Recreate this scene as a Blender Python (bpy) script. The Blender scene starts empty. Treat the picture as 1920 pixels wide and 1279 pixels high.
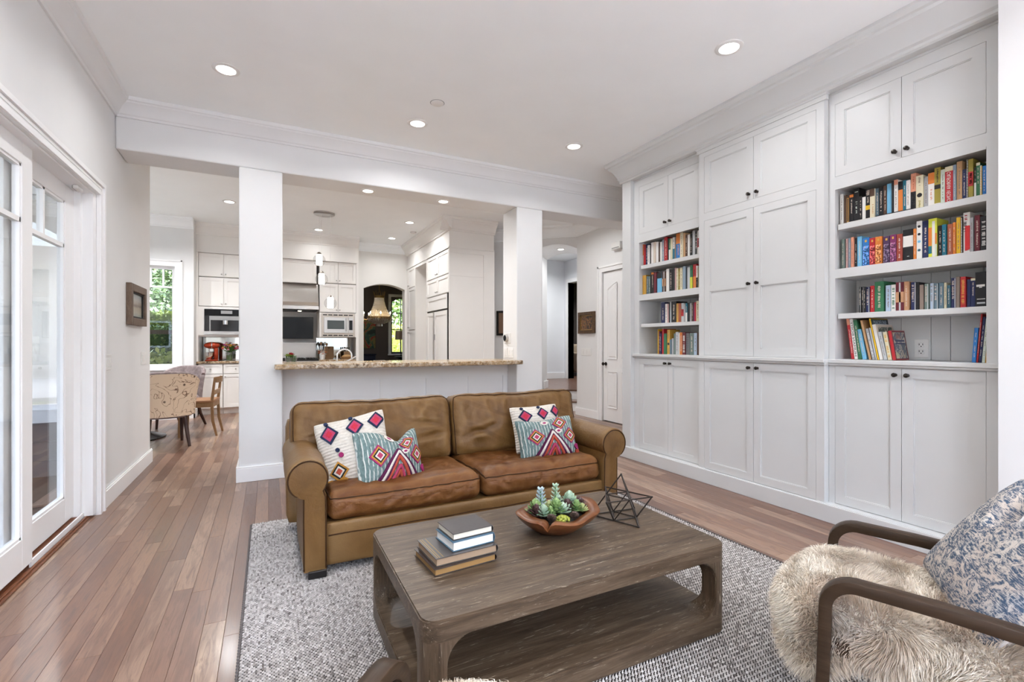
import bpy, bmesh, math, random
import numpy as np
from mathutils import Vector, Matrix, noise
R = math.radians
scene = bpy.context.scene
C = scene.collection
random.seed(7)

# ------------------------------------------------------------------ camera, sky, sun, exposure
cam_d = bpy.data.cameras.new('camera'); cam = bpy.data.objects.new('camera', cam_d); C.objects.link(cam)
cam.location = (0, 0, 1.22); cam.rotation_euler = (R(90), 0, R(-26.9))
cam_d.sensor_width = 36; cam_d.lens = 36 * 900 / 1920; cam_d.shift_y = 0.00234
cam_d.clip_start = 0.02; cam_d.clip_end = 200
scene.camera = cam

world = bpy.data.worlds.new('sky'); scene.world = world; world.use_nodes = True
wn = world.node_tree; wn.nodes.clear()
w_out = wn.nodes.new('ShaderNodeOutputWorld'); w_bg = wn.nodes.new('ShaderNodeBackground')
w_sky = wn.nodes.new('ShaderNodeTexSky'); w_sky.sky_type = 'NISHITA'; w_sky.sun_disc = False
w_sky.sun_elevation = R(52); w_sky.sun_rotation = R(140); w_sky.air_density = 1.0; w_sky.dust_density = 2.0
w_hs = wn.nodes.new('ShaderNodeHueSaturation'); w_hs.inputs['Saturation'].default_value = 0.75
wn.links.new(w_sky.outputs[0], w_hs.inputs['Color']); wn.links.new(w_hs.outputs[0], w_bg.inputs['Color'])
wn.links.new(w_bg.outputs[0], w_out.inputs['Surface']); w_bg.inputs['Strength'].default_value = 2.0

sun_d = bpy.data.lights.new('sun', 'SUN'); sun_d.energy = 8.5; sun_d.angle = R(1.0); sun_d.color = (1, 1, 1)
sun = bpy.data.objects.new('sun', sun_d); C.objects.link(sun)
sun.rotation_euler = Vector((-0.02, 0.72, -1.0)).to_track_quat('-Z', 'Y').to_euler()

scene.view_settings.view_transform = 'Standard'; scene.view_settings.look = 'None'
scene.view_settings.gamma = 1.0; scene.view_settings.use_curve_mapping = False
scene.view_settings.exposure = 0.67
scene.cycles.max_bounces = 10; scene.cycles.diffuse_bounces = 6; scene.cycles.glossy_bounces = 4
scene.cycles.transmission_bounces = 6; scene.cycles.transparent_max_bounces = 12
scene.cycles.use_denoising = True; scene.cycles.sample_clamp_indirect = 6.0
scene.cycles.caustics_reflective = False; scene.cycles.caustics_refractive = False

def portal(name, loc, sx, sy, direction):
    l = bpy.data.lights.new(name, 'AREA'); l.shape = 'RECTANGLE'; l.size = sx; l.size_y = sy
    o = bpy.data.objects.new(name, l); C.objects.link(o); o.location = loc
    o.rotation_euler = Vector(direction).to_track_quat('-Z', 'Y').to_euler()
    l.cycles.is_portal = True
    return o
portal('portal_sliding_door', (-1.30, 2.43, 1.15), 2.3, 3.9, (1, 0, 0))
portal('portal_rear_windows', (1.1, -2.80, 1.5), 4.1, 2.9, (0, 1, 0))
portal('portal_nook_near', (-2.4, 5.90, 1.6), 1.6, 2.0, (0, 1, 0))
portal('portal_nook_side', (-3.55, 7.75, 1.5), 2.7, 2.9, (1, 0, 0))
portal('portal_nook_far', (-1.85, 9.55, 1.65), 1.1, 1.7, (0, -1, 0))
portal('portal_dining', (3.6, 14.2, 1.7), 1.3, 1.7, (0, -1, 0))

# ------------------------------------------------------------------ mesh helpers
class MB:
    def __init__(s): s.v = []; s.f = []; s.m = []
    def add(s, vs, fs, m=0):
        o = len(s.v); s.v += [tuple(p) for p in vs]; s.f += [tuple(i + o for i in f) for f in fs]; s.m += [m] * len(fs); return s
    def box(s, x0, x1, y0, y1, z0, z1, m=0):
        x0, x1 = min(x0, x1), max(x0, x1); y0, y1 = min(y0, y1), max(y0, y1); z0, z1 = min(z0, z1), max(z0, z1)
        vs = [(x0,y0,z0),(x1,y0,z0),(x1,y1,z0),(x0,y1,z0),(x0,y0,z1),(x1,y0,z1),(x1,y1,z1),(x0,y1,z1)]
        return s.add(vs, [(0,3,2,1),(4,5,6,7),(0,1,5,4),(1,2,6,5),(2,3,7,6),(3,0,4,7)], m)
    def bx(s, fn, a0, a1, b0, b1, d0, d1, m=0):
        p = fn(a0, b0, d0); q = fn(a1, b1, d1)
        return s.box(p[0], q[0], p[1], q[1], p[2], q[2], m)
    def prism(s, poly, axis, a0, a1, m=0):
        n = len(poly)
        def P(p, a): return {'x': (a, p[0], p[1]), 'y': (p[0], a, p[1]), 'z': (p[0], p[1], a)}[axis]
        vs = [P(p, a0) for p in poly] + [P(p, a1) for p in poly]
        fs = [(i, (i+1) % n, n + (i+1) % n, n + i) for i in range(n)]
        fs += [tuple(range(n-1, -1, -1)), tuple(range(n, 2*n))]
        return s.add(vs, fs, m)
    def lathe(s, prof, c=(0,0,0), n=24, m=0, ax='z'):
        k = len(prof); vs = []
        for (r, z) in prof:
            for i in range(n):
                a = 2*math.pi*i/n; x, y = r*math.cos(a), r*math.sin(a)
                p = {'z': (x, y, z), 'x': (z, x, y), 'y': (x, z, y)}[ax]
                vs.append((p[0]+c[0], p[1]+c[1], p[2]+c[2]))
        fs = []
        for j in range(k-1):
            for i in range(n):
                a, b = j*n+i, j*n+(i+1) % n; fs.append((a, b, b+n, a+n))
        if prof[0][0] > 1e-6: fs.append(tuple(range(n-1, -1, -1)))
        if prof[-1][0] > 1e-6: fs.append(tuple(range((k-1)*n, k*n)))
        return s.add(vs, fs, m)
    def sphere(s, c, r, nu=12, nv=8, m=0):
        if not hasattr(r, '__len__'): r = (r, r, r)
        vs = [(c[0], c[1], c[2]-r[2])]
        for j in range(1, nv):
            t = -math.pi/2 + math.pi*j/nv
            for i in range(nu):
                a = 2*math.pi*i/nu
                vs.append((c[0]+r[0]*math.cos(t)*math.cos(a), c[1]+r[1]*math.cos(t)*math.sin(a), c[2]+r[2]*math.sin(t)))
        vs.append((c[0], c[1], c[2]+r[2])); fs = []
        for i in range(nu): fs.append((0, 1+(i+1) % nu, 1+i))
        for j in range(nv-2):
            for i in range(nu):
                a, b = 1+j*nu+i, 1+j*nu+(i+1) % nu; fs.append((a, b, b+nu, a+nu))
        l = len(vs)-1; o = 1+(nv-2)*nu
        for i in range(nu): fs.append((l, o+i, o+(i+1) % nu))
        return s.add(vs, fs, m)
    def tube(s, path, r, n=8, closed=False, m=0):
        P = [Vector(p) for p in path]; k = len(P)
        rs = r if hasattr(r, '__len__') else [r]*k
        T = []
        for i in range(k):
            if closed: t = P[(i+1) % k]-P[i-1]
            else: t = P[min(i+1, k-1)]-P[max(i-1, 0)]
            T.append(t.normalized() if t.length > 1e-9 else Vector((0,0,1)))
        u = T[0].orthogonal().normalized(); vs = []
        for i in range(k):
            u = (u - T[i]*u.dot(T[i]))
            u = u.normalized() if u.length > 1e-6 else T[i].orthogonal().normalized()
            w = T[i].cross(u)
            for j in range(n):
                a = 2*math.pi*j/n; vs.append(P[i] + (u*math.cos(a)+w*math.sin(a))*rs[i])
        fs = []
        for i in range(k if closed else k-1):
            for j in range(n):
                a, b = i*n+j, i*n+(j+1) % n; i2 = ((i+1) % k)*n
                fs.append((a, b, i2+(j+1) % n, i2+j))
        if not closed: fs += [tuple(range(n-1, -1, -1)), tuple(range((k-1)*n, k*n))]
        return s.add(vs, fs, m)
    def cyl(s, a, b, r0, r1=None, n=12, m=0):
        return s.tube([a, b], [r0, r0 if r1 is None else r1], n, False, m)
    def grid(s, fn, nu, nv, m=0, wrapu=False):
        vs = [fn(i/nu, j/nv) for j in range(nv+1) for i in range(nu+1)]
        fs = [(j*(nu+1)+i, j*(nu+1)+i+1, (j+1)*(nu+1)+i+1, (j+1)*(nu+1)+i) for j in range(nv) for i in range(nu)]
        return s.add(vs, fs, m)
    def xf(s, M, start=0):
        s.v[start:] = [tuple(M @ Vector(p)) for p in s.v[start:]]; return s
    def mapv(s, fn): s.v = [tuple(fn(*p)) for p in s.v]; return s
    def merge(s, o): return s.add(o.v, o.f, 0)

def mesh(name, mb, mats, smooth=None, bev=0, seg=1, weld=False):
    me = bpy.data.meshes.new(name); me.from_pydata(mb.v, [], mb.f)
    if not isinstance(mats, (list, tuple)): mats = [mats]
    for m in mats: me.materials.append(m)
    if any(mb.m): me.polygons.foreach_set('material_index', mb.m)
    b = bmesh.new(); b.from_mesh(me)
    if weld: bmesh.ops.remove_doubles(b, verts=b.verts, dist=1e-5)
    bmesh.ops.recalc_face_normals(b, faces=b.faces)
    if bev:
        es = [e for e in b.edges if len(e.link_faces) == 2 and e.calc_face_angle(0) > R(40)]
        bmesh.ops.bevel(b, geom=es, offset=bev, segments=seg, affect='EDGES', profile=0.5, clamp_overlap=True)
    b.to_mesh(me); b.free()
    if smooth:
        me.polygons.foreach_set('use_smooth', [True]*len(me.polygons))
        me.set_sharp_from_angle(angle=R(smooth if smooth is not True else 40))
    return me

ORG = {}
def link(name, data, parent=None, org=(0,0,0)):
    o = bpy.data.objects.new(name, data); C.objects.link(o)
    if parent is not None:
        o.parent = parent; o.location = Vector(org) - Vector(ORG[parent.name])
    else: o.location = org
    ORG[o.name] = Vector(org)
    return o
def part(name, mb, mats, parent=None, smooth=None, bev=0, seg=1, weld=False, label=None, kind=None):
    """one mesh object; vertices in the frame of its thing, origin moved to the bottom centre of the mesh"""
    a = np.array(mb.v); lo, hi = a.min(0), a.max(0)
    c = Vector(((lo[0]+hi[0])/2, (lo[1]+hi[1])/2, lo[2]))
    mb.v = [tuple(p) for p in (a - np.array(c))]
    o = link(name, mesh(name, mb, mats, smooth, bev, seg, weld), parent, c)
    if label: o['label'] = label
    if kind: o['kind'] = kind
    return o
def tag(o, label, cat, group=None):
    o['label'] = label; o['category'] = cat
    if group: o['group'] = group
    return o
def thing(name, label, cat, loc=(0,0,0), rotz=0, group=None, local=False):
    o = bpy.data.objects.new(name, None); C.objects.link(o); o.empty_display_size = .05
    o.location = loc; o.rotation_euler = (0, 0, rotz)
    ORG[o.name] = Vector((0,0,0)) if local else Vector(loc)
    return tag(o, label, cat, group)
def struct(name, mb, mats, **k):
    o = part(name, mb, mats, None, **k); o['kind'] = 'structure'; return o
def dup(root, loc, rotz=None, label=None, group=None):
    r = root.copy(); C.objects.link(r); r.location = loc
    if rotz is not None: r.rotation_euler = (0, 0, rotz)
    if label: r['label'] = label
    if group: r['group'] = group
    for ch in list(root.children):
        c = ch.copy(); C.objects.link(c); c.parent = r
        for g in list(ch.children):
            d = g.copy(); C.objects.link(d); d.parent = c
    return r
def fx(X):  # facing -x, a along y
    return lambda a, b, d: (X + d, a, b)
def fy(Y):  # facing -y, a along x
    return lambda a, b, d: (a, Y + d, b)
def rrect(x0, x1, y0, y1, r, n=6):
    pts = []
    for cx, cy, a0 in ((x1-r, y1-r, 0), (x0+r, y1-r, 90), (x0+r, y0+r, 180), (x1-r, y0+r, 270)):
        for i in range(n+1):
            a = R(a0 + 90*i/n); pts.append((cx+r*math.cos(a), cy+r*math.sin(a)))
    return pts
def text_mb(s, size, depth=.0006):
    cu = bpy.data.curves.new('lettering', 'FONT'); cu.body = s; cu.size = size; cu.extrude = depth
    cu.align_x = 'CENTER'; cu.align_y = 'CENTER'; cu.resolution_u = 2
    o = bpy.data.objects.new('lettering', cu); C.objects.link(o)
    dg = bpy.context.evaluated_depsgraph_get(); me = bpy.data.meshes.new_from_object(o.evaluated_get(dg))
    mb = MB(); mb.add([tuple(v.co) for v in me.vertices], [tuple(p.vertices) for p in me.polygons])
    bpy.data.objects.remove(o); bpy.data.curves.remove(cu); bpy.data.meshes.remove(me)
    return mb
# ------------------------------------------------------------------ materials
def newmat(name):
    m = bpy.data.materials.new(name); m.use_nodes = True
    nt = m.node_tree; b = nt.nodes['Principled BSDF']
    return m, nt, b
def N(nt, t, **k):
    n = nt.nodes.new('ShaderNode'+t)
    for a, v in k.items():
        if hasattr(n, a): setattr(n, a, v)
        else: n.inputs[a].default_value = v
    return n
def L(nt, a, b): nt.links.new(a, b)
def ramp(nt, fac, stops, interp='LINEAR'):
    r = nt.nodes.new('ShaderNodeValToRGB'); r.color_ramp.interpolation = interp
    e = r.color_ramp.elements
    while len(e) < len(stops): e.new(0.5)
    for i, (p, c) in enumerate(stops): e[i].position = p; e[i].color = (*c, 1)
    if fac is not None: L(nt, fac, r.inputs[0])
    return r.outputs[0]
def coords(nt, scale=(1,1,1), src='Object', rnd=False, rot=(0,0,0)):
    tc = nt.nodes.new('ShaderNodeTexCoord'); mp = nt.nodes.new('ShaderNodeMapping')
    mp.inputs['Scale'].default_value = scale; mp.inputs['Rotation'].default_value = rot
    out = tc.outputs[src]
    if rnd:
        at = nt.nodes.new('ShaderNodeAttribute'); at.attribute_name = 'rnd'
        ml = N(nt, 'Math', operation='MULTIPLY'); ml.inputs[1].default_value = 37.0; L(nt, at.outputs['Fac'], ml.inputs[0])
        ad = N(nt, 'VectorMath', operation='ADD'); L(nt, out, ad.inputs[0]); L(nt, ml.outputs[0], ad.inputs[1]); out = ad.outputs[0]
    L(nt, out, mp.inputs['Vector']); return mp.outputs[0]
def bump(nt, b, h, strength=.2, dist=.01):
    n = N(nt, 'Bump'); n.inputs['Strength'].default_value = strength; n.inputs['Distance'].default_value = dist
    L(nt, h, n.inputs['Height']); L(nt, n.outputs[0], b.inputs['Normal'])
def mixc(nt, fac, a, b_, mode='MIX'):
    n = nt.nodes.new('ShaderNodeMix'); n.data_type = 'RGBA'; n.blend_type = mode
    for s, v in ((n.inputs[0], fac), (n.inputs[6], a), (n.inputs[7], b_)):
        if hasattr(v, 'links'): L(nt, v, s)
        elif isinstance(v, (int, float)): s.default_value = v
        else: s.default_value = (*v, 1)
    return n.outputs[2]
def noise_(nt, vec, scale, detail=3, rough=.5, dist=0):
    n = N(nt, 'TexNoise'); n.inputs['Scale'].default_value = scale; n.inputs['Detail'].default_value = detail
    n.inputs['Roughness'].default_value = rough; n.inputs['Distortion'].default_value = dist
    if vec is not None: L(nt, vec, n.inputs['Vector'])
    return n.outputs['Fac']
_pc = {}
def plain(name, col, rough=.5, metal=0, spec=.5, coat=0):
    key = (name, col, rough, metal)
    if key in _pc: return _pc[key]
    m, nt, b = newmat(name); b.inputs['Base Color'].default_value = (*col, 1); b.inputs['Roughness'].default_value = rough
    b.inputs['Metallic'].default_value = metal; b.inputs['Specular IOR Level'].default_value = spec; b.inputs['Coat Weight'].default_value = coat
    v = noise_(nt, coords(nt), 60, 2); L(nt, ramp(nt, v, [(0, (rough*.92,)*3), (1, (min(1, rough*1.08),)*3)]), b.inputs['Roughness'])
    _pc[key] = m; return m
def emis(name, col, strength):
    m, nt, b = newmat(name); b.inputs['Base Color'].default_value = (*col, 1); b.inputs['Emission Color'].default_value = (*col, 1)
    b.inputs['Emission Strength'].default_value = strength; return m
def paint(name, col, rough=.5, amt=.012):
    m, nt, b = newmat(name); v = coords(nt); n = noise_(nt, v, 3.0, 2)
    c0 = tuple(x*(1-amt) for x in col); c1 = tuple(min(1, x*(1+amt)) for x in col)
    L(nt, ramp(nt, n, [(.3, c0), (.7, c1)]), b.inputs['Base Color']); b.inputs['Roughness'].default_value = rough
    bump(nt, b, noise_(nt, v, 180, 2), .04, .002); return m
WALL = paint('wall_paint', (.76, .76, .755), .6)
CEIL = paint('ceiling_paint', (.905, .925, .93), .65)
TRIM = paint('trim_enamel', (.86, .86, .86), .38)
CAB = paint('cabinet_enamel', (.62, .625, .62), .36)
KCAB = paint('kitchen_cabinet_enamel', (.82, .80, .77), .36)
TAUPE = paint('dark_taupe_paint', (.095, .08, .075), .6)
BLUEW = paint('daylight_tinted_paint', (.78, .80, .83), .6)  # cool tint of daylight put into the landing wall colour
DARK = plain('dark_gap', (.02, .02, .02), .8)
BLACKM = plain('black_metal', (.02, .018, .016), .35, .6)
BRONZE = plain('dark_bronze', (.035, .028, .024), .32, .7)
NICKEL = plain('brushed_nickel', (.45, .43, .41), .3, 1)
CHROME = plain('chrome', (.8, .8, .8), .12, 1)
WHITEP = plain('white_plastic', (.78, .77, .75), .4)
GREYP = plain('grey_plastic', (.3, .3, .3), .4)

def wood(name, stops, scale=(1, 14, 14), rough=.4, bumpy=.15, streak=6, rnd=False, pale=None, spec=.32):
    m, nt, b = newmat(name); v = coords(nt, scale, rnd=rnd)
    n1 = noise_(nt, v, streak, 6, .62, .6); n2 = noise_(nt, v, streak*5, 4, .6)
    a = N(nt, 'Math', operation='MULTIPLY_ADD'); a.inputs[1].default_value = .35; L(nt, n2, a.inputs[0])
    s = N(nt, 'Math', operation='MULTIPLY'); s.inputs[1].default_value = .65; L(nt, n1, s.inputs[0]); L(nt, s.outputs[0], a.inputs[2])
    col = ramp(nt, a.outputs[0], stops)
    if pale:
        n3 = noise_(nt, coords(nt, tuple(x*1.6 for x in scale)), streak*1.6, 8, .7, 1.2)
        col = mixc(nt, ramp(nt, n3, [(.60, (0,0,0)), (.66, (1,1,1))]), col, pale)
    L(nt, col, b.inputs['Base Color'])
    b.inputs['Roughness'].default_value = rough; b.inputs['Specular IOR Level'].default_value = spec
    bump(nt, b, a.outputs[0], bumpy, .004); return m

def floor_mat():
    m, nt, b = newmat('oiled_plank_wood')
    at = nt.nodes.new('ShaderNodeAttribute'); at.attribute_name = 'rnd'
    base = ramp(nt, at.outputs['Fac'], [(0, (.125, .058, .034)), (.2, (.205, .105, .064)), (.42, (.275, .158, .102)), (.60, (.345, .218, .148)), (.80, (.180, .090, .060)), (1, (.42, .285, .195))])
    v = coords(nt, (9, 1.0, 9), rnd=True)
    g = noise_(nt, v, 4.5, 6, .62, 1.4); fine = noise_(nt, coords(nt, (60, 2.0, 60), rnd=True), 5, 3, .6)
    wv = N(nt, 'TexWave', wave_type='RINGS', rings_direction='X'); wv.inputs['Scale'].default_value = 2.2; wv.inputs['Distortion'].default_value = 7.0; wv.inputs['Detail'].default_value = 3; wv.inputs['Detail Scale'].default_value = 1.2
    L(nt, coords(nt, (5, .55, 5), rnd=True), wv.inputs['Vector'])
    c0 = mixc(nt, ramp(nt, wv.outputs['Fac'], [(.05, (.50,)*3), (.45, (0,)*3)]), base, (.13, .065, .045))
    c1 = mixc(nt, ramp(nt, g, [(.34, (.70, .70, .70)), (.52, (.0, .0, .0))]), c0, (.115, .056, .036))
    hs = N(nt, 'HueSaturation'); L(nt, c1, hs.inputs['Color'])
    L(nt, ramp(nt, fine, [(.2, (.82,)*3), (.8, (1.12,)*3)]), hs.inputs['Value'])
    L(nt, hs.outputs[0], b.inputs['Base Color'])
    L(nt, ramp(nt, g, [(.3, (.30,)*3), (.7, (.40,)*3)]), b.inputs['Roughness'])
    b.inputs['Specular IOR Level'].default_value = .55
    b.inputs['Coat Weight'].default_value = .25; b.inputs['Coat Roughness'].default_value = .16
    bump(nt, b, fine, .06, .002); return m
FLOORW = floor_mat()
TABLEW = wood('weathered_grey_oak', [(.25, (.028, .017, .010)), (.46, (.070, .046, .028)), (.60, (.115, .079, .050)), (.8, (.17, .122, .080))], (1.2, 16, 16), .42, .35, 2.2, pale=(.36, .31, .24))
TABLEWD = wood('weathered_grey_oak_upright', [(.25, (.028, .017, .010)), (.46, (.070, .046, .028)), (.60, (.115, .079, .050)), (.8, (.17, .122, .080))], (16, 16, 1.2), .42, .35, 2.2, pale=(.36, .31, .24))
CHAIRW = wood('dark_walnut_arm', [(.25, (.016, .009, .005)), (.5, (.036, .021, .012)), (.8, (.072, .045, .027))], (20, 1.5, 20), .38, .15, 2, spec=.2)
BOWLW = wood('teak_root', [(.2, (.050, .016, .006)), (.45, (.125, .042, .014)), (.7, (.215, .080, .028))], (3, 3, 9), .30, .25, 2.5)
OAKCH = wood('honey_wood', [(.2, (.16, .085, .035)), (.5, (.28, .16, .075)), (.8, (.36, .22, .11))], (8, 8, 2), .4, .1, 3)
FRAMEW = wood('weathered_brown_frame', [(.2, (.07, .045, .03)), (.5, (.15, .105, .075)), (.8, (.24, .18, .135))], (10, 10, 3), .6, .4, 4)
SILLW = wood('mahogany_threshold', [(.2, (.06, .018, .008)), (.5, (.17, .062, .028)), (.8, (.27, .115, .055))], (12, 1.2, 12), .4, .1, 3)
DARKLEG = wood('espresso_leg', [(.2, (.018, .008, .006)), (.6, (.05, .022, .016)), (1, (.09, .045, .03))], (10, 10, 2), .3, .05, 3)

def leather(name, stops, worn):
    m, nt, b = newmat(name); v = coords(nt)
    big = noise_(nt, v, 3.2, 5, .62, .8)
    col = ramp(nt, big, stops)
    geo = nt.nodes.new('ShaderNodeNewGeometry')
    edge = ramp(nt, geo.outputs['Pointiness'], [(.495, (0,0,0)), (.53, (.45,)*3)])
    col = mixc(nt, edge, col, worn)
    L(nt, col, b.inputs['Base Color'])
    w = N(nt, 'TexVoronoi', feature='DISTANCE_TO_EDGE'); w.inputs['Scale'].default_value = 190; L(nt, v, w.inputs['Vector'])
    cr = noise_(nt, v, 14, 6, .65, 1.5)
    mx = N(nt, 'Math', operation='MULTIPLY_ADD'); mx.inputs[1].default_value = .12; L(nt, w.outputs['Distance'], mx.inputs[0]); L(nt, cr, mx.inputs[2])
    L(nt, ramp(nt, big, [(.3, (.36,)*3), (.7, (.5,)*3)]), b.inputs['Roughness'])
    b.inputs['Specular IOR Level'].default_value = .26
    bump(nt, b, mx.outputs[0], .35, .012); return m
LEATHER = leather('aged_brown_leather', [(.22, (.070, .031, .008)), (.42, (.112, .053, .014)), (.58, (.145, .073, .021)), (.78, (.190, .105, .038))], (.23, .135, .055))
LEATHS = leather('aged_red_brown_seat_leather', [(.22, (.060, .018, .004)), (.42, (.100, .033, .007)), (.58, (.135, .050, .012)), (.78, (.170, .072, .020))], (.21, .10, .036))
PIPING = plain('dark_leather_piping', (.045, .020, .008), .6, 0, .12)

def rug_mat():
    m, nt, b = newmat('braided_wool'); at = nt.nodes.new('ShaderNodeAttribute'); at.attribute_name = 'rnd'
    c = ramp(nt, at.outputs['Fac'], [(0, (.13, .115, .11)), (.3, (.30, .275, .26)), (.6, (.46, .43, .41)), (1, (.62, .59, .57))])
    L(nt, c, b.inputs['Base Color']); b.inputs['Roughness'].default_value = .95; b.inputs['Specular IOR Level'].default_value = .15
    bump(nt, b, noise_(nt, coords(nt), 700, 2), .3, .002); return m
RUG = rug_mat(); RUGB = plain('rug_backing', (.035, .03, .028), .95)

def fur_mat():
    m, nt, b = newmat('sheepskin_wool'); v = coords(nt); n = noise_(nt, v, 3.6, 3, .55, .4); f = noise_(nt, v, 55, 2)
    c = ramp(nt, n, [(.28, (.82, .77, .68)), (.45, (.74, .66, .55)), (.58, (.46, .36, .27)), (.75, (.62, .57, .52))])
    hs = N(nt, 'HueSaturation'); L(nt, c, hs.inputs['Color']); L(nt, ramp(nt, f, [(.25, (.8,)*3), (.75, (1.2,)*3)]), hs.inputs['Value'])
    L(nt, hs.outputs[0], b.inputs['Base Color']); b.inputs['Roughness'].default_value = .75; b.inputs['Specular IOR Level'].default_value = .25
    b.inputs['Sheen Weight'].default_value = .3; return m
FUR = fur_mat()
def granite():
    m, nt, b = newmat('speckled_granite'); v = coords(nt)
    a = noise_(nt, v, 28, 6, .7, .5); d = noise_(nt, v, 75, 4, .7); w = noise_(nt, v, 3, 3)
    base = ramp(nt, a, [(.34, (.05, .032, .022)), (.44, (.24, .15, .075)), (.54, (.48, .38, .27)), (.68, (.66, .62, .56))])
    base = mixc(nt, ramp(nt, w, [(.42, (0,0,0)), (.6, (.55,)*3)]), base, (.42, .27, .12))
    c = mixc(nt, ramp(nt, d, [(.33, (1,1,1)), (.42, (0,0,0))]), base, (.025, .02, .02))
    L(nt, c, b.inputs['Base Color']); b.inputs['Roughness'].default_value = .18; return m
GRANITE = granite()
def steel():
    m, nt, b = newmat('brushed_steel'); b.inputs['Metallic'].default_value = 1
    n = noise_(nt, coords(nt, (2, 2, 160)), 6, 3); L(nt, ramp(nt, n, [(.2, (.48, .46, .44)), (.8, (.62, .60, .57))]), b.inputs['Base Color'])
    b.inputs['Roughness'].default_value = .30; return m
STEEL = steel()
def glass(name, tint=(1,1,1), refl=.035, rough=0.0):
    m, nt, b = newmat(name); nt.nodes.remove(b); out = nt.nodes['Material Output']
    t = N(nt, 'BsdfTransparent'); t.inputs['Color'].default_value = (*tint, 1)
    g = N(nt, 'BsdfGlossy'); g.inputs['Roughness'].default_value = rough
    lw = N(nt, 'LayerWeight'); pw = N(nt, 'Math', operation='POWER'); pw.inputs[1].default_value = 5.0; L(nt, lw.outputs['Facing'], pw.inputs[0])
    fr = N(nt, 'Math', operation='MULTIPLY_ADD'); fr.inputs[1].default_value = .9; fr.inputs[2].default_value = refl; L(nt, pw.outputs[0], fr.inputs[0])
    mx = N(nt, 'MixShader'); L(nt, fr.outputs[0], mx.inputs[0]); L(nt, t.outputs[0], mx.inputs[1]); L(nt, g.outputs[0], mx.inputs[2])
    L(nt, mx.outputs[0], out.inputs['Surface']); return m
GLASS = glass('window_glass', (.97, .98, .98))
CRYST = glass('clear_globe_glass', (.93, .93, .93), .10)
MIRROR = plain('mirror_backsplash', (.72, .75, .73), .06, 1)
SCREEN = plain('black_screen', (.005, .005, .006), .14, 0, .22)
def leafmat(name, a, b_, rough=.5, trans=.25):
    m, nt, b = newmat(name); at = nt.nodes.new('ShaderNodeAttribute'); at.attribute_name = 'rnd'
    L(nt, ramp(nt, at.outputs['Fac'], [(0, a), (1, b_)]), b.inputs['Base Color']); b.inputs['Roughness'].default_value = rough
    return m
# ------------------------------------------------------------------ the shell
def sroot(name, loc=(0,0,0)):
    o = bpy.data.objects.new(name, None); C.objects.link(o); o.location = loc; ORG[o.name] = Vector(loc)
    o.empty_display_size = .05; o['kind'] = 'structure'; return o
def crown(s, base, z, out=.11, h=.14):
    P = [(0, 0), (.13, 0), (.18, .11), (.27, .16), (.41, .36), (.62, .59), (.80, .69), (.84, .77), (.95, .80), (1, .89), (1, 1), (0, 1)]
    return [(base + s*d*out, z - h + v*h) for d, v in P]

# left wall with the sliding door opening
m = MB(); X0, X1 = -1.24, -1.09
m.box(X0, X1, -2.75, .48, 0, 3.25).box(X0, X1, 4.38, 6.10, 0, 3.25).box(X0, X1, .48, 4.38, 2.275, 3.25)
struct('wall_left', m, WALL)
# wall between living room and kitchen: header and two columns
m = MB(); m.box(-1.09, 5.0, 4.84, 5.20, 2.775, 3.25)
m.box(-.233, .115, 4.84, 5.20, 0, 2.775).box(2.515, 2.857, 4.84, 5.20, 0, 2.775)
struct('wall_far', m, WALL, bev=.012, seg=2)
# rear wall behind the photographer with an unseen window enlarged for daylight
m = MB(); m.box(-1.24, -.85, -2.75, -2.60, 0, 3.25).box(3.05, 4.9, -2.75, -2.60, 0, 3.25)
m.box(-.85, 3.05, -2.75, -2.60, 0, .06).box(-.85, 3.05, -2.75, -2.60, 2.92, 3.25)
struct('wall_rear', m, WALL)
# right side: wall pier near the chairs, wall behind the bookcase
m = MB(); m.box(3.30, 4.9, -2.6, 1.055, 0, 3.25); m.box(3.80, 4.9, 1.055, 4.10, 0, 3.25)
struct('wall_right', m, WALL)
m = MB(); m.box(4.72, 4.88, 4.10, 5.32, 0, 3.25).box(4.72, 4.88, 6.13, 6.84, 0, 3.25).box(4.72, 4.88, 5.32, 6.13, 2.345, 3.25)
struct('wall_hall', m, WALL)
# breakfast nook
m = MB(); m.box(-3.5, -3.2, 5.95, 6.10, 0, 3.25).box(-1.6, -1.24, 5.95, 6.10, 0, 3.25).box(-3.2, -1.6, 5.95, 6.10, 0, .6).box(-3.2, -1.6, 5.95, 6.10, 2.6, 3.25)
m.box(-3.5, -3.35, 6.10, 6.35, 0, 3.25).box(-3.5, -3.35, 9.15, 9.5, 0, 3.25).box(-3.5, -3.35, 6.35, 9.15, 0, .15).box(-3.5, -3.35, 6.35, 9.15, 2.85, 3.25)
struct('wall_nook_side', m, WALL)
m = MB(); m.box(-3.35, -2.003, 9.35, 9.50, 0, 3.25).box(-1.343, -1.09, 9.35, 9.50, 0, 3.25)
m.box(-2.003, -1.343, 9.35, 9.50, 0, .842).box(-2.003, -1.343, 9.35, 9.50, 2.457, 3.25)
m.box(-1.24, -1.09, 9.50, 10.4, 0, 3.25)
struct('wall_nook_far', m, WALL)
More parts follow.
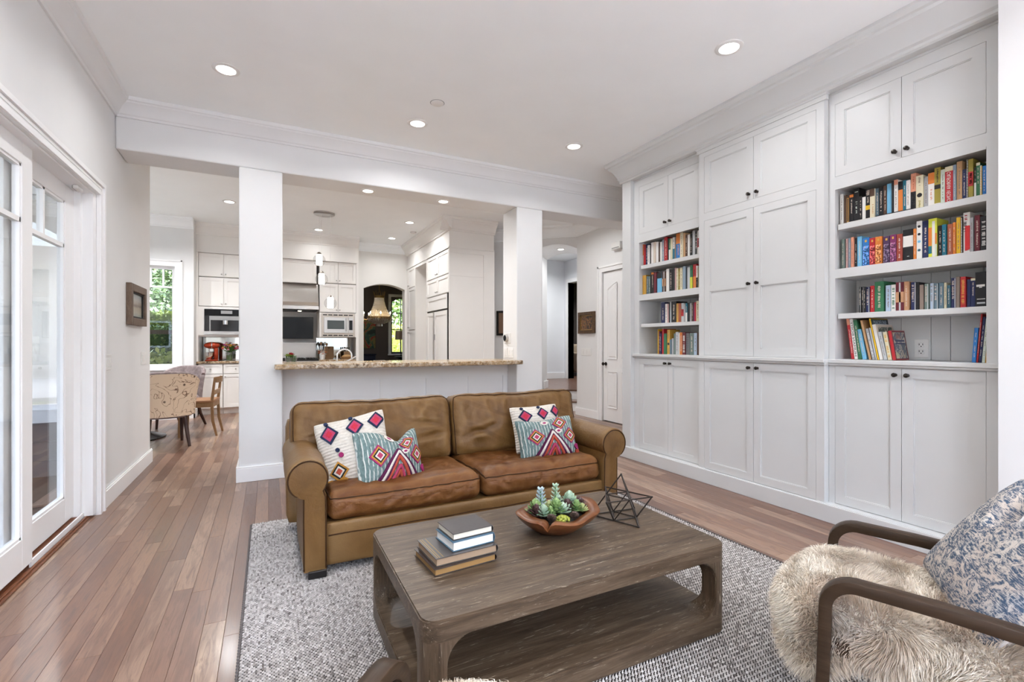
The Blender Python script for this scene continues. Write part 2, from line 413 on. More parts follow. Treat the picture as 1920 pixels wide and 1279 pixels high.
# kitchen back wall and the arched wall to the dining room
m = MB(); m.box(-1.24, 1.56, 10.25, 10.4, 0, 3.25); m.box(1.53, 1.56, 9.70, 10.25, 0, 3.25)
struct('wall_kitchen_back', m, WALL)
def arch_wall(m, a0, a1, o0, o1, zs, za, ztop, fn, d0, d1, n=14):
    m.bx(fn, a0, o0, 0, ztop, d0, d1); m.bx(fn, o1, a1, 0, ztop, d0, d1)
    for i in range(n):
        t0, t1 = i/n, (i+1)/n
        z = lambda t: zs + (za-zs)*(1-(2*t-1)**2)
        A, B = o0+(o1-o0)*t0, o0+(o1-o0)*t1
        vs = [fn(A, z(t0), d0), fn(B, z(t1), d0), fn(B, ztop, d0), fn(A, ztop, d0), fn(A, z(t0), d1), fn(B, z(t1), d1), fn(B, ztop, d1), fn(A, ztop, d1)]
        m.add(vs, [(0,1,2,3), (7,6,5,4), (4,5,1,0), (3,2,6,7)])
m = MB(); arch_wall(m, 1.56, 2.80, 1.722, 2.563, 2.345, 2.447, 3.25, fy(10.05), 0, .22)
struct('wall_kitchen_arch', m, paint('arch_wall_paint', (.79, .775, .74), .6), smooth=30)
m = MB(); m.box(3.30, 3.42, 7.72, 10.3, 0, 3.25)
struct('wall_fridge_back', m, WALL)
# 45 degree wall with the arched passage to the landing (frame: s along the wall, n through it)
CX, CY = 4.72, 6.84; q = math.sqrt(.5)
def f45(a, b, d): return (CX - a*q + d*q, CY + a*q + d*q, b)
class MB45(MB):
    pass
def bx45(m, a0, a1, b0, b1, d0, d1):
    vs = [f45(a, b, d) for b in (b0, b1) for a, d in ((a0, d0), (a1, d0), (a1, d1), (a0, d1))]
    m.add(vs, [(0,3,2,1),(4,5,6,7),(0,1,5,4),(1,2,6,5),(2,3,7,6),(3,0,4,7)])
m = MB(); bx45(m, .758, 2.0, 0, 3.25, 0, .2); bx45(m, .758, .95, 0, 3.25, .2, .93); bx45(m, -.20, 0.0, 0, 3.25, .12, .93)
n = 14
for i in range(n):
    t0, t1 = i/n, (i+1)/n; z = lambda t: 2.85+.10*(1-(2*t-1)**2)
    A, B = .758*t0, .758*t1
    m.add([f45(A, z(t0), 0), f45(B, z(t1), 0), f45(B, 3.25, 0), f45(A, 3.25, 0), f45(A, z(t0), .93), f45(B, z(t1), .93), f45(B, 3.25, .93), f45(A, 3.25, .93)],
          [(0,1,2,3), (7,6,5,4), (4,5,1,0), (3,2,6,7)])
struct('wall_hall_arch', m, WALL, smooth=30)
# landing beyond the passage
m = MB(); m.box(3.6, 6.70, 10.03, 10.18, .3, 3.25); m.box(6.54, 6.70, 5.4, 8.95, .3, 3.25); m.box(6.54, 6.70, 8.95, 9.85, 2.70, 3.25); m.box(6.54, 6.70, 9.85, 10.03, .3, 3.25)
m.box(4.88, 6.54, 5.4, 5.52, 0, 3.25)
struct('wall_landing', m, BLUEW)
m = MB(); m.box(6.7, 6.78, 7.0, 8.95, .3, 3.0); m.box(6.7, 11.0, 12.0, 12.1, .3, 3.0).box(10.9, 11.0, 7.0, 12.0, .3, 3.0).box(6.7, 11.0, 6.9, 7.0, .3, 3.0).box(6.1, 6.18, 10.18, 12.0, .3, 3.0).box(6.18, 6.72, 10.181, 10.20, .3, 3.0).box(6.1, 6.72, 12.0, 12.1, .3, 3.0)
m.box(6.1, 11, 10.18, 12.1, 3.0, 3.1).box(6.7, 11, 6.9, 10.18, 3.0, 3.1)
struct('wall_den', m, TAUPE)
# dining room
m = MB(); m.box(.2, .35, 10.27, 14.1, 0, 3.25).box(5.2, 5.35, 10.27, 14.1, 0, 3.25)
m.box(.35, 3.144, 13.9, 14.05, 0, 3.25).box(4.05, 5.2, 13.9, 14.05, 0, 3.25).box(3.144, 4.05, 13.9, 14.05, 0, .93)
for i in range(12):
    t0, t1 = i/12, (i+1)/12; z = lambda t: 2.40+.14*(1-(2*t-1)**2); A, B = 3.144+.906*t0, 3.144+.906*t1
    m.add([(A, 13.9, z(t0)), (B, 13.9, z(t1)), (B, 13.9, 3.25), (A, 13.9, 3.25), (A, 14.05, z(t0)), (B, 14.05, z(t1)), (B, 14.05, 3.25), (A, 14.05, 3.25)], [(0,1,2,3), (7,6,5,4), (4,5,1,0), (3,2,6,7)])
m.box(.35, 1.56, 10.4, 10.45, 0, 3.25).box(2.8, 5.2, 10.27, 10.32, 0, 3.25)
struct('wall_dining', m, TAUPE)
# ceilings
m = MB(); m.box(-1.24, 4.9, -2.75, 4.84, 3.17, 3.40)
struct('ceiling', m, CEIL)
m = MB(); m.box(-3.5, 5.0, 4.85, 14.1, 3.25, 3.42); m.box(5.0, 6.75, 5.4, 14.1, 3.25, 3.42)
struct('ceiling_kitchen', m, CEIL)
# floor: sub floor, then planks
m = MB(); m.box(-3.5, 6.8, -2.75, 14.1, -.12, -.017)
floor = struct('floor', m, plain('subfloor', (.05, .03, .02), .9))
PW = .0835
def plank_mesh(w, l, rnd):
    mb = MB(); g = .0006; b = .0010
    a0, a1, l0, l1 = -w/2+g/2, w/2-g/2, -l/2+g/2, l/2-g/2
    vs = [(a0,l0,-.015),(a1,l0,-.015),(a1,l1,-.015),(a0,l1,-.015),(a0,l0,-b),(a1,l0,-b),(a1,l1,-b),(a0,l1,-b),(a0+b,l0+b,0),(a1-b,l0+b,0),(a1-b,l1-b,0),(a0+b,l1-b,0)]
    mb.add(vs, [(0,1,5,4),(1,2,6,5),(2,3,7,6),(3,0,4,7),(4,5,9,8),(5,6,10,9),(6,7,11,10),(7,4,8,11),(8,9,10,11)])
    return mb
def attr(me, vals, dom='FACE'):
    a = me.attributes.new('rnd', 'FLOAT', dom); a.data.foreach_set('value', vals)
rp = random.Random(11); rest = MB(); rest_r = []; nplank = 0
def floor_rows(x0, x1, y0, y1, single):
    global nplank
    i0, i1 = math.floor(x0/PW), math.ceil(x1/PW)
    for i in range(i0, i1):
        xa, xb = max(x0, i*PW), min(x1, (i+1)*PW)
        if xb-xa < .012: continue
        y = y0 - rp.random()*.9
        while y < y1:
            ln = rp.choice((.75, .95, 1.2, 1.45, 1.7, 2.1)); ya, yb = max(y, y0), min(y+ln, y1); y += ln
            if yb-ya < .03: continue
            mb = plank_mesh(xb-xa, yb-ya, 0); r = rp.random(); cx, cy = (xa+xb)/2, (ya+yb)/2
            under = xa > -.09 and xb < 2.52 and yb < 3.64; hid = xa > 3.46 and ya < 4.0
            if single and yb > .75 and not under and not hid:
                me = bpy.data.meshes.new('plank'); me.from_pydata(mb.v, [], mb.f); me.materials.append(FLOORW)
                attr(me, [r]*len(mb.f)); o = link('plank', me, floor, (cx, cy, 0)); nplank += 1
            else:
                mb.mapv(lambda a, b, c: (a+cx, b+cy, c)); rest.merge(mb); rest_r.extend([r]*len(mb.f))
floor_rows(-1.24, 3.80, -2.6, 4.84, True)
floor_rows(-1.60, .10, 4.84, 9.75, True)
floor_rows(2.85, 3.40, 4.84, 6.85, False); floor_rows(3.40, 4.72, 4.84, 6.85, True)
floor_rows(3.80, 4.72, 4.10, 4.84, False)
floor_rows(-3.35, -1.60, 6.10, 9.35, False); floor_rows(.10, 2.61, 4.84, 10.05, False); floor_rows(2.61, 5.3, 6.85, 8.2, False)
floor_rows(.35, 5.2, 10.05, 13.9, False)
me = bpy.data.meshes.new('floorboards'); me.from_pydata(rest.v, [], rest.f); me.materials.append(FLOORW); attr(me, rest_r)
o = link('floorboards', me, floor, (0,0,0)); o['kind'] = 'stuff'
# landing and its two steps
m = MB(); bx45(m, -1.6, .758, 0, .155, .387, .70); bx45(m, -1.6, .758, 0, .335, .67, 1.2)
m2 = MB()
st = struct('trim_riser', m, TRIM)
m = MB(); bx45(m, -.02, .756, .155, .18, .365, .69)
struct('trim_tread', m, FLOORW, bev=.004)
m = MB(); bx45(m, -.02, .756, .335, .36, .645, .94)
m.box(3.6, 11, 7.5, 12, .30, .3595)
struct('floor_landing', m, FLOORW)

# crown mouldings
m = MB(); m.prism(crown(1, -1.09, 3.17), 'y', -2.6, 4.84); struct('trim_1', m, WALL, smooth=25)
m = MB(); m.prism(crown(-1, 4.84, 3.17), 'x', -1.09, 4.72); struct('trim_2', m, WALL, smooth=25)
m = MB(); m.prism(crown(-1, 9.35, 3.25, .12, .17), 'x', -3.35, -1.09); struct('trim_3', m, CEIL, smooth=25)
m = MB(); m.prism(crown(-1, 4.72, 3.25, .13, .2), 'y', 4.1, 6.93); struct('trim_4', m, CEIL, smooth=25)
m = MB(); P = crown(-1, 0, 3.25, .13, .2); k = len(P)
m.add([f45(-.05, z, d) for d, z in P] + [f45(2.0, z, d) for d, z in P], [(i, (i+1) % k, k+(i+1) % k, k+i) for i in range(k)]); struct('trim_5', m, CEIL, smooth=25)
m = MB(); m.prism(crown(-1, 10.05, 3.25, .11, .16), 'x', 1.56, 2.61); struct('trim_6', m, CEIL, smooth=25)

# baseboards
def bb(x0, x1, y0, y1, h=.135):
    return MB().box(x0, x1, y0, y1, 0, h-.012).box(x0+(.006 if x1-x0 < .05 else 0), x1-(.006 if x1-x0 < .05 else 0), y0+(.006 if y1-y0 < .05 else 0), y1-(.006 if y1-y0 < .05 else 0), h-.012, h)
struct('baseboard_left', bb(-1.09, -1.07, 4.476, 6.12), TRIM)
m = bb(-.253, .135, 4.82, 5.22); struct('baseboard_column', m, TRIM, bev=.003)
m = bb(2.495, 2.877, 4.82, 5.22); struct('baseboard_column_2', m, TRIM, bev=.003)
m = bb(4.70, 4.72, 6.235, 6.86); struct('baseboard_hall', m, TRIM)
m = bb(3.28, 3.30, -2.6, 1.05); struct('baseboard_right', m, TRIM)
m = bb(-3.35, -1.07, 9.33, 9.35); m.box(-1.09, -1.07, 9.33, 9.66, 0, .13); struct('baseboard_nook', m, TRIM)
m = MB().box(4.2, 6.54, 10.01, 10.03, .36, .50); struct('baseboard_landing', m, TRIM)
m = MB(); bx45(m, .738, .77, .36, .50, .66, .95); struct('baseboard_passage', m, TRIM)

# window_1: breakfast nook window
def window(name, fn, a0, a1, b0, b1, va, hb, case=.10, sill=True, thick=.15, frame=TRIM, bars=None):
    r = sroot(name, fn((a0+a1)/2, b0, 0))
    if case:
        m = MB(); m.bx(fn, a0-case, a0, b0-.02, b1+case, -.022, 0).bx(fn, a1, a1+case, b0-.02, b1+case, -.022, 0).bx(fn, a0, a1, b1, b1+case, -.022, 0)
        m.bx(fn, a0-case, a0-case+.02, b0-.02, b1+case, -.034, -.022).bx(fn, a1+case-.02, a1+case, b0-.02, b1+case, -.034, -.022).bx(fn, a0-case, a1+case, b1+case-.02, b1+case, -.034, -.022)
        if sill: m.bx(fn, a0-case-.02, a1+case+.02, b0-.05, b0-.015, -.06, .02)
        part('window_casing', m, TRIM, r)
    m = MB(); w = .045
    m.bx(fn, a0, a0+w, b0, b1, .05, .11).bx(fn, a1-w, a1, b0, b1, .05, .11).bx(fn, a0+w, a1-w, b0, b0+w, .05, .11).bx(fn, a0+w, a1-w, b1-w, b1, .05, .11)
    part('window_frame', m, frame, r)
    for a in va:
        part('muntin', MB().bx(fn, a-.012, a+.012, hb if hb else b0+w, b1-w, .06, .10), frame, r)
    if hb: part('muntin', MB().bx(fn, a0+w, a1-w, hb-.014, hb+.014, .058, .102), frame, r)
    for b in (bars or []): part('muntin', MB().bx(fn, a0+w, a1-w, b-.014, b+.014, .058, .102), frame, r)
    part('window_pane', MB().bx(fn, a0+w, a1-w, b0+w, b1-w, .078, .082), GLASS, r)
    return r
window('window_1', fy(9.35), -2.003, -1.343, .842, 2.457, (-1.838, -1.673, -1.508), 2.128)
window('window_2_added', lambda a, b, d: (-3.35-d, a, b), 6.35, 9.15, .15, 2.85, (7.28, 8.22), None)  # unseen side window, added to bring daylight into the nook
window('window_5_added', lambda a, b, d: (a, 6.10-d, b), -3.2, -1.6, .6, 2.6, (-2.4,), None)  # unseen window, added so sun can brighten the nook
window('window_3', lambda a, b, d: (a, -2.60-d, b), -.85, 3.05, .06, 2.92, (.45, 1.75), None, bars=[2.25])
BLK = plain('black_window_bar', (.03, .03, .03), .4)
w4 = window('window_4', fy(13.9), 3.144, 4.05, .93, 2.56, (3.44, 3.75), None, case=.075, frame=BLK, bars=[1.62, 2.1])

# door_1: the sliding glass door
r = sroot('door_1', (-1.2, 2.4, 0))
def door_panel(y0, y1, x, st=.12):
    z0, z1 = .045, 2.262
    m = MB(); fn = lambda a, b, d: (x - d, a, b); g0, g1 = .205, 2.15
    m.bx(fn, y0, y0+st, z0, z1, 0, .042).bx(fn, y1-st, y1, z0, z1, 0, .042).bx(fn, y0+st, y1-st, z0, g0, 0, .042).bx(fn, y0+st, y1-st, g1, z1, 0, .042)
    p = part('door_panel', m, TRIM, r, bev=.002)
    mm = MB(); e = .014
    for a, b, c_, d_ in ((y0+st, y0+st+e, g0, g1), (y1-st-e, y1-st, g0, g1), (y0+st, y1-st, g0, g0+e), (y0+st, y1-st, g1-e, g1)): mm.bx(fn, a, b, c_, d_, .006, .036)
    part('glazing_bead', mm, TRIM, p)
    yc = (y0+y1)/2
    part('muntin', MB().bx(fn, y0+st, y1-st, 1.846, 1.872, .006, .036), TRIM, p)
    part('muntin', MB().bx(fn, yc-.012, yc+.012, 1.872, g1, .006, .036), TRIM, p)
    part('door_pane', MB().bx(fn, y0+st+.004, y1-st-.004, g0+.004, g1-.004, .019, .023), GLASS, p)
door_panel(3.30, 4.31, -1.185, .19); door_panel(2.42, 3.478, -1.135, .12); door_panel(1.46, 2.50, -1.185, .12); door_panel(.50, 1.54, -1.135, .12)
m = MB(); m.box(-1.24, -1.092, 4.31, 4.378, .02, 2.275).box(-1.24, -1.15, 4.27, 4.31, .02, 2.275).box(-1.24, -1.092, .482, .50, .02, 2.275).box(-1.24, -1.092, .50, 4.31, 2.262, 2.274)
part('door_jamb', m, TRIM, r)
m = MB(); fn = lambda a, b, d: (-1.09+d, a, b)
for d0, d1, i0, i1 in ((0, .018, 0, .1), (.018, .026, .004, .03), (.018, .032, .072, .1), (.018, .022, .05, .066)):
    m.bx(fn, 4.376+i0, 4.376+i1, 0, 2.275+i1, d0, d1); m.bx(fn, .484-i1, .484-i0, 0, 2.275+i1, d0, d1); m.bx(fn, .484-i0, 4.376+i0, 2.275+i0, 2.275+i1, d0, d1)
part('door_casing', m, TRIM, r)
m = MB(); m.box(-1.24, -1.108, .48, 4.40, 0, .012).box(-1.135, -1.120, .48, 4.40, .012, .022).box(-1.24, -1.160, .48, 4.38, .012, .034)
part('door_sill', m, SILLW, r, bev=.002)
part('door_track', MB().box(-1.150, -1.140, 3.48, 4.33, .012, .048), TRIM, r)
# door_2: hall door with arched panels
r = sroot('door_2', (4.72, 5.72, 0)); fn = fx(4.72)
p = part('door_leaf', MB().bx(fn, 5.33, 6.12, .012, 2.335, .01, .05), TRIM, r)
def raised(a0, a1, b0, b1, arch=0, side=0):
    n = 8; top = []
    for i in range(n+1):
        t = i/n; top.append((a0+(a1-a0)*t, b1 + (arch*(t if side > 0 else 1-t)**.8 if arch else 0)))
    poly = [(a0, b0), (a1, b0)] + top[::-1]
    m = MB(); cx, cy = (a0+a1)/2, (b0+b1)/2
    def ins(p, k): return (p[0]+(k if p[0] < cx else -k), p[1]+(k if p[1] < cy else -k))
    k = len(poly); rings = [(poly, .0095), ([ins(p, .012) for p in poly], .018), ([ins(p, .03) for p in poly], .018), ([ins(p, .04) for p in poly], .010)]
    vs = [fn(a, b, d - .012) for pl, d in rings for a, b in pl]; fs = []
    for j in range(3):
        for i in range(k): fs.append((j*k+i, j*k+(i+1) % k, (j+1)*k+(i+1) % k, (j+1)*k+i))
    fs.append(tuple(range(3*k, 4*k))); m.add(vs, fs); return m
for a0, a1, sd in ((5.78, 6.01, -1), (5.44, 5.67, 1)):
    part('raised_panel', raised(a0, a1, .22, .78), TRIM, r); part('raised_panel', raised(a0, a1, .98, 2.06, .10, sd), TRIM, r)
m = MB(); m.bx(fn, 6.13, 6.235, 0, 2.44, -.02, 0).bx(fn, 5.215, 5.32, 0, 2.44, -.02, 0).bx(fn, 5.32, 6.13, 2.345, 2.44, -.02, 0).bx(fn, 6.205, 6.235, 0, 2.44, -.03, -.02).bx(fn, 5.215, 6.235, 2.41, 2.44, -.03, -.02)
part('door_casing', m, TRIM, r)
m = MB(); m.lathe([(.028, 0), (.028, .006), (.01, .01), (.009, .035), (.022, .042), (.028, .055), (.022, .068), (.0, .072)], (0,0,0), 16, ax='x'); m.mapv(lambda x, y, z: (4.73-x, 6.06+y, .90+z))
part('door_knob', m, BRONZE, r, smooth=50)
# landing doorway casing
m = MB(); fn = fx(6.54); m.bx(fn, 8.86, 8.95, .36, 2.79, -.02, .16).bx(fn, 9.85, 9.94, .36, 2.79, -.02, .16).bx(fn, 8.95, 9.85, 2.70, 2.79, -.02, .16)
struct('trim_landing_door', m, TRIM)

# ------------------------------------------------------------------ built-in bookcase
def knob(p, axis, r=.014, mat=BRONZE, parent=None):
    prof = [(r*.75, 0), (r*.75, .003), (r*.4, .006), (r*.4, .014), (r*.9, .017), (r, .022), (r*.85, .028), (0, .031)]
    m = MB(); m.lathe(prof, (0,0,0), 14, ax=axis[1])
    sgn = -1 if axis[0] == '-' else 1
    k = 'xyz'.index(axis[1]); 
    def mv(x, y, z):
        v = [x, y, z]; v[k] *= sgn; return (v[0]+p[0], v[1]+p[1], v[2]+p[2])
    m.mapv(mv); return part('knob', m, mat, parent, smooth=50)
def shaker(fn, a0, a1, b0, b1, st=.058, th=.02, rec=.009, rails=(), mat=CAB, parent=None, name='door', g=.0016):
    m = MB(); a0 += g; a1 -= g; b0 += g; b1 -= g
    m.bx(fn, a0, a0+st, b0, b1, 0, th).bx(fn, a1-st, a1, b0, b1, 0, th)
    m.bx(fn, a0+st, a1-st, b0, b0+st, 0, th).bx(fn, a0+st, a1-st, b1-st, b1, 0, th)
    for r0, r1 in rails: m.bx(fn, a0+st, a1-st, r0, r1, 0, th)
    e = .006; lv = [b0+st] + [z for r in rails for z in r] + [b1-st]
    m.bx(fn, a0+st-.002, a1-st+.002, b0+st-.002, b1-st+.002, rec, th-.002)
    for i in range(0, len(lv), 2):   # small sticking step around each panel
        A0, A1, B0, B1 = a0+st, a1-st, lv[i], lv[i+1]
        m.bx(fn, A0, A0+e, B0, B1, rec*.45, rec+.001).bx(fn, A1-e, A1, B0, B1, rec*.45, rec+.001).bx(fn, A0+e, A1-e, B0, B0+e, rec*.45, rec+.001).bx(fn, A0+e, A1-e, B1-e, B1, rec*.45, rec+.001)
    return part(name, m, mat, parent)

XS, XC, XB = 3.47, 3.42, 3.78
ZU0, ZU1, ZL0, ZL1, ZN0, ZN1 = 2.362, 2.86, .124, 1.066, 1.112, 2.287
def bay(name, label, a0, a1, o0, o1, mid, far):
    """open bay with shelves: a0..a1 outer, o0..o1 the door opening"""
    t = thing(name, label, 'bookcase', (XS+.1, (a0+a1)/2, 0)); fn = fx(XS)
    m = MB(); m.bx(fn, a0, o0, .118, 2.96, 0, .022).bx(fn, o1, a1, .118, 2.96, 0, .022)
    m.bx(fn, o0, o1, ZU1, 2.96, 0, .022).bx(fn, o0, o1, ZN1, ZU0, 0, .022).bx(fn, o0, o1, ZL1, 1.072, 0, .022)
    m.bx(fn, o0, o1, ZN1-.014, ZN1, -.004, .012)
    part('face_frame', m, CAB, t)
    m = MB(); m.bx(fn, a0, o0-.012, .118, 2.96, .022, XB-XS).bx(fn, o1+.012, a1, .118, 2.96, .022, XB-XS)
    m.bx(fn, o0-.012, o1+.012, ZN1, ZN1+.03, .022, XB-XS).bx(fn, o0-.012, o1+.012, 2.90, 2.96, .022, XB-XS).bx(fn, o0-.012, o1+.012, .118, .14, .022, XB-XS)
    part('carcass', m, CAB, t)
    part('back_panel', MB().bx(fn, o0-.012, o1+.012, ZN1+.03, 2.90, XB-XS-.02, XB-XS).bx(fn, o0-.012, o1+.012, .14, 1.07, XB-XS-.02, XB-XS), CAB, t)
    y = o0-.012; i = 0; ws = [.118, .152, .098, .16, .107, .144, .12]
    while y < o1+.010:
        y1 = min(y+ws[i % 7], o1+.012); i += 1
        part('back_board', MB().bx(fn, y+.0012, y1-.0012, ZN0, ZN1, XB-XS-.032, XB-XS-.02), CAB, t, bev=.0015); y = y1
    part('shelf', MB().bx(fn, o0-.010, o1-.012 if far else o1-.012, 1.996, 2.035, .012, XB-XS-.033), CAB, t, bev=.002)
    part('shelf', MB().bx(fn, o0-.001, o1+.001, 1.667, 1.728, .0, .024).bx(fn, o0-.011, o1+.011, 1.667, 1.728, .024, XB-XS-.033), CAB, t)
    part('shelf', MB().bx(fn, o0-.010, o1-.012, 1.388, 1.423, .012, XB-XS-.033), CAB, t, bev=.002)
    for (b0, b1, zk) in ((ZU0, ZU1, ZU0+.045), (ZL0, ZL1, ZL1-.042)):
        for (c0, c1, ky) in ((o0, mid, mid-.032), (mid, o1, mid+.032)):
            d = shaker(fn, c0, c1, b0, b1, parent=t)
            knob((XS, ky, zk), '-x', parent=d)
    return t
bayR = bay('bookcase_bay', 'white built-in bookcase bay holding the outlet and leaning picture books', 1.100, 1.977, 1.157, 1.936, 1.548, False)
bayL = bay('bookcase_bay', 'white built-in bookcase bay next to the end pilaster by the hallway opening', 3.062, 3.965, 3.103, 3.890, 3.480, True)
# tall closed cupboard in the middle, standing proud of the two bays
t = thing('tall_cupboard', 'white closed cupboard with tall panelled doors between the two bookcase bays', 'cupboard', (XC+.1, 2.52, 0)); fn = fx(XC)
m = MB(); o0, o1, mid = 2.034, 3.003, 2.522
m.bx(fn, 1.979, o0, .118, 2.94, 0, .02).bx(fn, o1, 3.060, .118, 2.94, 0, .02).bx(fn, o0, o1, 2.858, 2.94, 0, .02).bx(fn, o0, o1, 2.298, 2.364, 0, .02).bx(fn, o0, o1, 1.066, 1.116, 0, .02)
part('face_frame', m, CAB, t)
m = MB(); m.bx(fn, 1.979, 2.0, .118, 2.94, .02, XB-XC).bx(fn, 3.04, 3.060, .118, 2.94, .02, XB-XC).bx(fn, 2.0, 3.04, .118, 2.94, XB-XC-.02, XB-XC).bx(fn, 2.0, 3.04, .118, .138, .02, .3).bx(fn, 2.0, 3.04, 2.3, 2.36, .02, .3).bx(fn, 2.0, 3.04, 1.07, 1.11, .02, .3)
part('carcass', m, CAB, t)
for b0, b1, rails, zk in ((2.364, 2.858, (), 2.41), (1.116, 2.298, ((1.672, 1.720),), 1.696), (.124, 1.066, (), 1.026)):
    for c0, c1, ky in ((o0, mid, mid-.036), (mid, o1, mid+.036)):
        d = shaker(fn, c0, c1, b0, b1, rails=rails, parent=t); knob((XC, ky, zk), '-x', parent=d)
# end pilaster, frieze blocks, ledge, base and crown
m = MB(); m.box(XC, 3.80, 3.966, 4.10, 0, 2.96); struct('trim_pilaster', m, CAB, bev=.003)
led = MB()
def ledge(x, a0, a1):
    led.box(x-.034, x+.02, a0, a1, 1.086, 1.112).box(x-.022, x+.02, a0, a1, 1.072, 1.086)
ledge(XS, 1.058, 1.977); ledge(XC, 1.963, 3.076); ledge(XS, 3.062, 3.965); led.box(XS+.02, XB-.034, 1.145, 1.948, 1.073, 1.1118); led.box(XS+.02, XB-.034, 3.091, 3.902, 1.073, 1.1118)
tag(part('bookcase_ledge', led, CAB, None, bev=.003), 'long white moulded ledge running across the built-in bookcase above its lower doors', 'ledge')
m = MB(); m.box(XC-.022, XB, 1.055, 4.122, 0, .118); m.box(XC-.012, XS+.005, 1.055, 4.110, .1165, .1225)
struct('baseboard_bookcase', m, CAB, bev=.002)
m = MB(); P = [(XC-.012, 2.945), (XC-.022, 2.955), (XC-.022, 2.972), (XC-.034, 2.985), (XC-.040, 3.01), (XC-.075, 3.075), (XC-.105, 3.10), (XC-.112, 3.118), (XC-.128, 3.125), (XC-.136, 3.142), (XC-.142, 3.150), (XC-.142, 3.1695), (3.80, 3.1695), (3.80, 2.945)]
m.prism(P, 'y', 1.05, 4.125)
# far-end return of the crown
k = len(P); vs = []
for (x, z) in P[:12]:
    out = XC - x
    vs.append((x, 4.10+out, z)); vs.append((3.80, 4.10+out, z))
m.add(vs, [(2*i, 2*i+1, 2*i+3, 2*i+2) for i in range(11)]); m.add([(p[0], 4.12, p[1]) for p in P[:12]] + [(p[0], 4.10+(XC-p[0]), p[1]) for p in P[:12]], [(i, i+1, 13+i, 12+i) for i in range(11)])
struct('trim_bookcase_crown', m, CAB, smooth=25)
m = MB(); m.box(XC-.008, XC+.02, 1.960, 3.078, 2.90, 2.944).box(XC-.014, XC+.02, 1.955, 3.083, 2.932, 2.944); m.box(XS-.006, XS+.02, 1.06, 1.955, 2.93, 2.944).box(XS-.006, XS+.02, 3.083, 3.966, 2.93, 2.944)
struct('trim_frieze', m, CAB)
# socket on the back boards
t = thing('wall_outlet', 'white duplex outlet on the board back of the lowest bookshelf', 'outlet', (3.745, 1.562, 1.132)); fn = fx(3.744)
part('cover_plate', MB().bx(fn, 1.524, 1.600, 1.130, 1.246, 0, .004), WHITEP, t, bev=.0015)
for z in (1.166, 1.210):
    s_ = part('socket', MB().bx(fn, 1.545, 1.579, z-.016, z+.016, -.003, .002), WHITEP, t, bev=.003)
    part('slot', MB().bx(fn, 1.570, 1.5735, z-.002, z+.009, -.0036, .0), DARK, s_); part('slot', MB().bx(fn, 1.5515, 1.555, z-.002, z+.009, -.0036, .0), DARK, s_); part('slot', MB().bx(fn, 1.559, 1.565, z-.012, z-.006, -.0036, .0), DARK, s_)

# ------------------------------------------------------------------ books
BC = dict(white=(.72,.70,.66), black=(.014,.014,.016), brown=(.085,.045,.028), cream=(.66,.60,.42), slate=(.10,.16,.20), skyblue=(.16,.42,.62), orange=(.62,.19,.035), teal=(.012,.14,.20),
 salmon=(.62,.27,.17), grey=(.36,.36,.37), olive=(.30,.24,.04), mint=(.55,.62,.53), red=(.42,.022,.028), greyblue=(.24,.31,.38), tan=(.50,.30,.15), navy=(.018,.025,.085), green=(.035,.16,.075), yellow=(.70,.42,.02),
 blue=(.025,.17,.46), greygreen=(.15,.20,.18), pink=(.50,.31,.29), purple=(.075,.035,.10), plum=(.19,.03,.12), brick=(.30,.055,.035), lime=(.56,.58,.05), rust=(.36,.10,.05), maroon=(.13,.018,.028), iceblue=(.40,.50,.62),
 copper=(.48,.26,.14), taupe=(.22,.17,.14), darkteal=(.03,.09,.12), beige=(.60,.51,.42), silver=(.48,.50,.51), amber=(.60,.34,.06))
CNAME = dict(skyblue='sky-blue', greyblue='grey-blue', greygreen='grey-green', iceblue='ice-blue', darkteal='dark teal')
BM = {k: plain('book_cloth_'+k, v, .42, 0, .4) for k, v in BC.items()}
PAGES = plain('book_pages', (.66, .61, .50), .8)
def ink(c): return BM[c]
def art_mat(name, cols, scale=26):
    m, nt, b = newmat(name); n = noise_(nt, coords(nt, (1, 1, .7)), scale, 3, .6, 1.5)
    k = len(cols); L(nt, ramp(nt, n, [(.3+.4*i/(k-1), c) for i, c in enumerate(cols)], 'CONSTANT'), b.inputs['Base Color']); b.inputs['Roughness'].default_value = .35; return m
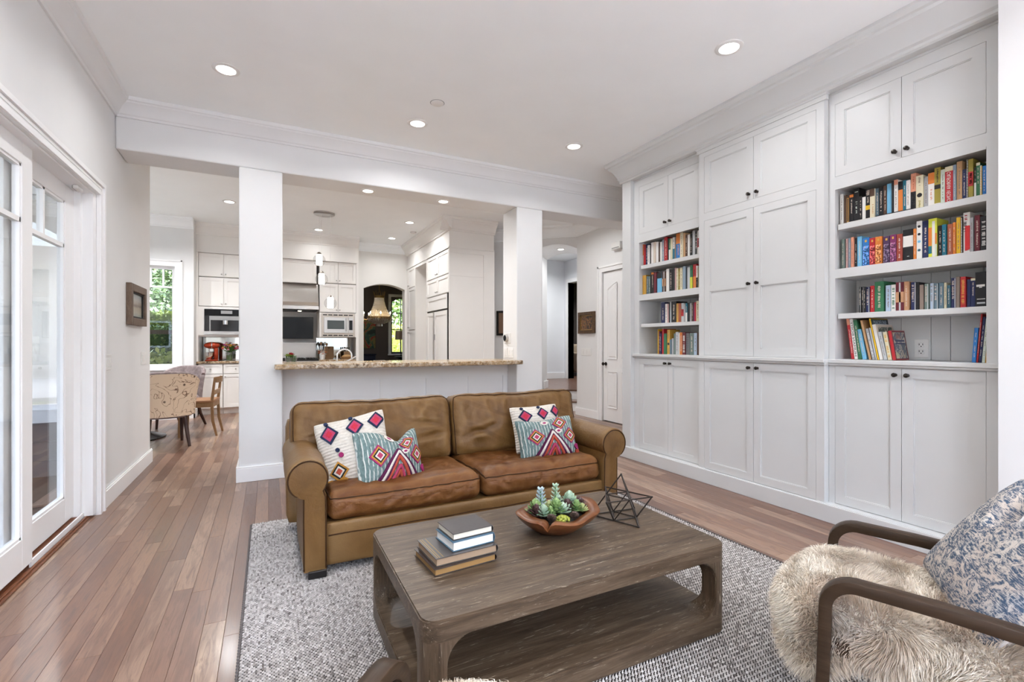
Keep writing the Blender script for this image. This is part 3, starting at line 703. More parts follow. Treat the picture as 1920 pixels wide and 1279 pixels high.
def spine_deco(y0, y1, z0, h, deco, col, X, rr, root):
    """printed marks on a spine, a hair proud of it; y grows away from the chairs"""
    w = y1-y0; e = .0006; yc = (y0+y1)/2
    def bar(name, a0, a1, b0, b1, mat): part(name, MB().box(X-e, X+.001, y0+w*a0, y0+w*a1, z0+h*b0, z0+h*b1), mat, root)
    dark = col in ('white','cream','yellow','mint','beige','silver','iceblue','lime','amber','grey','tan','salmon','pink')
    tc = ink('taupe') if dark else ink('beige')
    def title(b0, b1, mat=None, a0=.38, a1=.62):
        m = MB(); z = b1
        while z > b0:
            s = rr.uniform(.010, .030)
            if rr.random() < .8: m.box(X-e, X+.001, y0+w*(a0+rr.uniform(-.05, .05)), y0+w*(a1+rr.uniform(-.05, .05)), z0+h*max(b0, z-s), z0+h*z)
            z -= s + .012
        if m.v: part('spine_lettering', m, mat or tc, root, kind='stuff')
    d = deco
    if d == 't': title(.15, .85)
    elif d == 'g': bar('spine_panel', .18, .82, .08, .92, ink('amber')); part('spine_panel', MB().box(X-.0009, X, y0+w*.28, y0+w*.72, z0+h*.1, z0+h*.9), BM[col], root)
    elif d == 'gr': title(.25, .6, ink('mint')); bar('spine_band', .2, .8, .88, .9, ink('mint'))
    elif d == 'rt': bar('spine_band', 0, 1, .90, 1, ink('orange' if col == 'black' else 'red')); title(.3, .85)
    elif d == 'yb': bar('spine_band', 0, 1, .32, .47, ink('yellow')); title(.82, .98, None, .2, .8); title(.55, .75)
    elif d == 'bt': bar('spine_band', 0, 1, .74, 1, ink('brown')); title(.1, .5, ink('tan'), .2, .5)
    elif d == 'pt': bar('spine_band', 0, 1, .84, 1, ink('salmon')); title(.15, .75)
    elif d == 'ot': bar('spine_band', 0, 1, .68 if col == 'white' else .60, 1, ink('orange')); title(.15, .55, ink('salmon')); 
    elif d == 'kt': bar('spine_band', 0, 1, .72, 1, ink('black'))
    elif d == 'kb': bar('spine_band', 0, 1, 0, .48, ink('black')); title(.1, .4, ink('white')); title(.55, .9, ink('rust'))
    elif d == 'kc':
        m = MB(); m.lathe([(0, 0), (w*.36, 0), (w*.36, .001)], (0,0,0), 18, ax='x'); m.mapv(lambda x, y, z: (X-e+x*.5, yc+y, z0+h*.42+z)); part('spine_emblem', m, ink('black'), root); title(.62, .95); title(.06, .26, ink('olive'))
    elif d == 'km': bar('spine_band', 0, 1, .44, .55, ink('black')); title(.6, .95, ink('black')); bar('spine_band', 0, 1, 0, .07, ink('white'))
    elif d == 'rm': bar('spine_band', 0, 1, .32, .68, ink('red')); title(.36, .64, ink('white'), .2, .8)
    elif d == 'gm': bar('spine_band', 0, 1, .3, .66, ink('copper')); bar('spine_band', .4, .6, .02, .98, ink('silver'))
    elif d in ('wb', 'tb', 'lb', 'ob'): bar('spine_band', 0, 1, .02, .5, ink({'wb': 'white', 'tb': 'teal', 'lb': 'lime', 'ob': 'orange'}[d])); title(.55, .9, ink('black') if d != 'wb' else None)
    elif d == 'wt': bar('spine_band', 0, 1, .92, 1, ink('cream')); title(.4, .85)
    elif d == 'gt': title(.1, .9, ink('green' if col == 'white' else 'amber'), .25, .75)
    elif d == 's': bar('spine_stripe', .1, .28, .02, .98, ink('silver')); title(.3, .9, None, .45, .8)
    elif d == 'sp':
        m = MB()
        for i in range(int(h/.009)): m.box(X-.002, X+.002, y0+w*.05, y0+w*.95, z0+.005+i*.009, z0+.0095+i*.009)
        part('spiral_binding', m, ink('white' if col != 'grey' else 'black'), root)
    elif d == 'art':
        base = BC[col]; pal = [base, tuple(x*.25 for x in base), tuple(min(1, x*1.8+.12) for x in base), (.55, .42, .34), base]
        part('spine_picture', MB().box(X-e, X+.001, y0+w*.08, y1-w*.08, z0+h*.08, z0+h*.72), art_mat('printed_spine_'+col, pal, 40), root); bar('spine_emblem', .35, .65, .85, .93, ink('amber'))
    elif d == 'wl': bar('spine_label', .02, .98, .46, .80, ink('white')); bar('spine_emblem', .4, .6, .15, .17, ink('silver'))
    elif d == 'dots':
        for i, (b, c) in enumerate(((.86, 'black'), (.66, 'black'), (.47, 'skyblue'), (.25, 'darkteal'))):
            m = MB(); m.lathe([(0, 0), (w*.3, 0), (w*.3, .001)], (0,0,0), 14, ax='x'); m.mapv(lambda x, y, z: (X-e+x*.5, yc+y, z0+h*b+z)); part('spine_emblem', m, ink(c), root)
    elif d == 'og': bar('spine_label', .22, .55, .04, .93, ink('white')); bar('spine_band', .6, 1, .32, .78, ink('orange')); bar('spine_band', 0, .2, .35, .62, ink('orange')); bar('spine_band', 0, .2, .05, .34, ink('mint')); bar('spine_band', .6, 1, .12, .31, ink('teal'))
    elif d == 'rs': part('spine_picture', MB().box(X-e, X+.001, y0, y0+w*.75, z0+h*.08, z0+h*.68), art_mat('printed_red_splash', [(.6, .56, .5), (.55, .02, .02), (.60, .03, .03), (.5, .05, .04)], 12), root); title(.5, .78, ink('black'), .5, .95); title(.82, .97, ink('red'), .4, .8)
    elif d == 'big': title(.1, .85, ink('white'), .2, .75)
    elif d == 'big2': bar('spine_lettering', .15, .9, .58, .64, ink('white')); bar('spine_lettering', .4, .65, .55, .57, ink('white')); bar('spine_stripe', .12, .85, .215, .235, ink('white')); bar('spine_lettering', .12, .85, .09, .135, ink('silver'))
    elif d == 'CAL':
        bar('spine_band', 0, 1, .87, 1, ink('cream')); tm = text_mb('CALIFORNIA VECINO', w*.62); a = np.array(tm.v); sc = h*.80/(a[:,0].max()-a[:,0].min())
        tm.mapv(lambda x, y, z: (X-e-.0004+z*.2, yc+y*1.15, z0+h*.45-x*sc)); part('spine_lettering', tm, ink('white'), root)
NTH = 'first second third fourth fifth sixth seventh eighth ninth tenth eleventh twelfth thirteenth fourteenth fifteenth sixteenth seventeenth eighteenth nineteenth twentieth twenty-first twenty-second twenty-third twenty-fourth twenty-fifth twenty-sixth twenty-seventh twenty-eighth twenty-ninth thirtieth thirty-first thirty-second thirty-third thirty-fourth thirty-fifth'.split()
def book_mesh(y0, y1, z0, h, dep, X, col, root):
    c = .0022; w = y1-y0
    m = MB(); m.box(X, X+c, y0, y1, z0, z0+h).box(X+c, X+dep, y0, y0+min(c, w*.2), z0, z0+h).box(X+c, X+dep, y1-min(c, w*.2), y1, z0, z0+h)
    part('cover', m, BM[col], root, bev=.0006)
    part('page_block', MB().box(X+c, X+dep-.004, y0+min(c, w*.2), y1-min(c, w*.2), z0+.0025, z0+h-.003), PAGES, root)
SHELF = {}
SHELF['R1'] = [(1.915,1.935,0.214,'white','t'),(1.899,1.912,0.203,'brown',''),(1.879,1.899,0.195,'brown','g'),(1.852,1.877,0.196,'black','rt'),(1.819,1.852,0.231,'black','gr'),(1.8,1.819,0.17,'black','t'),(1.778,1.8,0.16,'white',''),(1.749,1.778,0.199,'black','yb'),(1.722,1.749,0.198,'cream','bt'),(1.7,1.722,0.195,'slate','t'),(1.673,1.7,0.195,'black','t'),(1.656,1.673,0.198,'brown','t'),(1.627,1.656,0.205,'skyblue',''),(1.616,1.627,0.216,'black',''),(1.594,1.616,0.218,'white','pt'),(1.567,1.593,0.2,'orange','kt'),(1.548,1.567,0.2,'teal','t'),(1.528,1.548,0.194,'white','t'),(1.5,1.528,0.23,'salmon','kb'),(1.463,1.5,0.206,'cream','kc'),(1.441,1.462,0.191,'grey','t'),(1.41,1.441,0.205,'white','ot'),(1.38,1.41,0.227,'olive','km'),(1.358,1.379,0.206,'mint','t'),(1.32,1.357,0.214,'red','CAL'),(1.307,1.32,0.215,'greyblue','t'),(1.282,1.307,0.23,'tan','t'),(1.263,1.281,0.177,'navy','t'),(1.255,1.262,0.227,'black','sp'),(1.232,1.254,0.225,'olive','rm'),(1.22,1.229,0.171,'black','wb'),(1.203,1.22,0.193,'green','wt'),(1.194,1.202,0.171,'yellow','sp'),(1.176,1.193,0.167,'blue','t')]
SHELF['R2'] = [(1.908,1.927,0.21,'greygreen','t'),(1.889,1.903,0.21,'pink','t'),(1.87,1.885,0.21,'greyblue','t'),(1.848,1.865,0.211,'salmon','t'),(1.832,1.847,0.204,'black','t'),(1.801,1.829,0.21,'skyblue','t'),(1.757,1.798,0.192,'blue','art'),(1.721,1.755,0.184,'red','art'),(1.681,1.718,0.184,'orange','art'),(1.639,1.678,0.179,'purple','art'),(1.603,1.636,0.181,'plum','art'),(1.57,1.601,0.178,'brick','t'),(1.513,1.569,0.198,'black','wl'),(1.497,1.512,0.194,'orange','t'),(1.469,1.496,0.236,'white','dots'),(1.438,1.468,0.231,'navy','t'),(1.396,1.437,0.236,'lime','og'),(1.373,1.392,0.187,'black','t'),(1.351,1.371,0.188,'teal','t'),(1.324,1.348,0.186,'rust','t'),(1.308,1.321,0.19,'orange','t'),(1.288,1.307,0.216,'yellow','t'),(1.279,1.286,0.214,'black','sp'),(1.248,1.278,0.236,'white','rs'),(1.232,1.246,0.201,'grey','t'),(1.205,1.229,0.21,'maroon','t'),(1.176,1.203,0.198,'black','big')]
SHELF['R3'] = [(1.803,1.814,0.175,'black','s'),(1.789,1.802,0.174,'black','s'),(1.776,1.789,0.172,'black','t'),(1.753,1.775,0.17,'navy','s'),(1.725,1.749,0.175,'red','t'),(1.672,1.724,0.198,'green','t'),(1.633,1.661,0.168,'iceblue','t'),(1.605,1.63,0.169,'white','gt'),(1.56,1.604,0.181,'maroon','gm'),(1.536,1.559,0.181,'copper','t'),(1.501,1.528,0.174,'navy','s'),(1.485,1.501,0.171,'black',''),(1.461,1.481,0.152,'taupe',''),(1.436,1.456,0.156,'greygreen','s'),(1.413,1.432,0.157,'iceblue','s'),(1.39,1.41,0.154,'slate','s'),(1.366,1.388,0.155,'slate','t'),(1.352,1.365,0.153,'cream','t'),(1.331,1.348,0.135,'darkteal','t'),(1.307,1.329,0.176,'navy','s'),(1.29,1.307,0.18,'taupe',''),(1.264,1.288,0.177,'red','gt'),(1.244,1.26,0.159,'navy',''),(1.223,1.243,0.163,'navy','wt'),(1.175,1.223,0.194,'black','big2')]
SHELF['L1'] = [(3.891,3.913,0.232,'orange','wb'),(3.863,3.89,0.222,'red',''),(3.832,3.86,0.225,'navy','t'),(3.796,3.825,0.207,'white','t'),(3.775,3.794,0.205,'black',''),(3.739,3.774,0.225,'white',''),(3.706,3.736,0.224,'beige',''),(3.674,3.703,0.218,'white',''),(3.658,3.672,0.211,'brown',''),(3.63,3.656,0.21,'white',''),(3.597,3.629,0.227,'greyblue','t'),(3.551,3.596,0.245,'red','t'),(3.53,3.544,0.223,'black',''),(3.507,3.529,0.219,'green','wb'),(3.483,3.506,0.216,'cream',''),(3.455,3.481,0.222,'white','tb'),(3.436,3.452,0.214,'taupe',''),(3.383,3.435,0.246,'blue','ot'),(3.346,3.382,0.248,'cream','t'),(3.319,3.345,0.239,'tan',''),(3.292,3.316,0.214,'brown','t'),(3.262,3.289,0.209,'white',''),(3.234,3.26,0.213,'black','t'),(3.204,3.233,0.236,'silver',''),(3.18,3.203,0.221,'black','s'),(3.155,3.177,0.226,'white','rm')]
SHELF['L2'] = [(3.851,3.9,0.209,'amber',''),(3.822,3.846,0.194,'slate','t'),(3.796,3.82,0.191,'greygreen','t'),(3.774,3.793,0.23,'black',''),(3.736,3.772,0.224,'black','rt'),(3.698,3.734,0.219,'maroon',''),(3.619,3.684,0.207,'skyblue','kt'),(3.568,3.617,0.211,'brown','gm'),(3.526,3.563,0.231,'white',''),(3.484,3.523,0.219,'black','t'),(3.452,3.483,0.223,'black',''),(3.434,3.45,0.228,'pink',''),(3.411,3.432,0.219,'cream','t'),(3.389,3.409,0.216,'olive','t'),(3.358,3.388,0.215,'cream','t'),(3.315,3.348,0.226,'greyblue',''),(3.302,3.312,0.217,'black',''),(3.266,3.3,0.212,'silver',''),(3.234,3.265,0.225,'green','lb'),(3.192,3.232,0.228,'red','ob'),(3.17,3.19,0.21,'white','kb'),(3.155,3.169,0.194,'olive','')]
SHELF['L3'] = [(3.591,3.64,0.211,'navy','t'),(3.553,3.581,0.191,'white','t'),(3.532,3.552,0.189,'pink',''),(3.516,3.53,0.204,'black',''),(3.501,3.514,0.211,'silver',''),(3.44,3.5,0.208,'black','t'),(3.41,3.435,0.185,'amber','t'),(3.378,3.409,0.183,'rust',''),(3.343,3.375,0.183,'silver','rm'),(3.32,3.34,0.173,'grey',''),(3.296,3.318,0.179,'teal','wb'),(3.269,3.295,0.18,'black',''),(3.246,3.267,0.176,'grey','t'),(3.226,3.245,0.18,'brown','t'),(3.208,3.225,0.175,'plum',''),(3.189,3.207,0.179,'red',''),(3.151,3.187,0.189,'cream','t')]
SHELF['L4'] = [(3.676,3.686,0.253,'yellow',''),(3.655,3.674,0.231,'maroon','t'),(3.631,3.654,0.208,'navy','t'),(3.605,3.628,0.254,'red',''),(3.562,3.602,0.207,'green',''),(3.524,3.559,0.244,'amber','kc'),(3.494,3.52,0.147,'slate',''),(3.472,3.492,0.157,'grey',''),(3.449,3.469,0.205,'greygreen',''),(3.408,3.446,0.219,'silver','t'),(3.394,3.406,0.209,'white',''),(3.36,3.393,0.214,'orange','t'),(3.318,3.357,0.213,'maroon','big'),(3.276,3.309,0.204,'grey','sp'),(3.222,3.27,0.206,'greygreen','t'),(3.181,3.217,0.205,'iceblue','t'),(3.151,3.178,0.209,'brown','')]
SZ = {'1': 2.035, '2': 1.728, '3': 1.423, '4': 1.1125}
ROWN = {'1': 'top shelf', '2': 'second shelf', '3': 'third shelf', '4': 'lowest shelf'}
for key, rows in SHELF.items():
    rr = random.Random(key); z0 = SZ[key[1]]; n = len(rows)
    for i, (y0, y1, h, col, deco) in enumerate(rows):
        if key == 'R1': z0 = SZ['1'] + (.013 if 10 <= i <= 18 else .006 if 3 <= i <= 8 else 0); hh = h - (z0 - SZ['1'])
        else: hh = h
        y0 += .0004; y1 -= .0004; X = 3.53 + rr.uniform(-.006, .006); dep = rr.uniform(.14, .19)
        side = 'outlet' if key[0] == 'R' else 'hallway'
        # counted from the cupboard: in the outlet bay the cupboard is at the high-y end, in the hallway bay at the low-y end
        k = i if key[0] == 'R' else n-1-i
        wd = 'slim' if y1-y0 < .018 else 'thick' if y1-y0 > .034 else 'upright'
        lab = f"{wd} {CNAME.get(col, col)} book, {NTH[k]} from the cupboard on the {ROWN[key[1]]} of the {side} bay"
        t = thing('book', lab, 'book', (X+.08, (y0+y1)/2, z0), 0, f"books on the {ROWN[key[1]]} of the {side} bay")
        book_mesh(y0, y1, z0, hh, dep, X, col, t); spine_deco(y0, y1, z0, hh, deco, col, X, rr, t)
# two volumes lying flat under the upright books of the top shelf
t = thing('book', 'thin black book lying flat under upright books on the top shelf', 'book', (3.60, 1.61, 2.0352), 0, 'books lying flat on the top shelf')
part('cover', MB().box(3.515, 3.70, 1.515, 1.712, 2.0352, 2.0375).box(3.515, 3.70, 1.515, 1.712, 2.0455, 2.0476).box(3.515, 3.5175, 1.515, 1.712, 2.0375, 2.0455), BM['black'], t)
part('page_block', MB().box(3.5175, 3.696, 1.518, 1.709, 2.0375, 2.0455), PAGES, t)
t = thing('booklet', 'thin white booklet lying flat under dark books on the top shelf', 'booklet', (3.60, 1.80, 2.0352), 0, 'books lying flat on the top shelf')
part('cover', MB().box(3.500, 3.68, 1.725, 1.877, 2.0352, 2.0360).box(3.500, 3.68, 1.725, 1.877, 2.0402, 2.0408), BM['white'], t); part('page_block', MB().box(3.501, 3.68, 1.726, 1.876, 2.0360, 2.0402), PAGES, t)
# leaning children's books on the ledge
LEAN = [(1.847, 1.866, .033, .280, 'red', 'pt', 'red and white spotted spine'), (1.825, 1.846, .033, .276, 'white', 'HB', 'white spine with black capitals'), (1.800, 1.822, .034, .268, 'green', 't', 'bright green spine'),
        (1.772, 1.797, .036, .204, 'skyblue', 't', 'sky-blue spine'), (1.745, 1.758, .055, .264, 'tan', '', 'tan spine'), (1.722, 1.739, .042, .208, 'grey', 'big', 'grey spine with black lettering'),
        (1.711, 1.719, .040, .213, 'silver', '', 'very thin silver spine'), (1.699, 1.708, .052, .274, 'yellow', 'MAD', 'yellow spine and navy cover'), (1.677, 1.696, .046, .234, 'white', 'pic', 'white spine and pictured cover'),
        (1.653, 1.673, .036, .184, 'silver', 't', 'pale lilac spine'), (1.628, 1.650, .031, .183, 'cream', 'gt', 'cream and green spine'), (1.606, 1.623, .028, .191, 'red', '365', 'crimson spine and picture cover')]
NAVYC = plain('navy_cover', (.012, .03, .05), .35)
def cover_art(name, pal, sc): return art_mat(name, pal, sc)
for i, (y0, y1, dy, h, col, deco, desc) in enumerate(LEAN):
    rr = random.Random(i*5+1); X = 3.531; w = (y1-y0)*.94; ang = math.atan2(dy, h); dep = .21 if h > .23 else .165
    piv = Vector((X, y0, 1.1122 + .0002))
    t = bpy.data.objects.new('picture_book', None); C.objects.link(t); t.location = piv; t.rotation_euler = (-ang, 0, 0); ORG[t.name] = Vector((0,0,0)); t.empty_display_size = .05
    tag(t, f'leaning childrens book with {desc} on the lowest shelf', 'book', 'childrens books leaning on the lowest shelf of the outlet bay')
    col2 = {'silver': 'silver'}.get(col, col)
    t.rotation_euler = (ang, 0, 0)
    t.location = (X, y0, 1.1124 + w*0)
    hh = h/math.cos(ang) - .004
    # rotation by +ang about x sends z towards -y; lean towards +y needs the negative angle with the pivot on the low-y corner lifted
    t.rotation_euler = (-ang, 0, 0); t.location = (X, y0, 1.1124 + w*math.sin(ang))
    book_mesh(0, w, 0, hh, dep, 0, col2, t)
    if deco in ('t', 'pt', 'big', 'gt'): spine_deco(0, w, 0, hh, deco, col2, 0, rr, t)
    if deco == 'HB':
        tm = text_mb('HUMAN BODY', w*.95); a = np.array(tm.v); sc = hh*.86/(a[:,0].max()-a[:,0].min())
        tm.mapv(lambda x, y, z: (-.0006+z*.2, w/2-y, hh*.5+x*sc)); part('spine_lettering', tm, ink('black'), t)
    if deco == 'MAD':
        part('front_cover', MB().box(.004, dep-.002, -.0006, .0004, hh*.02, hh*.985), NAVYC, t)
        tm = text_mb('MADELINE', .040); tm.mapv(lambda x, y, z: (.107+x*.86, -.0010-z*.2, hh*.90+y)); part('cover_lettering', tm, ink('iceblue'), t)
    if deco == 'pic':
        part('front_cover', MB().box(.004, dep-.002, -.0006, .0004, hh*.02, hh*.985), ink('beige'), t)
        part('cover_picture', MB().box(.025, dep-.02, -.0012, -.0005, hh*.30, hh*.92), art_mat('cover_picture_mixed', [(.60, .55, .45), (.10, .12, .10), (.62, .58, .5), (.36, .22, .08)], 18), t)
    if deco == '365':
        part('front_cover', MB().box(.004, dep-.002, -.0006, .0004, hh*.02, hh*.985), ink('maroon'), t)
        part('cover_picture', MB().box(.014, dep-.014, -.0012, -.0005, hh*.05, hh*.94), art_mat('cover_picture_farm', [(.45, .40, .33), (.07, .09, .12), (.42, .34, .26), (.30, .34, .12), (.30, .10, .06)], 16), t)
        tm = text_mb('365', .045); tm.mapv(lambda x, y, z: (.07+x*.85, -.0018-z*.2, hh*.80+y)); part('cover_lettering', tm, ink('rust'), t)
        m = MB(); m.box(.03, .14, -.0017, -.001, hh*.62, hh*.68).box(.03, .14, -.0017, -.001, hh*.53, hh*.58); part('cover_stripe', m, ink('navy'), t)
for i, (y0, y1, h, dy, col, desc) in enumerate(((1.222, 1.240, .195, .012, 'blue', 'blue spine'), (1.213, 1.220, .272, .020, 'red', 'thin red spine'), (1.199, 1.211, .255, .020, 'navy', 'navy spine'), (1.184, 1.197, .245, .018, 'mint', 'mint-green spine'), (1.172, 1.182, .235, .014, 'amber', 'amber spine'))):
    ang = math.atan2(dy, h); w = (y1-y0)*.95
    t = bpy.data.objects.new('picture_book', None); C.objects.link(t); t.empty_display_size = .05; t.rotation_euler = (ang, 0, 0); t.location = (3.53, y0, 1.1124); ORG[t.name] = Vector((0,0,0))
    tag(t, f'childrens book with {desc} in the short row beside the wall pier', 'book', 'short row of childrens books beside the wall pier')
    book_mesh(0, w, 0, h, .18, 0, col, t); spine_deco(0, w, 0, h, 't', col, 0, random.Random(i), t)
# ------------------------------------------------------------------ soft shapes
def soft_box(hx, hy, hz, r, n=18, puff=(0,0,0), wr=0, seed=0, fn=None):
    b = bmesh.new(); bmesh.ops.create_cube(b, size=2); bmesh.ops.subdivide_edges(b, edges=b.edges[:], cuts=n, use_grid_fill=True)
    H = Vector((hx, hy, hz)); off = Vector((seed*3.7, seed*1.3, seed*5.1))
    def mp(p):
        q = Vector((p[0]*hx, p[1]*hy, p[2]*hz)); c = Vector([max(-(H[i]-r), min(H[i]-r, q[i])) for i in range(3)])
        d = q-c; pos = c + (d.normalized()*r if d.length > 1e-9 else d)
        u, v, w = p
        pos.x += puff[0]*math.copysign(1, u)*(abs(u)**3)*(1-v*v)*(1-w*w)
        pos.y += puff[1]*math.copysign(1, v)*(abs(v)**3)*(1-u*u)*(1-w*w)
        pos.z += puff[2]*math.copysign(1, w)*(abs(w)**3)*(1-u**4)*(1-v**4)
        if wr:
            nn = Vector((u**5, v**5, w**5)); nn = nn.normalized() if nn.length > 1e-6 else Vector((0,0,1))
            s = noise.noise(pos*5.0+off)*.55 + noise.noise(Vector((pos.x*16, pos.y*7, pos.z*9))+off)*.35 + noise.noise(pos*26+off)*.12
            pos += nn*(wr*s)
        if fn: pos = Vector(fn(pos, p))
        return pos
    vs = [mp(v.co) for v in b.verts]
    fs = [tuple(x.index for x in f.verts) for f in b.faces]; b.free()
    m = MB(); m.add(vs, fs); return m, mp
def edge_loop(mp, axis, val, k=40, inset=.0):
    """closed path along the cube edge loop where coordinate `axis` = val"""
    pts = []; o = [i for i in range(3) if i != axis]
    for i in range(4*k):
        s = i//k; t = -1+2*(i % k)/k; a, c = [(t, -1), (1, t), (-t, 1), (-1, -t)][s]
        p = [0,0,0]; p[axis] = val; p[o[0]] = a; p[o[1]] = c; pts.append(mp(Vector(p)))
    return pts
def creases(segs, a, c):
    h = 0
    for (x0, y0, x1, y1, d, w) in segs:
        vx, vy = x1-x0, y1-y0; L2 = vx*vx+vy*vy; t = max(0, min(1, ((a-x0)*vx+(c-y0)*vy)/L2)); px, py = x0+vx*t, y0+vy*t
        r = math.hypot(a-px, c-py); k = math.sin(math.pi*(.08+.84*t))
        h += k*d*(-math.exp(-(r/w)**2) + .55*math.exp(-((r-2.1*w)/(1.1*w))**2))
    return h
# ------------------------------------------------------------------ sofa
SX0, SX1, SYF, SYB = .08, 2.25, 2.66, 3.60
SC = (SX0+SX1)/2
sofa = thing('sofa', 'aged brown leather two-cushion sofa with rolled arms standing on the rug', 'sofa', (SC, 3.13, .012))
def arm_profile(sx):
    cx, r = .18, .102; pts = [(.160, .047)]
    pts += [(.158, .30), (.158, .44)]
    for i in range(25):
        a = R(232 - i*(232+40)/24); pts.append((cx + r*math.cos(a)*1.0, .528 + r*.98*math.sin(a)))
    pts += [(.270, .43), (.272, .30), (.272, .047)]
    return [(x if sx < 0 else 2*SC-x, z) for x, z in pts]
for sx in (-1, 1):
    P = arm_profile(sx); k = len(P); m = MB(); ny = 16
    cx = sum(p[0] for p in P)/k
    ys = [SYF, SYF+.004, SYF+.012] + [SYF+.03+(3.42-SYF-.03)*j/ny for j in range(ny+1)]
    vs = []
    for j, y in enumerate(ys):
        sc_ = (.955, .99, 1.0)[j] if j < 3 else 1.0
        for (x, z) in P:
            w = noise.noise(Vector((x*9, y*5, z*9)))*.006 if j > 2 else 0
            vs.append((cx+(x-cx)*sc_ + w*.6, y, .30+(z-.30)*(sc_ if z > .06 else 1) + (w if z > .3 else 0)))
    fs = [(j*k+i, j*k+(i+1) % k, (j+1)*k+(i+1) % k, (j+1)*k+i) for j in range(len(ys)-1) for i in range(k)]
    fs += [tuple(range(k)), tuple(range((len(ys)-1)*k, len(ys)*k))]
    m.add(vs, fs); arm = part('arm', m, LEATHER, sofa, smooth=45)
    pth = [(cx+(x-cx)*.93, SYF-.001, .30+(z-.30)*.965) for x, z in P]
    part('piping', MB().tube(pth, .0042, 6, False), PIPING, arm, smooth=60)
    # shallow front panel of the arm
    m = MB(); q2 = [(cx+(x-cx)*.90, .30+(z-.30)*.95) for x, z in P]; q3 = [(cx+(x-cx)*.6, .32+(z-.32)*.85) for x, z in P]
    m.add([(x, SYF-.001, z) for x, z in q2]+[(x, SYF-.006, z) for x, z in q3], [(i, (i+1) % k, k+(i+1) % k, k+i) for i in range(k)]+[tuple(range(k, 2*k))])
    part('arm_front', m, LEATHER, arm, smooth=50)
m, mp = soft_box((SX1-SX0)/2-.19, .02, .112, .012, 10, wr=.002, seed=3); m.mapv(lambda x, y, z: (x+SC, y+SYF+.036, z+.165))
fr = part('front_rail', m, LEATHER, sofa, smooth=60)
part('welt', MB().tube([(SX0+.20+i*(SX1-SX0-.40)/30, SYF+.017, .212+.002*math.sin(i)) for i in range(31)], .004, 6), PIPING, fr, smooth=60)
m = MB(); m.box(SX0+.19, SX1-.19, SYF+.05, 3.45, .06, .265); part('seat_deck', m, LEATHER, sofa)
m, mp = soft_box((SX1-SX0)/2-.02, .085, .335, .05, 10, wr=.004, seed=5); m.mapv(lambda x, y, z: (x+SC, y+3.50+.05*(z/.3), z+.385)); part('back_frame', m, LEATHER, sofa, smooth=60)
for x in (SX0+.10, SX1-.19):
    for y in (SYF-.012, 3.46): part('foot', MB().box(x, x+.09, y, y+.08, .012, .05), plain('black_wood_foot', (.012, .010, .010), .4), sofa, bev=.004)
for i, (xa, xb) in enumerate(((.277, 1.158), (1.170, 2.053))):
    rc = random.Random(40+i); segT = [(rc.uniform(-.38, .38), rc.uniform(-.30, -.05), rc.uniform(-.38, .38), rc.uniform(-.30, .10), rc.uniform(.004, .009), rc.uniform(.010, .018)) for _ in range(9)]
    segF = [(x_, -.07, x_+rc.uniform(-.12, .12), .07, rc.uniform(.003, .007), rc.uniform(.008, .014)) for x_ in [-.36+.09*k_+rc.uniform(-.03, .03) for k_ in range(9)]]
    hx, hy, hz = (xb-xa)/2, .335, .082
    def sag(pos, p):
        # front lip droops a little, the seat is dished where people sit
        z = pos.z - .030*math.exp(-((pos.x)/.30)**2-((pos.y+.02)/.24)**2)*(1 if p[2] > 0 else .0) - .022*max(0, -p[1])**6*(1 if p[2] > .2 else .2)
        w = 0
        if p[1] < -.6 or p[2] > .6: w = .006*noise.noise(Vector((pos.x*14+pos.z*12, pos.y*9, pos.z*20+i*7))) - .016*max(0, .3-abs(noise.noise(Vector((pos.x*7-pos.z*14, pos.y*8+3, i*3.3)))))
        cT = creases(segT, pos.x, pos.y)*max(0, p[2])**4; cF = creases(segF, pos.x, pos.z)*max(0, -p[1])**4
        return (pos.x, pos.y - (w if p[1] < -.6 else 0) - cF, z + (w if p[2] > .6 else 0) + cT)
    m, mp = soft_box(hx, hy, hz, .05, 46, (.004, .018, .022), .006, i+1, sag)
    M = Matrix.Translation(((xa+xb)/2, 3.015, .352)) @ Matrix.Rotation(R(-2.0), 4, 'X')
    m.xf(M); c = part('seat_cushion', m, LEATHS, sofa, smooth=70)
    for w in (.80,):
        part('piping', MB().tube([M @ Vector(p) for p in edge_loop(lambda q_: mp(Vector((q_[0], q_[1], w)))*1.004, 2, w, 30)], .0042, 6, True), PIPING, c, smooth=60)
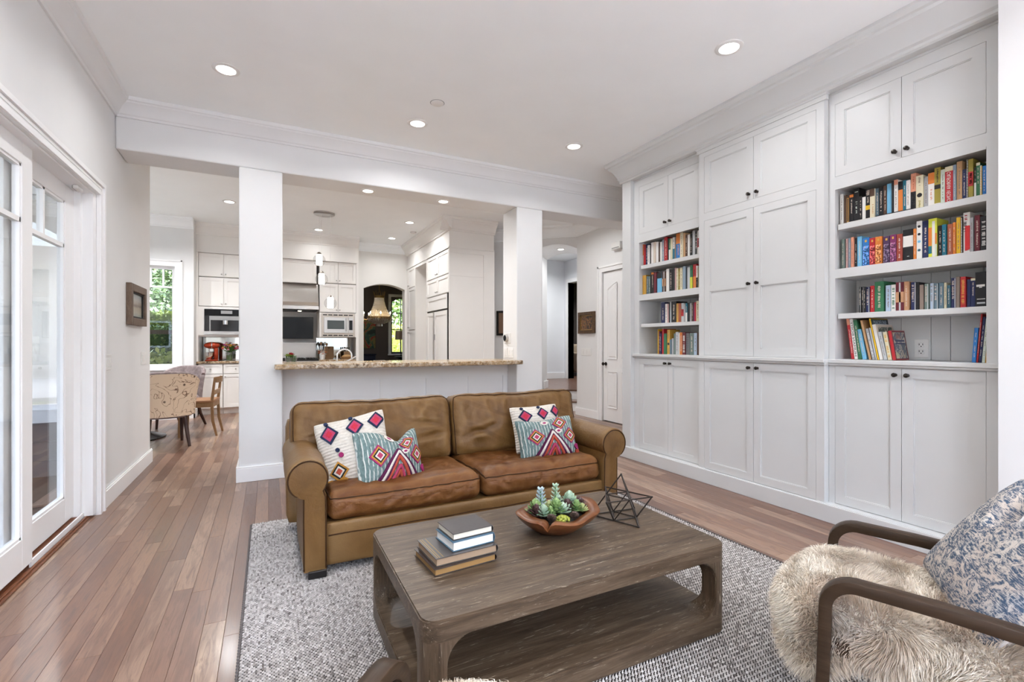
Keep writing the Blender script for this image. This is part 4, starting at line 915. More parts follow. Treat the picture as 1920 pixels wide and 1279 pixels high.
for i, (xa, xb) in enumerate(((.125, 1.156), (1.170, 2.205))):
    hx, hy, hz = (xb-xa)/2, .115, .222
    lo = i == 0; rc = random.Random(70+i)
    segB = [(-.40+.09*k_+rc.uniform(-.03, .03), .20, -.42+.092*k_+rc.uniform(-.07, .07), rc.uniform(-.02, .12), rc.uniform(.003, .008), rc.uniform(.010, .018)) for k_ in range(10)]
    segB += [(sg_*(hx-.03), -.05+rc.uniform(-.06, .06), sg_*(hx-.25-rc.uniform(0, .12)), rc.uniform(-.10, .06), rc.uniform(.006, .011), rc.uniform(.012, .020)) for sg_ in (-1, 1) for _ in range(4)]
    def tsh(pos, p):
        # T shape: the lower part is tucked in beside the arm
        k = max(0, min(1, (-.02-pos.z)/.10)); x = pos.x
        if lo and pos.x < 0: x = pos.x*(1-k*.30)
        if not lo and pos.x > 0: x = pos.x*(1-k*.30)
        w = .012*noise.noise(Vector((pos.x*7+pos.z*5, pos.z*10-pos.x*6, i*4.2))) - .016*max(0, .35-abs(noise.noise(Vector((pos.x*8+pos.z*3.5, pos.z*2.2-pos.x*1.5, 2.2+i)))))*(1-abs(p[0])**6) - .010*max(0, .3-abs(noise.noise(Vector((pos.x*3+pos.z*9, pos.z*12+pos.x*6, 7.7+i)))))
        z = pos.z - .014*max(0, p[2])**4*math.exp(-(pos.x/.35)**2) + .006*noise.noise(Vector((pos.x*14, i*3, 0)))*max(0, p[2])
        cB = creases(segB, pos.x, pos.z)*max(0, -p[1])**4
        return (x, pos.y - cB - (w if p[1] < -.3 else 0) - .018*math.exp(-(pos.x/.4)**2-((pos.z+.06)/.15)**2)*(p[1] < 0), z)
    m, mp = soft_box(hx, hy, hz, .062, 50, (.006, .034, .012), .007, i+9, tsh)
    M = Matrix.Translation(((xa+xb)/2, 3.325, .618)) @ Matrix.Rotation(R(-11), 4, 'X')
    m.xf(M); c = part('back_cushion', m, LEATHER, sofa, smooth=70)
    for w in (-.86, .6):
        part('piping', MB().tube([M @ Vector(p)*1.0 for p in edge_loop(lambda q_: mp(Vector((q_[0], w, q_[2]))), 1, w, 30)], .0045, 6, True), PIPING, c, smooth=60)

# ------------------------------------------------------------------ cushions on the sofa
def yarn_mat(name, a, b_, stripes=None, sc=60):
    m, nt, b = newmat(name); v = coords(nt); n = noise_(nt, v, sc, 3, .6); col = ramp(nt, n, [(.3, a), (.7, b_)])
    h = n
    if stripes:
        scale, c2, axis, th = stripes
        w = N(nt, 'TexWave', bands_direction=axis); w.inputs['Scale'].default_value = scale; w.inputs['Distortion'].default_value = 1.2; w.inputs['Detail'].default_value = 1; w.inputs['Detail Scale'].default_value = 2
        L(nt, v, w.inputs['Vector'])
        br = noise_(nt, coords(nt, (30, 9, 9)), 3, 2)
        mk = N(nt, 'Math', operation='MULTIPLY'); L(nt, ramp(nt, w.outputs['Fac'], [(th, (0,)*3), (th+.12, (1,)*3)]), mk.inputs[0]); L(nt, ramp(nt, br, [(.36, (0,)*3), (.48, (1,)*3)]), mk.inputs[1])
        col = mixc(nt, mk.outputs[0], col, c2); h = w.outputs['Fac']
    L(nt, col, b.inputs['Base Color']); b.inputs['Roughness'].default_value = .9; b.inputs['Specular IOR Level'].default_value = .2
    bump(nt, b, h, .6, .006); return m
CREAMY = yarn_mat('cream_rib_knit', (.52, .47, .40), (.68, .63, .56), (17, (.62, .57, .50), 'Y', .5))
TEALY = yarn_mat('teal_flat_weave', (.10, .155, .15), (.19, .26, .25), (15, (.56, .57, .53), 'X', .80))
WHITEY = yarn_mat('white_cotton', (.66, .66, .67), (.74, .74, .75))
Y = {n: yarn_mat('yarn_'+n, tuple(x*.7 for x in c), c, None, 140) for n, c in dict(navy=(.02, .03, .07), red=(.55, .035, .065), magenta=(.36, .03, .14), gold=(.52, .25, .045), black=(.022, .026, .024), white=(.74, .69, .62), rust=(.48, .085, .05), plum=(.10, .015, .06), green=(.11, .16, .14), pink=(.46, .06, .13)).items()}
def pillow(name, label, M, hw, hh, T, front, back, deco, seam=None, chop=(0, 0, .3), group=None, bend=0):
    def sf(s, t, side, off=0):
        ck = 1-.05*(s*t)**6; x = hw*s*(1-.075*(1-t*t))*ck; y = hh*t*(1-.075*(1-s*s))*ck
        z = T*(max(0, (1-s*s))*max(0, (1-t*t)))**.42*side
        c = chop[0]*math.exp(-((s-chop[1])/chop[2])**2)*max(0, (t+.6)/1.6)**1.6
        y -= c; z += side*c*.12 + .012*noise.noise(Vector((s*2.2+hw*10, t*2.2, side)))*side*(1-s*s)*(1-t*t)
        z += bend*(s*s*.5 + t*t*.5)
        nrm = Vector((s*.5*T/hw, t*.5*T/hh, side)).normalized()
        return Vector((x, y, z)) + nrm*off
    t = bpy.data.objects.new(name, None); C.objects.link(t); t.matrix_world = M; t.empty_display_size = .05; ORG[t.name] = Vector((0,0,0))
    tag(t, label, 'pillow', group)
    f = MB().grid(lambda u, v: sf(-1+2*u, -1+2*v, 1), 30, 30); pf = part('pillow_front', f, front, t, smooth=70)
    b = MB().grid(lambda u, v: sf(1-2*u, -1+2*v, -1), 24, 24); part('pillow_back', b, back, t, smooth=70)
    if seam: part('seam', MB().tube([sf(*p, 1) for p in [(-1+2*i/24, -1) for i in range(24)]+[(1, -1+2*i/24) for i in range(24)]+[(1-2*i/24, 1) for i in range(24)]+[(-1, 1-2*i/24) for i in range(24)]], .004, 5, True), seam, t, smooth=60)
    def ring(nm, cx, cy, outer, inner, mat, rise, parent):
        """raised band between two outlines given in s,t units"""
        m = MB(); k = len(outer); rows = [(outer, .0), (outer, rise), (inner, rise), (inner, .0)] if inner else [(outer, 0), (outer, rise)]
        dens = []
        vs = []
        for pl, off in rows:
            for (a, c) in pl:
                a, c = max(-.99, min(.99, cx+a)), max(-.99, min(.99, cy+c)); vs.append(sf(a, c, 1, off + .002))
        fs = [(j*k+i, j*k+(i+1) % k, (j+1)*k+(i+1) % k, (j+1)*k+i) for j in range(len(rows)-1) for i in range(k)]
        if not inner:
            o = len(vs); a, c = max(-.99, min(.99, cx)), max(-.99, min(.99, cy)); vs.append(sf(a, c, 1, rise+.003)); fs += [(k+i, k+(i+1) % k, o) for i in range(k)]
        m.add(vs, fs); return part(nm, m, mat, parent, smooth=50)
    def dia(r, n=5, asp=1.0, rot=0):
        cs = [(r*math.cos(R(90*i+rot)), r*asp*math.sin(R(90*i+rot))) for i in range(4)]
        return [(cs[i][0]+(cs[(i+1) % 4][0]-cs[i][0])*j/n, cs[i][1]+(cs[(i+1) % 4][1]-cs[i][1])*j/n) for i in range(4) for j in range(n)]
    def circ(r, n=18): return [(r*math.cos(2*math.pi*i/n), r*math.sin(2*math.pi*i/n)) for i in range(n)]
    for d in deco:
        if d[0] == 'dia':
            _, cx, cy, r, cols, asp, rot = d; n_ = len(cols)
            for i, cname in enumerate(cols):
                r0 = r*(1-i/n_*.86); r1 = r*(1-(i+1)/n_*.86)
                ring('embroidered_diamond', cx, cy, dia(r0, 5, asp, rot), dia(r1, 5, asp, rot) if i < n_-1 else None, Y[cname], .008+.0008*(i % 2), pf)
        elif d[0] == 'dot':
            _, cx, cy, r = d; ring('tufted_dot', cx, cy, circ(r), circ(r*.45), Y['white'], .007, pf); ring('tufted_dot', cx, cy, circ(r*.45), None, Y['magenta'], .0075, pf)
        elif d[0] == 'chev':
            _, cx, top, bot, half, w, cname = d; n_ = 14
            for sg in (-1, 1):
                cl = [(cx+sg*half*(i/n_), top+(bot-top)*(i/n_)) for i in range(n_+1)]
                pth = [sf(max(-.98, min(.98, a)), max(-.985, min(.985, c)), 1, .004) for a, c in cl]
                part('yarn_chevron', MB().tube(pth, w, 7), Y[cname], pf, smooth=60)
        elif d[0] == 'tuft':
            _, cx, cy, r, cname = d; ring('yarn_tuft', cx, cy, circ(r, 10), None, Y[cname], .012, pf)
    return t
def PM(c, yaw, lean, roll=0):   # pillow frame: local x right, y up, z towards the viewer
    return Matrix.Translation(c) @ Matrix.Rotation(R(yaw), 4, 'Z') @ Matrix.Rotation(R(90-lean), 4, 'X') @ Matrix.Rotation(R(roll), 4, 'Z')
D5 = ('magenta', 'gold', 'black', 'white', 'pink'); DC = ('navy', 'pink', 'red'); DG = ('gold', 'black', 'white', 'rust')
cream_deco = [('dia', -.55, .50, .27, DC, 1.15, 0), ('dia', .18, .56, .25, DC, 1.15, 0), ('dia', .78, .62, .24, DC, 1.15, 0), ('dia', -.42, -.62, .27, DG, 1.05, 0), ('dia', .38, -.55, .25, DG, 1.05, 0), ('tuft', -.60, .86, .06, 'navy'), ('tuft', .08, .88, .06, 'navy'), ('tuft', -.38, -.02, .06, 'navy'), ('tuft', -.30, -.18, .07, 'magenta'), ('tuft', -.70, -.90, .14, 'gold'), ('tuft', -.35, -.92, .14, 'gold'), ('tuft', .15, -.92, .12, 'gold')]
teal_deco = [('dia', -.50, -.02, .29, D5, 1.42, 0), ('dia', .40, .56, .28, D5, 1.30, 0), ('dia', .72, -.10, .27, D5, 1.42, 0), ('dot', -.12, .72, .13), ('dot', .30, .16, .13),
             ('chev', .08, .26, -.97, .62, .010, 'plum'), ('chev', .08, .18, -.97, .52, .011, 'white'), ('chev', .08, .04, -.97, .43, .009, 'plum'), ('chev', .08, -.05, -.97, .35, .011, 'rust'), ('chev', .08, -.45, -.97, .20, .010, 'pink'), ('chev', .08, -.62, -.97, .10, .010, 'rust'), ('tuft', .95, -.62, .14, 'magenta'), ('tuft', .92, -.85, .10, 'rust')]
pillow('throw_pillow', 'cream ribbed pillow with navy and red diamonds slumped in the corner of the sofa', PM((.455, 2.985, .585), -20, 26, 14), .215, .215, .090, CREAMY, CREAMY, cream_deco, None, (0, 0, .3))
pillow('throw_pillow', 'teal woven pillow with dented top and white side, leaning on the cream pillow', PM((.640, 2.895, .545), 16, 22, -2), .215, .165, .10, TEALY, WHITEY, teal_deco, None, (.075, .25, .40))
pillow('throw_pillow', 'cream ribbed pillow mostly hidden behind a teal pillow against the sofa back', PM((1.765, 3.075, .595), -4, 20, 2), .20, .175, .08, CREAMY, CREAMY, cream_deco, None)
pillow('throw_pillow', 'teal woven pillow lying against the cream pillow near the sofa arm with a red tassel', PM((1.775, 2.955, .545), -10, 24, 3), .225, .150, .095, TEALY, TEALY, teal_deco, None, (.02, -.25, .5))

# ------------------------------------------------------------------ rug
rx0, rx1, ry0, ry1 = -.10, 2.53, -.15, 3.665
pu, pv = .0148, .0100
nu, nv = int((rx1-rx0)/pu), int((ry1-ry0)/pv)
rng = np.random.default_rng(5)
ii, jj = np.meshgrid(np.arange(nu), np.arange(nv), indexing='ij'); ii = ii.ravel(); jj = jj.ravel(); cnt = len(ii)
cx = rx0+pu*(ii+.5+.5*(jj % 2)); cy = ry0+pv*(jj+.5); ang = np.where(jj % 2 == 0, .55, -.55)+rng.normal(0, .15, cnt); hgt = .0105+rng.random(cnt)*.004
ca, sa = np.cos(ang), np.sin(ang)
loc = np.array([(-.0078, 0, .003), (0, -.0046, .003), (.0078, 0, .003), (0, .0046, .003), (-.0035, 0, 1), (.0035, 0, 1)])
V = np.zeros((cnt, 6, 3))
for k in range(6):
    a, b, z = loc[k]; V[:, k, 0] = cx+a*ca-b*sa; V[:, k, 1] = cy+a*sa+b*ca; V[:, k, 2] = z if k < 4 else hgt
tri = np.array([(0,1,4),(1,5,4),(1,2,5),(2,3,5),(3,4,5),(3,0,4)])
F = (tri[None]+(np.arange(cnt)*6)[:, None, None]).reshape(-1, 3)
rug = thing('area_rug', 'pale grey braided wool rug under the sofa and coffee table', 'rug', ((rx0+rx1)/2, (ry0+ry1)/2, 0))
me = bpy.data.meshes.new('wool_loops'); me.vertices.add(cnt*6); me.vertices.foreach_set('co', V.reshape(-1)-np.tile(np.array([(rx0+rx1)/2, (ry0+ry1)/2, 0]), cnt*6))
me.loops.add(len(F)*3); me.loops.foreach_set('vertex_index', F.reshape(-1)); me.polygons.add(len(F)); me.polygons.foreach_set('loop_start', np.arange(len(F))*3)
me.update(); me.validate(); me.materials.append(RUG); me.polygons.foreach_set('use_smooth', [True]*len(F))
attr(me, np.repeat(np.clip(rng.normal(.6, .22, cnt), 0, 1), 6), 'POINT')
o = link('wool_loops', me, rug, ((rx0+rx1)/2, (ry0+ry1)/2, 0)); o['kind'] = 'stuff'
part('rug_backing', MB().box(rx0, rx1+.008, ry0, ry1, .0005, .005), RUGB, rug)
m = MB(); 
for side in (0, 1):
    for j in range(nv//2):
        y = ry0+2*pv*(j+.5); x = (rx0-.003, rx1+.009)[side]; m.sphere((x, y, .006), (.007, .009, .006), 6, 4)
o = part('rug_edging', m, RUG, rug, smooth=60); o['kind'] = 'stuff'

# ------------------------------------------------------------------ coffee table
TX0, TX1, TY0, TY1, TZ0, TZ1 = .412, 1.728, 1.392, 2.214, .0125, .380
def solid(mb):
    me = mesh('tmp', mb, TABLEW); o = bpy.data.objects.new('tmp', me); C.objects.link(o); return o
body = MB().prism(rrect(TX0, TX1, TY0, TY1, .055, 8), 'z', TZ0, TZ1); ob = solid(body)
cut1 = solid(MB().prism(rrect(TX0+.075, TX1-.075, .088, .318, .085, 10), 'y', TY0-.2, TY1+.2))
cut2 = solid(MB().prism(rrect(TY0+.075, TY1-.075, .088, .318, .085, 10), 'x', TX0-.2, TX1+.2))
for c_ in (cut1, cut2):
    md = ob.modifiers.new('cut', 'BOOLEAN'); md.operation = 'DIFFERENCE'; md.object = c_; md.solver = 'EXACT'
dg = bpy.context.evaluated_depsgraph_get(); me = bpy.data.meshes.new_from_object(ob.evaluated_get(dg))
for o in (ob, cut1, cut2): bpy.data.objects.remove(o)
zt, zb = .312, .094
def slab(planes):
    b = bmesh.new(); b.from_mesh(me)
    for co, no in planes:
        g = b.verts[:]+b.edges[:]+b.faces[:]
        r_ = bmesh.ops.bisect_plane(b, geom=g, plane_co=co, plane_no=no, clear_outer=True)
        es = [e for e in r_['geom_cut'] if isinstance(e, bmesh.types.BMEdge)]
        if es: bmesh.ops.holes_fill(b, edges=es)
    oncut = lambda e: all(min(abs(v.co.z-zt), abs(v.co.z-zb)) < 1e-4 for v in e.verts)
    es = [e for e in b.edges if len(e.link_faces) == 2 and e.calc_face_angle(0) > R(50) and not oncut(e)]
    bmesh.ops.bevel(b, geom=es, offset=.005, segments=2, affect='EDGES', clamp_overlap=True)
    m = MB(); b.verts.index_update(); m.add([v.co[:] for v in b.verts], [tuple(v.index for v in f.verts) for f in b.faces]); b.free(); return m
table = thing('coffee_table', 'weathered grey-brown oak coffee table with rounded corners and a lower shelf', 'table', ((TX0+TX1)/2, (TY0+TY1)/2, .0125))
xm, ym = (TX0+TX1)/2, (TY0+TY1)/2
part('tabletop', slab([((0,0,zt), (0,0,-1))]), TABLEW, table, smooth=35)
part('lower_shelf', slab([((0,0,zb), (0,0,1))]), TABLEW, table, smooth=35)
for sx in (-1, 1):
    for sy in (-1, 1):
        part('leg', slab([((0,0,zt), (0,0,1)), ((0,0,zb), (0,0,-1)), ((xm,0,0), (-sx,0,0)), ((0,ym,0), (0,-sy,0))]), TABLEWD, table, smooth=35)

# books stacked on the table
def flat_book(label, c, w, d, h, z0, rot, cov, pg, spine_at='+x', name='hardcover_book', tool=None):
    t = thing(name, label, 'book', (c[0], c[1], z0), R(rot), 'books stacked on the coffee table', local=True); k = .003
    m = MB().box(-w/2, w/2, -d/2, d/2, 0, k).box(-w/2, w/2, -d/2, d/2, h-k, h)
    n_ = 8; pts = [(w/2-.004, k), (w/2-.004, h-k)]
    sp = [(w/2-.002+.006*math.sin(math.pi*i/n_), k*.2+(h-k*.4)*i/n_) for i in range(n_+1)]; sp2 = [(x-.003, z) for x, z in sp[::-1]]
    m.prism(sp+sp2, 'y', -d/2, d/2)
    part('cover', m, cov, t, bev=.0008)
    part('page_block', MB().box(-w/2+.005, w/2-.004, -d/2+.004, d/2-.004, k, h-k), pg, t)
    if tool:
        mm = MB()
        for a in (.008, .016, .03): mm.box(-w/2+a, -w/2+a+.0025, -d/2+.006, d/2-.006, h, h+.0004)
        part('cover_tooling', mm, tool, t)
    return t
CREAMP = plain('cream_pages', (.70, .66, .56), .8); WHITEPG = plain('white_pages', (.78, .78, .76), .8); TANP = plain('gilt_brown_pages', (.30, .17, .06), .5)
BROWNP = plain('brown_pages', (.33, .23, .15), .7)
from math import sin, cos, pi
bk_y = 1.815
flat_book('large dark leather book with amber page edges at the bottom of the stack', (.650, 1.775), .255, .205, .026, .3806, 5, plain('dark_brown_leather_cover', (.035, .022, .018), .35), TANP)
flat_book('dark tooled leather book with gilt lines, second from the table in the stack', (.662, 1.785), .255, .200, .030, .4070, 4, plain('black_brown_leather_cover', (.045, .038, .036), .30), BROWNP, tool=plain('gilt_line', (.30, .20, .06), .4, .6))
flat_book('blue cloth hardcover book with white pages under the topmost stacked book', (.697, 1.790), .180, .158, .036, .4376, 6, plain('blue_cloth_cover', (.055, .115, .17), .6), WHITEPG)
flat_book('dark charcoal hardcover book on top of the stack', (.700, 1.797), .172, .150, .026, .4740, 5, plain('charcoal_cover', (.050, .043, .042), .5), CREAMP)

# teak bowl
BX, BY = 1.165, 1.842; BZ = .3805
bowl = thing('teak_bowl', 'carved teak root bowl with a split rim holding succulents', 'bowl', (BX, BY, BZ))
def bowl_r(a):
    return 1 + .05*sin(2*a+.6) + .035*sin(3*a+2) + .02*sin(7*a)
prof_o = [(.02, 0), (.075, .0), (.115, .012), (.160, .040), (.192, .068), (.201, .083)]
prof_i = [(.193, .090), (.165, .086), (.135, .080), (.125, .060), (.10, .042), (0, .036)]
def bowl_pt(r, z, a, up):
    k = bowl_r(a); sq = .82
    notch = math.exp(-((((a-R(230)+pi) % (2*pi))-pi)/.075)**2); up_ = max(0, min(1, (z-.035)/.045))
    z2 = z + (.010*sin(2*a+1) + .004*sin(5*a))*(z/.09) - notch*.036*up_
    r2 = r*k*(1-.07*notch*up_)
    return (BX + r2*cos(a), BY + r2*sq*sin(a), BZ + max(0, z2))
P = prof_o+prof_i; n = 72; m = MB()
vs = [bowl_pt(r, z, 2*pi*i/n, 0) for r, z in P for i in range(n)]
m.add(vs, [(j*n+i, j*n+(i+1) % n, (j+1)*n+(i+1) % n, (j+1)*n+i) for j in range(len(P)-1) for i in range(n)]+[tuple(range(n-1, -1, -1))])
part('bowl_body', m, BOWLW, bowl, smooth=60)
m = MB(); m.lathe([(0, .052), (.118, .052), (.120, .060), (.09, .070), (0, .078)], (BX, BY, BZ), 24); m.mapv(lambda x, y, z: (x, BY+(y-BY)*.82, z)); part('soil', m, plain('dark_potting_soil', (.012, .010, .008), .95), bowl, smooth=60)
def leaf_blob(m, base, d, up, ln, wd, th, curl=0):
    """pointed fleshy leaf from base along d"""
    d = Vector(d).normalized(); s = d.cross(Vector(up)); s = s.normalized() if s.length > 1e-4 else d.orthogonal().normalized(); u = s.cross(d).normalized()
    ks = [(0, .30), (.35, .85), (.65, 1), (.88, .55), (1, .02)]; vs = []
    for t, w in ks:
        c = Vector(base) + d*(ln*t) + u*(curl*ln*t*t)
        vs += [c+s*(wd*w), c+u*(th*w), c-s*(wd*w), c-u*(th*w)]
    fs = [(j*4+i, j*4+(i+1) % 4, (j+1)*4+(i+1) % 4, (j+1)*4+i) for j in range(4) for i in range(4)]+[(3,2,1,0), (16,17,18,19)]
    m.add(vs, fs)
SUC = {k: leafmat('succulent_'+k, a, b, .45) for k, (a, b) in dict(green=((.10, .20, .06), (.30, .42, .16)), blue=((.24, .34, .38), (.48, .58, .62)), frost=((.20, .32, .22), (.46, .58, .44)), moss=((.17, .20, .02), (.36, .38, .05)), dark=((.05, .03, .03), (.10, .045, .04)), yellow=((.30, .34, .12), (.46, .48, .24))).items()}
def rosette(name, label, x, y, z, rad, h, mat, seed, layers=6, per=6, group='succulents planted in the teak bowl'):
    rr = random.Random(seed); m = MB(); col = []
    x = BX+(x-BX)*1.08; y = BY+(y-BY)*1.08
    if h < .05: rad *= 1.42; z += .010; h *= 1.3
    else: per = 5; layers = 7; rad *= 1.2; h *= 1.12
    t = thing(name, label, 'succulent', (x, y, z), 0, group)
    for l in range(layers):
        f = l/(layers-1) if layers > 1 else 0
        for i in range(per):
            a = 2*pi*(i/per)+l*2.4+rr.uniform(-.1, .1); el = .05+.55*f if h > .05 else .15+1.0*f
            b0 = len(m.f); leaf_blob(m, (x, y, z+h*f), (cos(a)*cos(el), sin(a)*cos(el), sin(el)), (0,0,1), rad*(1-(.30 if h > .05 else .45)*f), rad*.24, rad*.11, .25); col += [rr.random()*.6+.4*f]*(len(m.f)-b0)
    o = part('leaves', m, SUC[mat], t, smooth=60); attr(o.data, col) if len(o.data.polygons) == len(col) else None
    part('stem', MB().cyl((x, y, z-.004), (x, y, z+h), .004, .003, 6), SUC['green'], t)
    return t
def P_(ax, ay): return (BX+ax, BY+ay)
zb_ = BZ+.070
rosette('succulent', 'tall pale blue stacked-leaf succulent in the teak bowl', BX-.055, BY+.045, zb_, .030, .085, 'blue', 1, 8, 6)
rosette('succulent', 'tall frosty green spiky succulent beside the pale blue one', BX+.012, BY+.035, zb_, .028, .095, 'frost', 2, 10, 5)
rosette('succulent', 'bright green fringed succulent at the edge left of the blue one', BX-.095, BY+.020, zb_, .036, .030, 'green', 3, 5, 7)
rosette('succulent', 'light green tufted succulent under the pale blue one', BX-.080, BY-.020, zb_, .030, .022, 'frost', 4, 5, 7)
rosette('succulent', 'small leaf-green succulent next to a pine cone', BX-.052, BY-.030, zb_, .022, .02, 'green', 12, 5, 6)
rosette('succulent', 'round green succulent in the middle of the bowl', BX-.018, BY-.018, zb_+.005, .034, .030, 'green', 5, 6, 7)
rosette('succulent', 'drooping frosty succulent hanging toward the moss', BX+.012, BY-.022, zb_, .038, .012, 'frost', 6, 4, 5)
rosette('succulent', 'mint coloured spreading succulent on the sculpture side', BX+.070, BY+.015, zb_+.004, .040, .034, 'frost', 7, 6, 6)
rosette('succulent', 'olive green succulent behind the mint one', BX+.095, BY+.040, zb_, .030, .030, 'green', 8, 5, 6)
rosette('succulent', 'dark red succulent in the shade between the green ones', BX+.045, BY-.005, zb_, .034, .020, 'dark', 9, 5, 7)
rosette('succulent', 'pale yellow-green rosette near the bowl rim', BX+.100, BY-.035, zb_-.004, .024, .014, 'yellow', 10, 4, 7)
rosette('succulent', 'second dark red succulent near the rim toward the sculpture', BX+.118, BY+.010, zb_-.002, .030, .018, 'dark', 14, 5, 7)
for k_, (ax, ay, mt, lb) in enumerate(((-.03, .075, 'green', 'leafy green succulent at the far rim behind the blue one'), (.045, .070, 'frost', 'frosty green succulent at the far rim behind the spiky one'), (-.105, -.005, 'dark', 'dark succulent between the fringed one and the pine cone'), (.075, -.030, 'green', 'small green succulent beside the yellow-green rosette'), (-.035, .010, 'yellow', 'yellow-green succulent at the foot of the blue one'))):
    rosette('succulent', lb, BX+ax, BY+ay, zb_, .028, .024, mt, 30+k_, 5, 7)
def pinecone(label, x, y, z, r, seed):
    t = thing('pine_cone', label, 'pine cone', (x, y, z), 0, 'pine cones in the teak bowl'); rr = random.Random(seed); m = MB(); col = []
    for l in range(9):
        f = l/8; rad = r*(.55+.75*sin(pi*(.15+.8*f)))*.75
        for i in range(8):
            a = 2*pi*i/8+l*.4; b0 = len(m.f); leaf_blob(m, (x+rad*.35*cos(a), y+rad*.35*sin(a), z+r*1.5*f*.8), (cos(a), sin(a), .35), (0,0,1), rad*.8, r*.22, r*.10, .1); col += [rr.random()]*(len(m.f)-b0)
    o = part('scales', m, leafmat('cone_scale', (.035, .022, .018), (.14, .085, .065), .7), t, smooth=50); attr(o.data, col)
    part('core', MB().sphere((x, y, z+r*.6), (r*.4, r*.4, r*.7), 8, 6), plain('cone_core', (.03, .02, .015), .8), t, smooth=60)
pinecone('brown pine cone by the split in the bowl rim', BX-.070, BY-.062, BZ+.066, .022, 1)
pinecone('dark pine cone in front of the moss toward the table edge', BX+.040, BY-.075, BZ+.064, .022, 2)
pinecone('tall dark pine cone at the far rim behind the fringed succulent', BX-.125, BY+.022, BZ+.064, .026, 3)
pinecone('dark pine cone at the rim beside the yellow-green rosette', BX+.128, BY-.010, BZ+.064, .020, 4)
t = thing('moss_clump', 'yellow-green moss clump spilling at the front of the bowl', 'moss', (BX-.022, BY-.075, BZ+.07)); rr = random.Random(3); m = MB(); col = []
for i in range(90):
    b0 = len(m.f); a = rr.uniform(0, 2*pi); q_ = rr.random()**.5
    m.sphere((BX-.022+.036*q_*cos(a), BY-.072+.020*q_*sin(a), BZ+.068+.018*(1-q_*q_)), rr.uniform(.004, .0075), 6, 4); col += [rr.random()]*(len(m.f)-b0)
o = part('moss_tufts', m, SUC['moss'], t, smooth=60); attr(o.data, col); o['kind'] = 'stuff'

# wire star sculpture: stellated octahedron
t = thing('wire_sculpture', 'black metal wire star sculpture at the end of the coffee table', 'sculpture', (1.525, 1.83, .3805)); S = .088
cube = [Vector((a, b, c))*S for a in (-1, 1) for b in (-1, 1) for c in (-1, 1)]
octa = [Vector(v)*S for v in ((1,0,0), (-1,0,0), (0,1,0), (0,-1,0), (0,0,1), (0,0,-1))]
Mr = Matrix.Rotation(R(38), 4, 'Z') @ (Vector((1,1,1)).rotation_difference(Vector((0,0,1)))).to_matrix().to_4x4()
tips = [(Mr @ v, v) for v in cube]; zlow = min(a.z for a, v in tips); tips = [(a, v) for a, v in tips if a.z > zlow+1e-4]; zb3 = min(a.z for a, v in tips)
def wp(v): return Vector((1.520+v.x, 1.83+v.y, .3805+.0040+(v.z-zb3)))
m = MB(); done = set()
for a, v in tips:
    for k in range(3):
        o_ = Vector((0,0,0)); o_[k] = v[k]; m.cyl(wp(a), wp(Mr @ o_), .0036, n=6)
for i, a in enumerate(octa):
    for j, b in enumerate(octa):
        if i < j and abs((a-b).length - S*math.sqrt(2)) < 1e-4: m.cyl(wp(Mr @ a), wp(Mr @ b), .0032, n=6)
part('wire_frame', m, BRONZE, t, smooth=50)
m = MB(); [m.sphere(wp(a), .0048, 8, 6) for a, v in tips]; part('weld_joints', m, BRONZE, t, smooth=60)

# ------------------------------------------------------------------ sheepskin armchairs
def sweep_rect(path, hw, ht, xc, m):
    """bar of rectangular section along a path in the y-z plane"""
    k = len(path); P = [Vector((0, a, b)) for a, b in path]; vs = []
    for i in range(k):
        t = (P[min(i+1, k-1)]-P[max(i-1, 0)]).normalized(); nn = Vector((0, -t.z, t.y))
        w = hw if not hasattr(hw, '__call__') else hw(i/(k-1))
        for sx, sn in ((-1, -1), (1, -1), (1, 1), (-1, 1)): vs.append((xc+sx*w, P[i].y+nn.y*sn*ht, P[i].z+nn.z*sn*ht))
    fs = [(i*4+j, i*4+(j+1) % 4, (i+1)*4+(j+1) % 4, (i+1)*4+j) for i in range(k-1) for j in range(4)]+[(3,2,1,0), tuple((k-1)*4+j for j in range(4))]
    m.add(vs, fs)
def arc(c, r, a0, a1, n=10): return [(c[0]+r*cos(R(a0+(a1-a0)*i/n)), c[1]+r*sin(R(a0+(a1-a0)*i/n))) for i in range(n+1)]
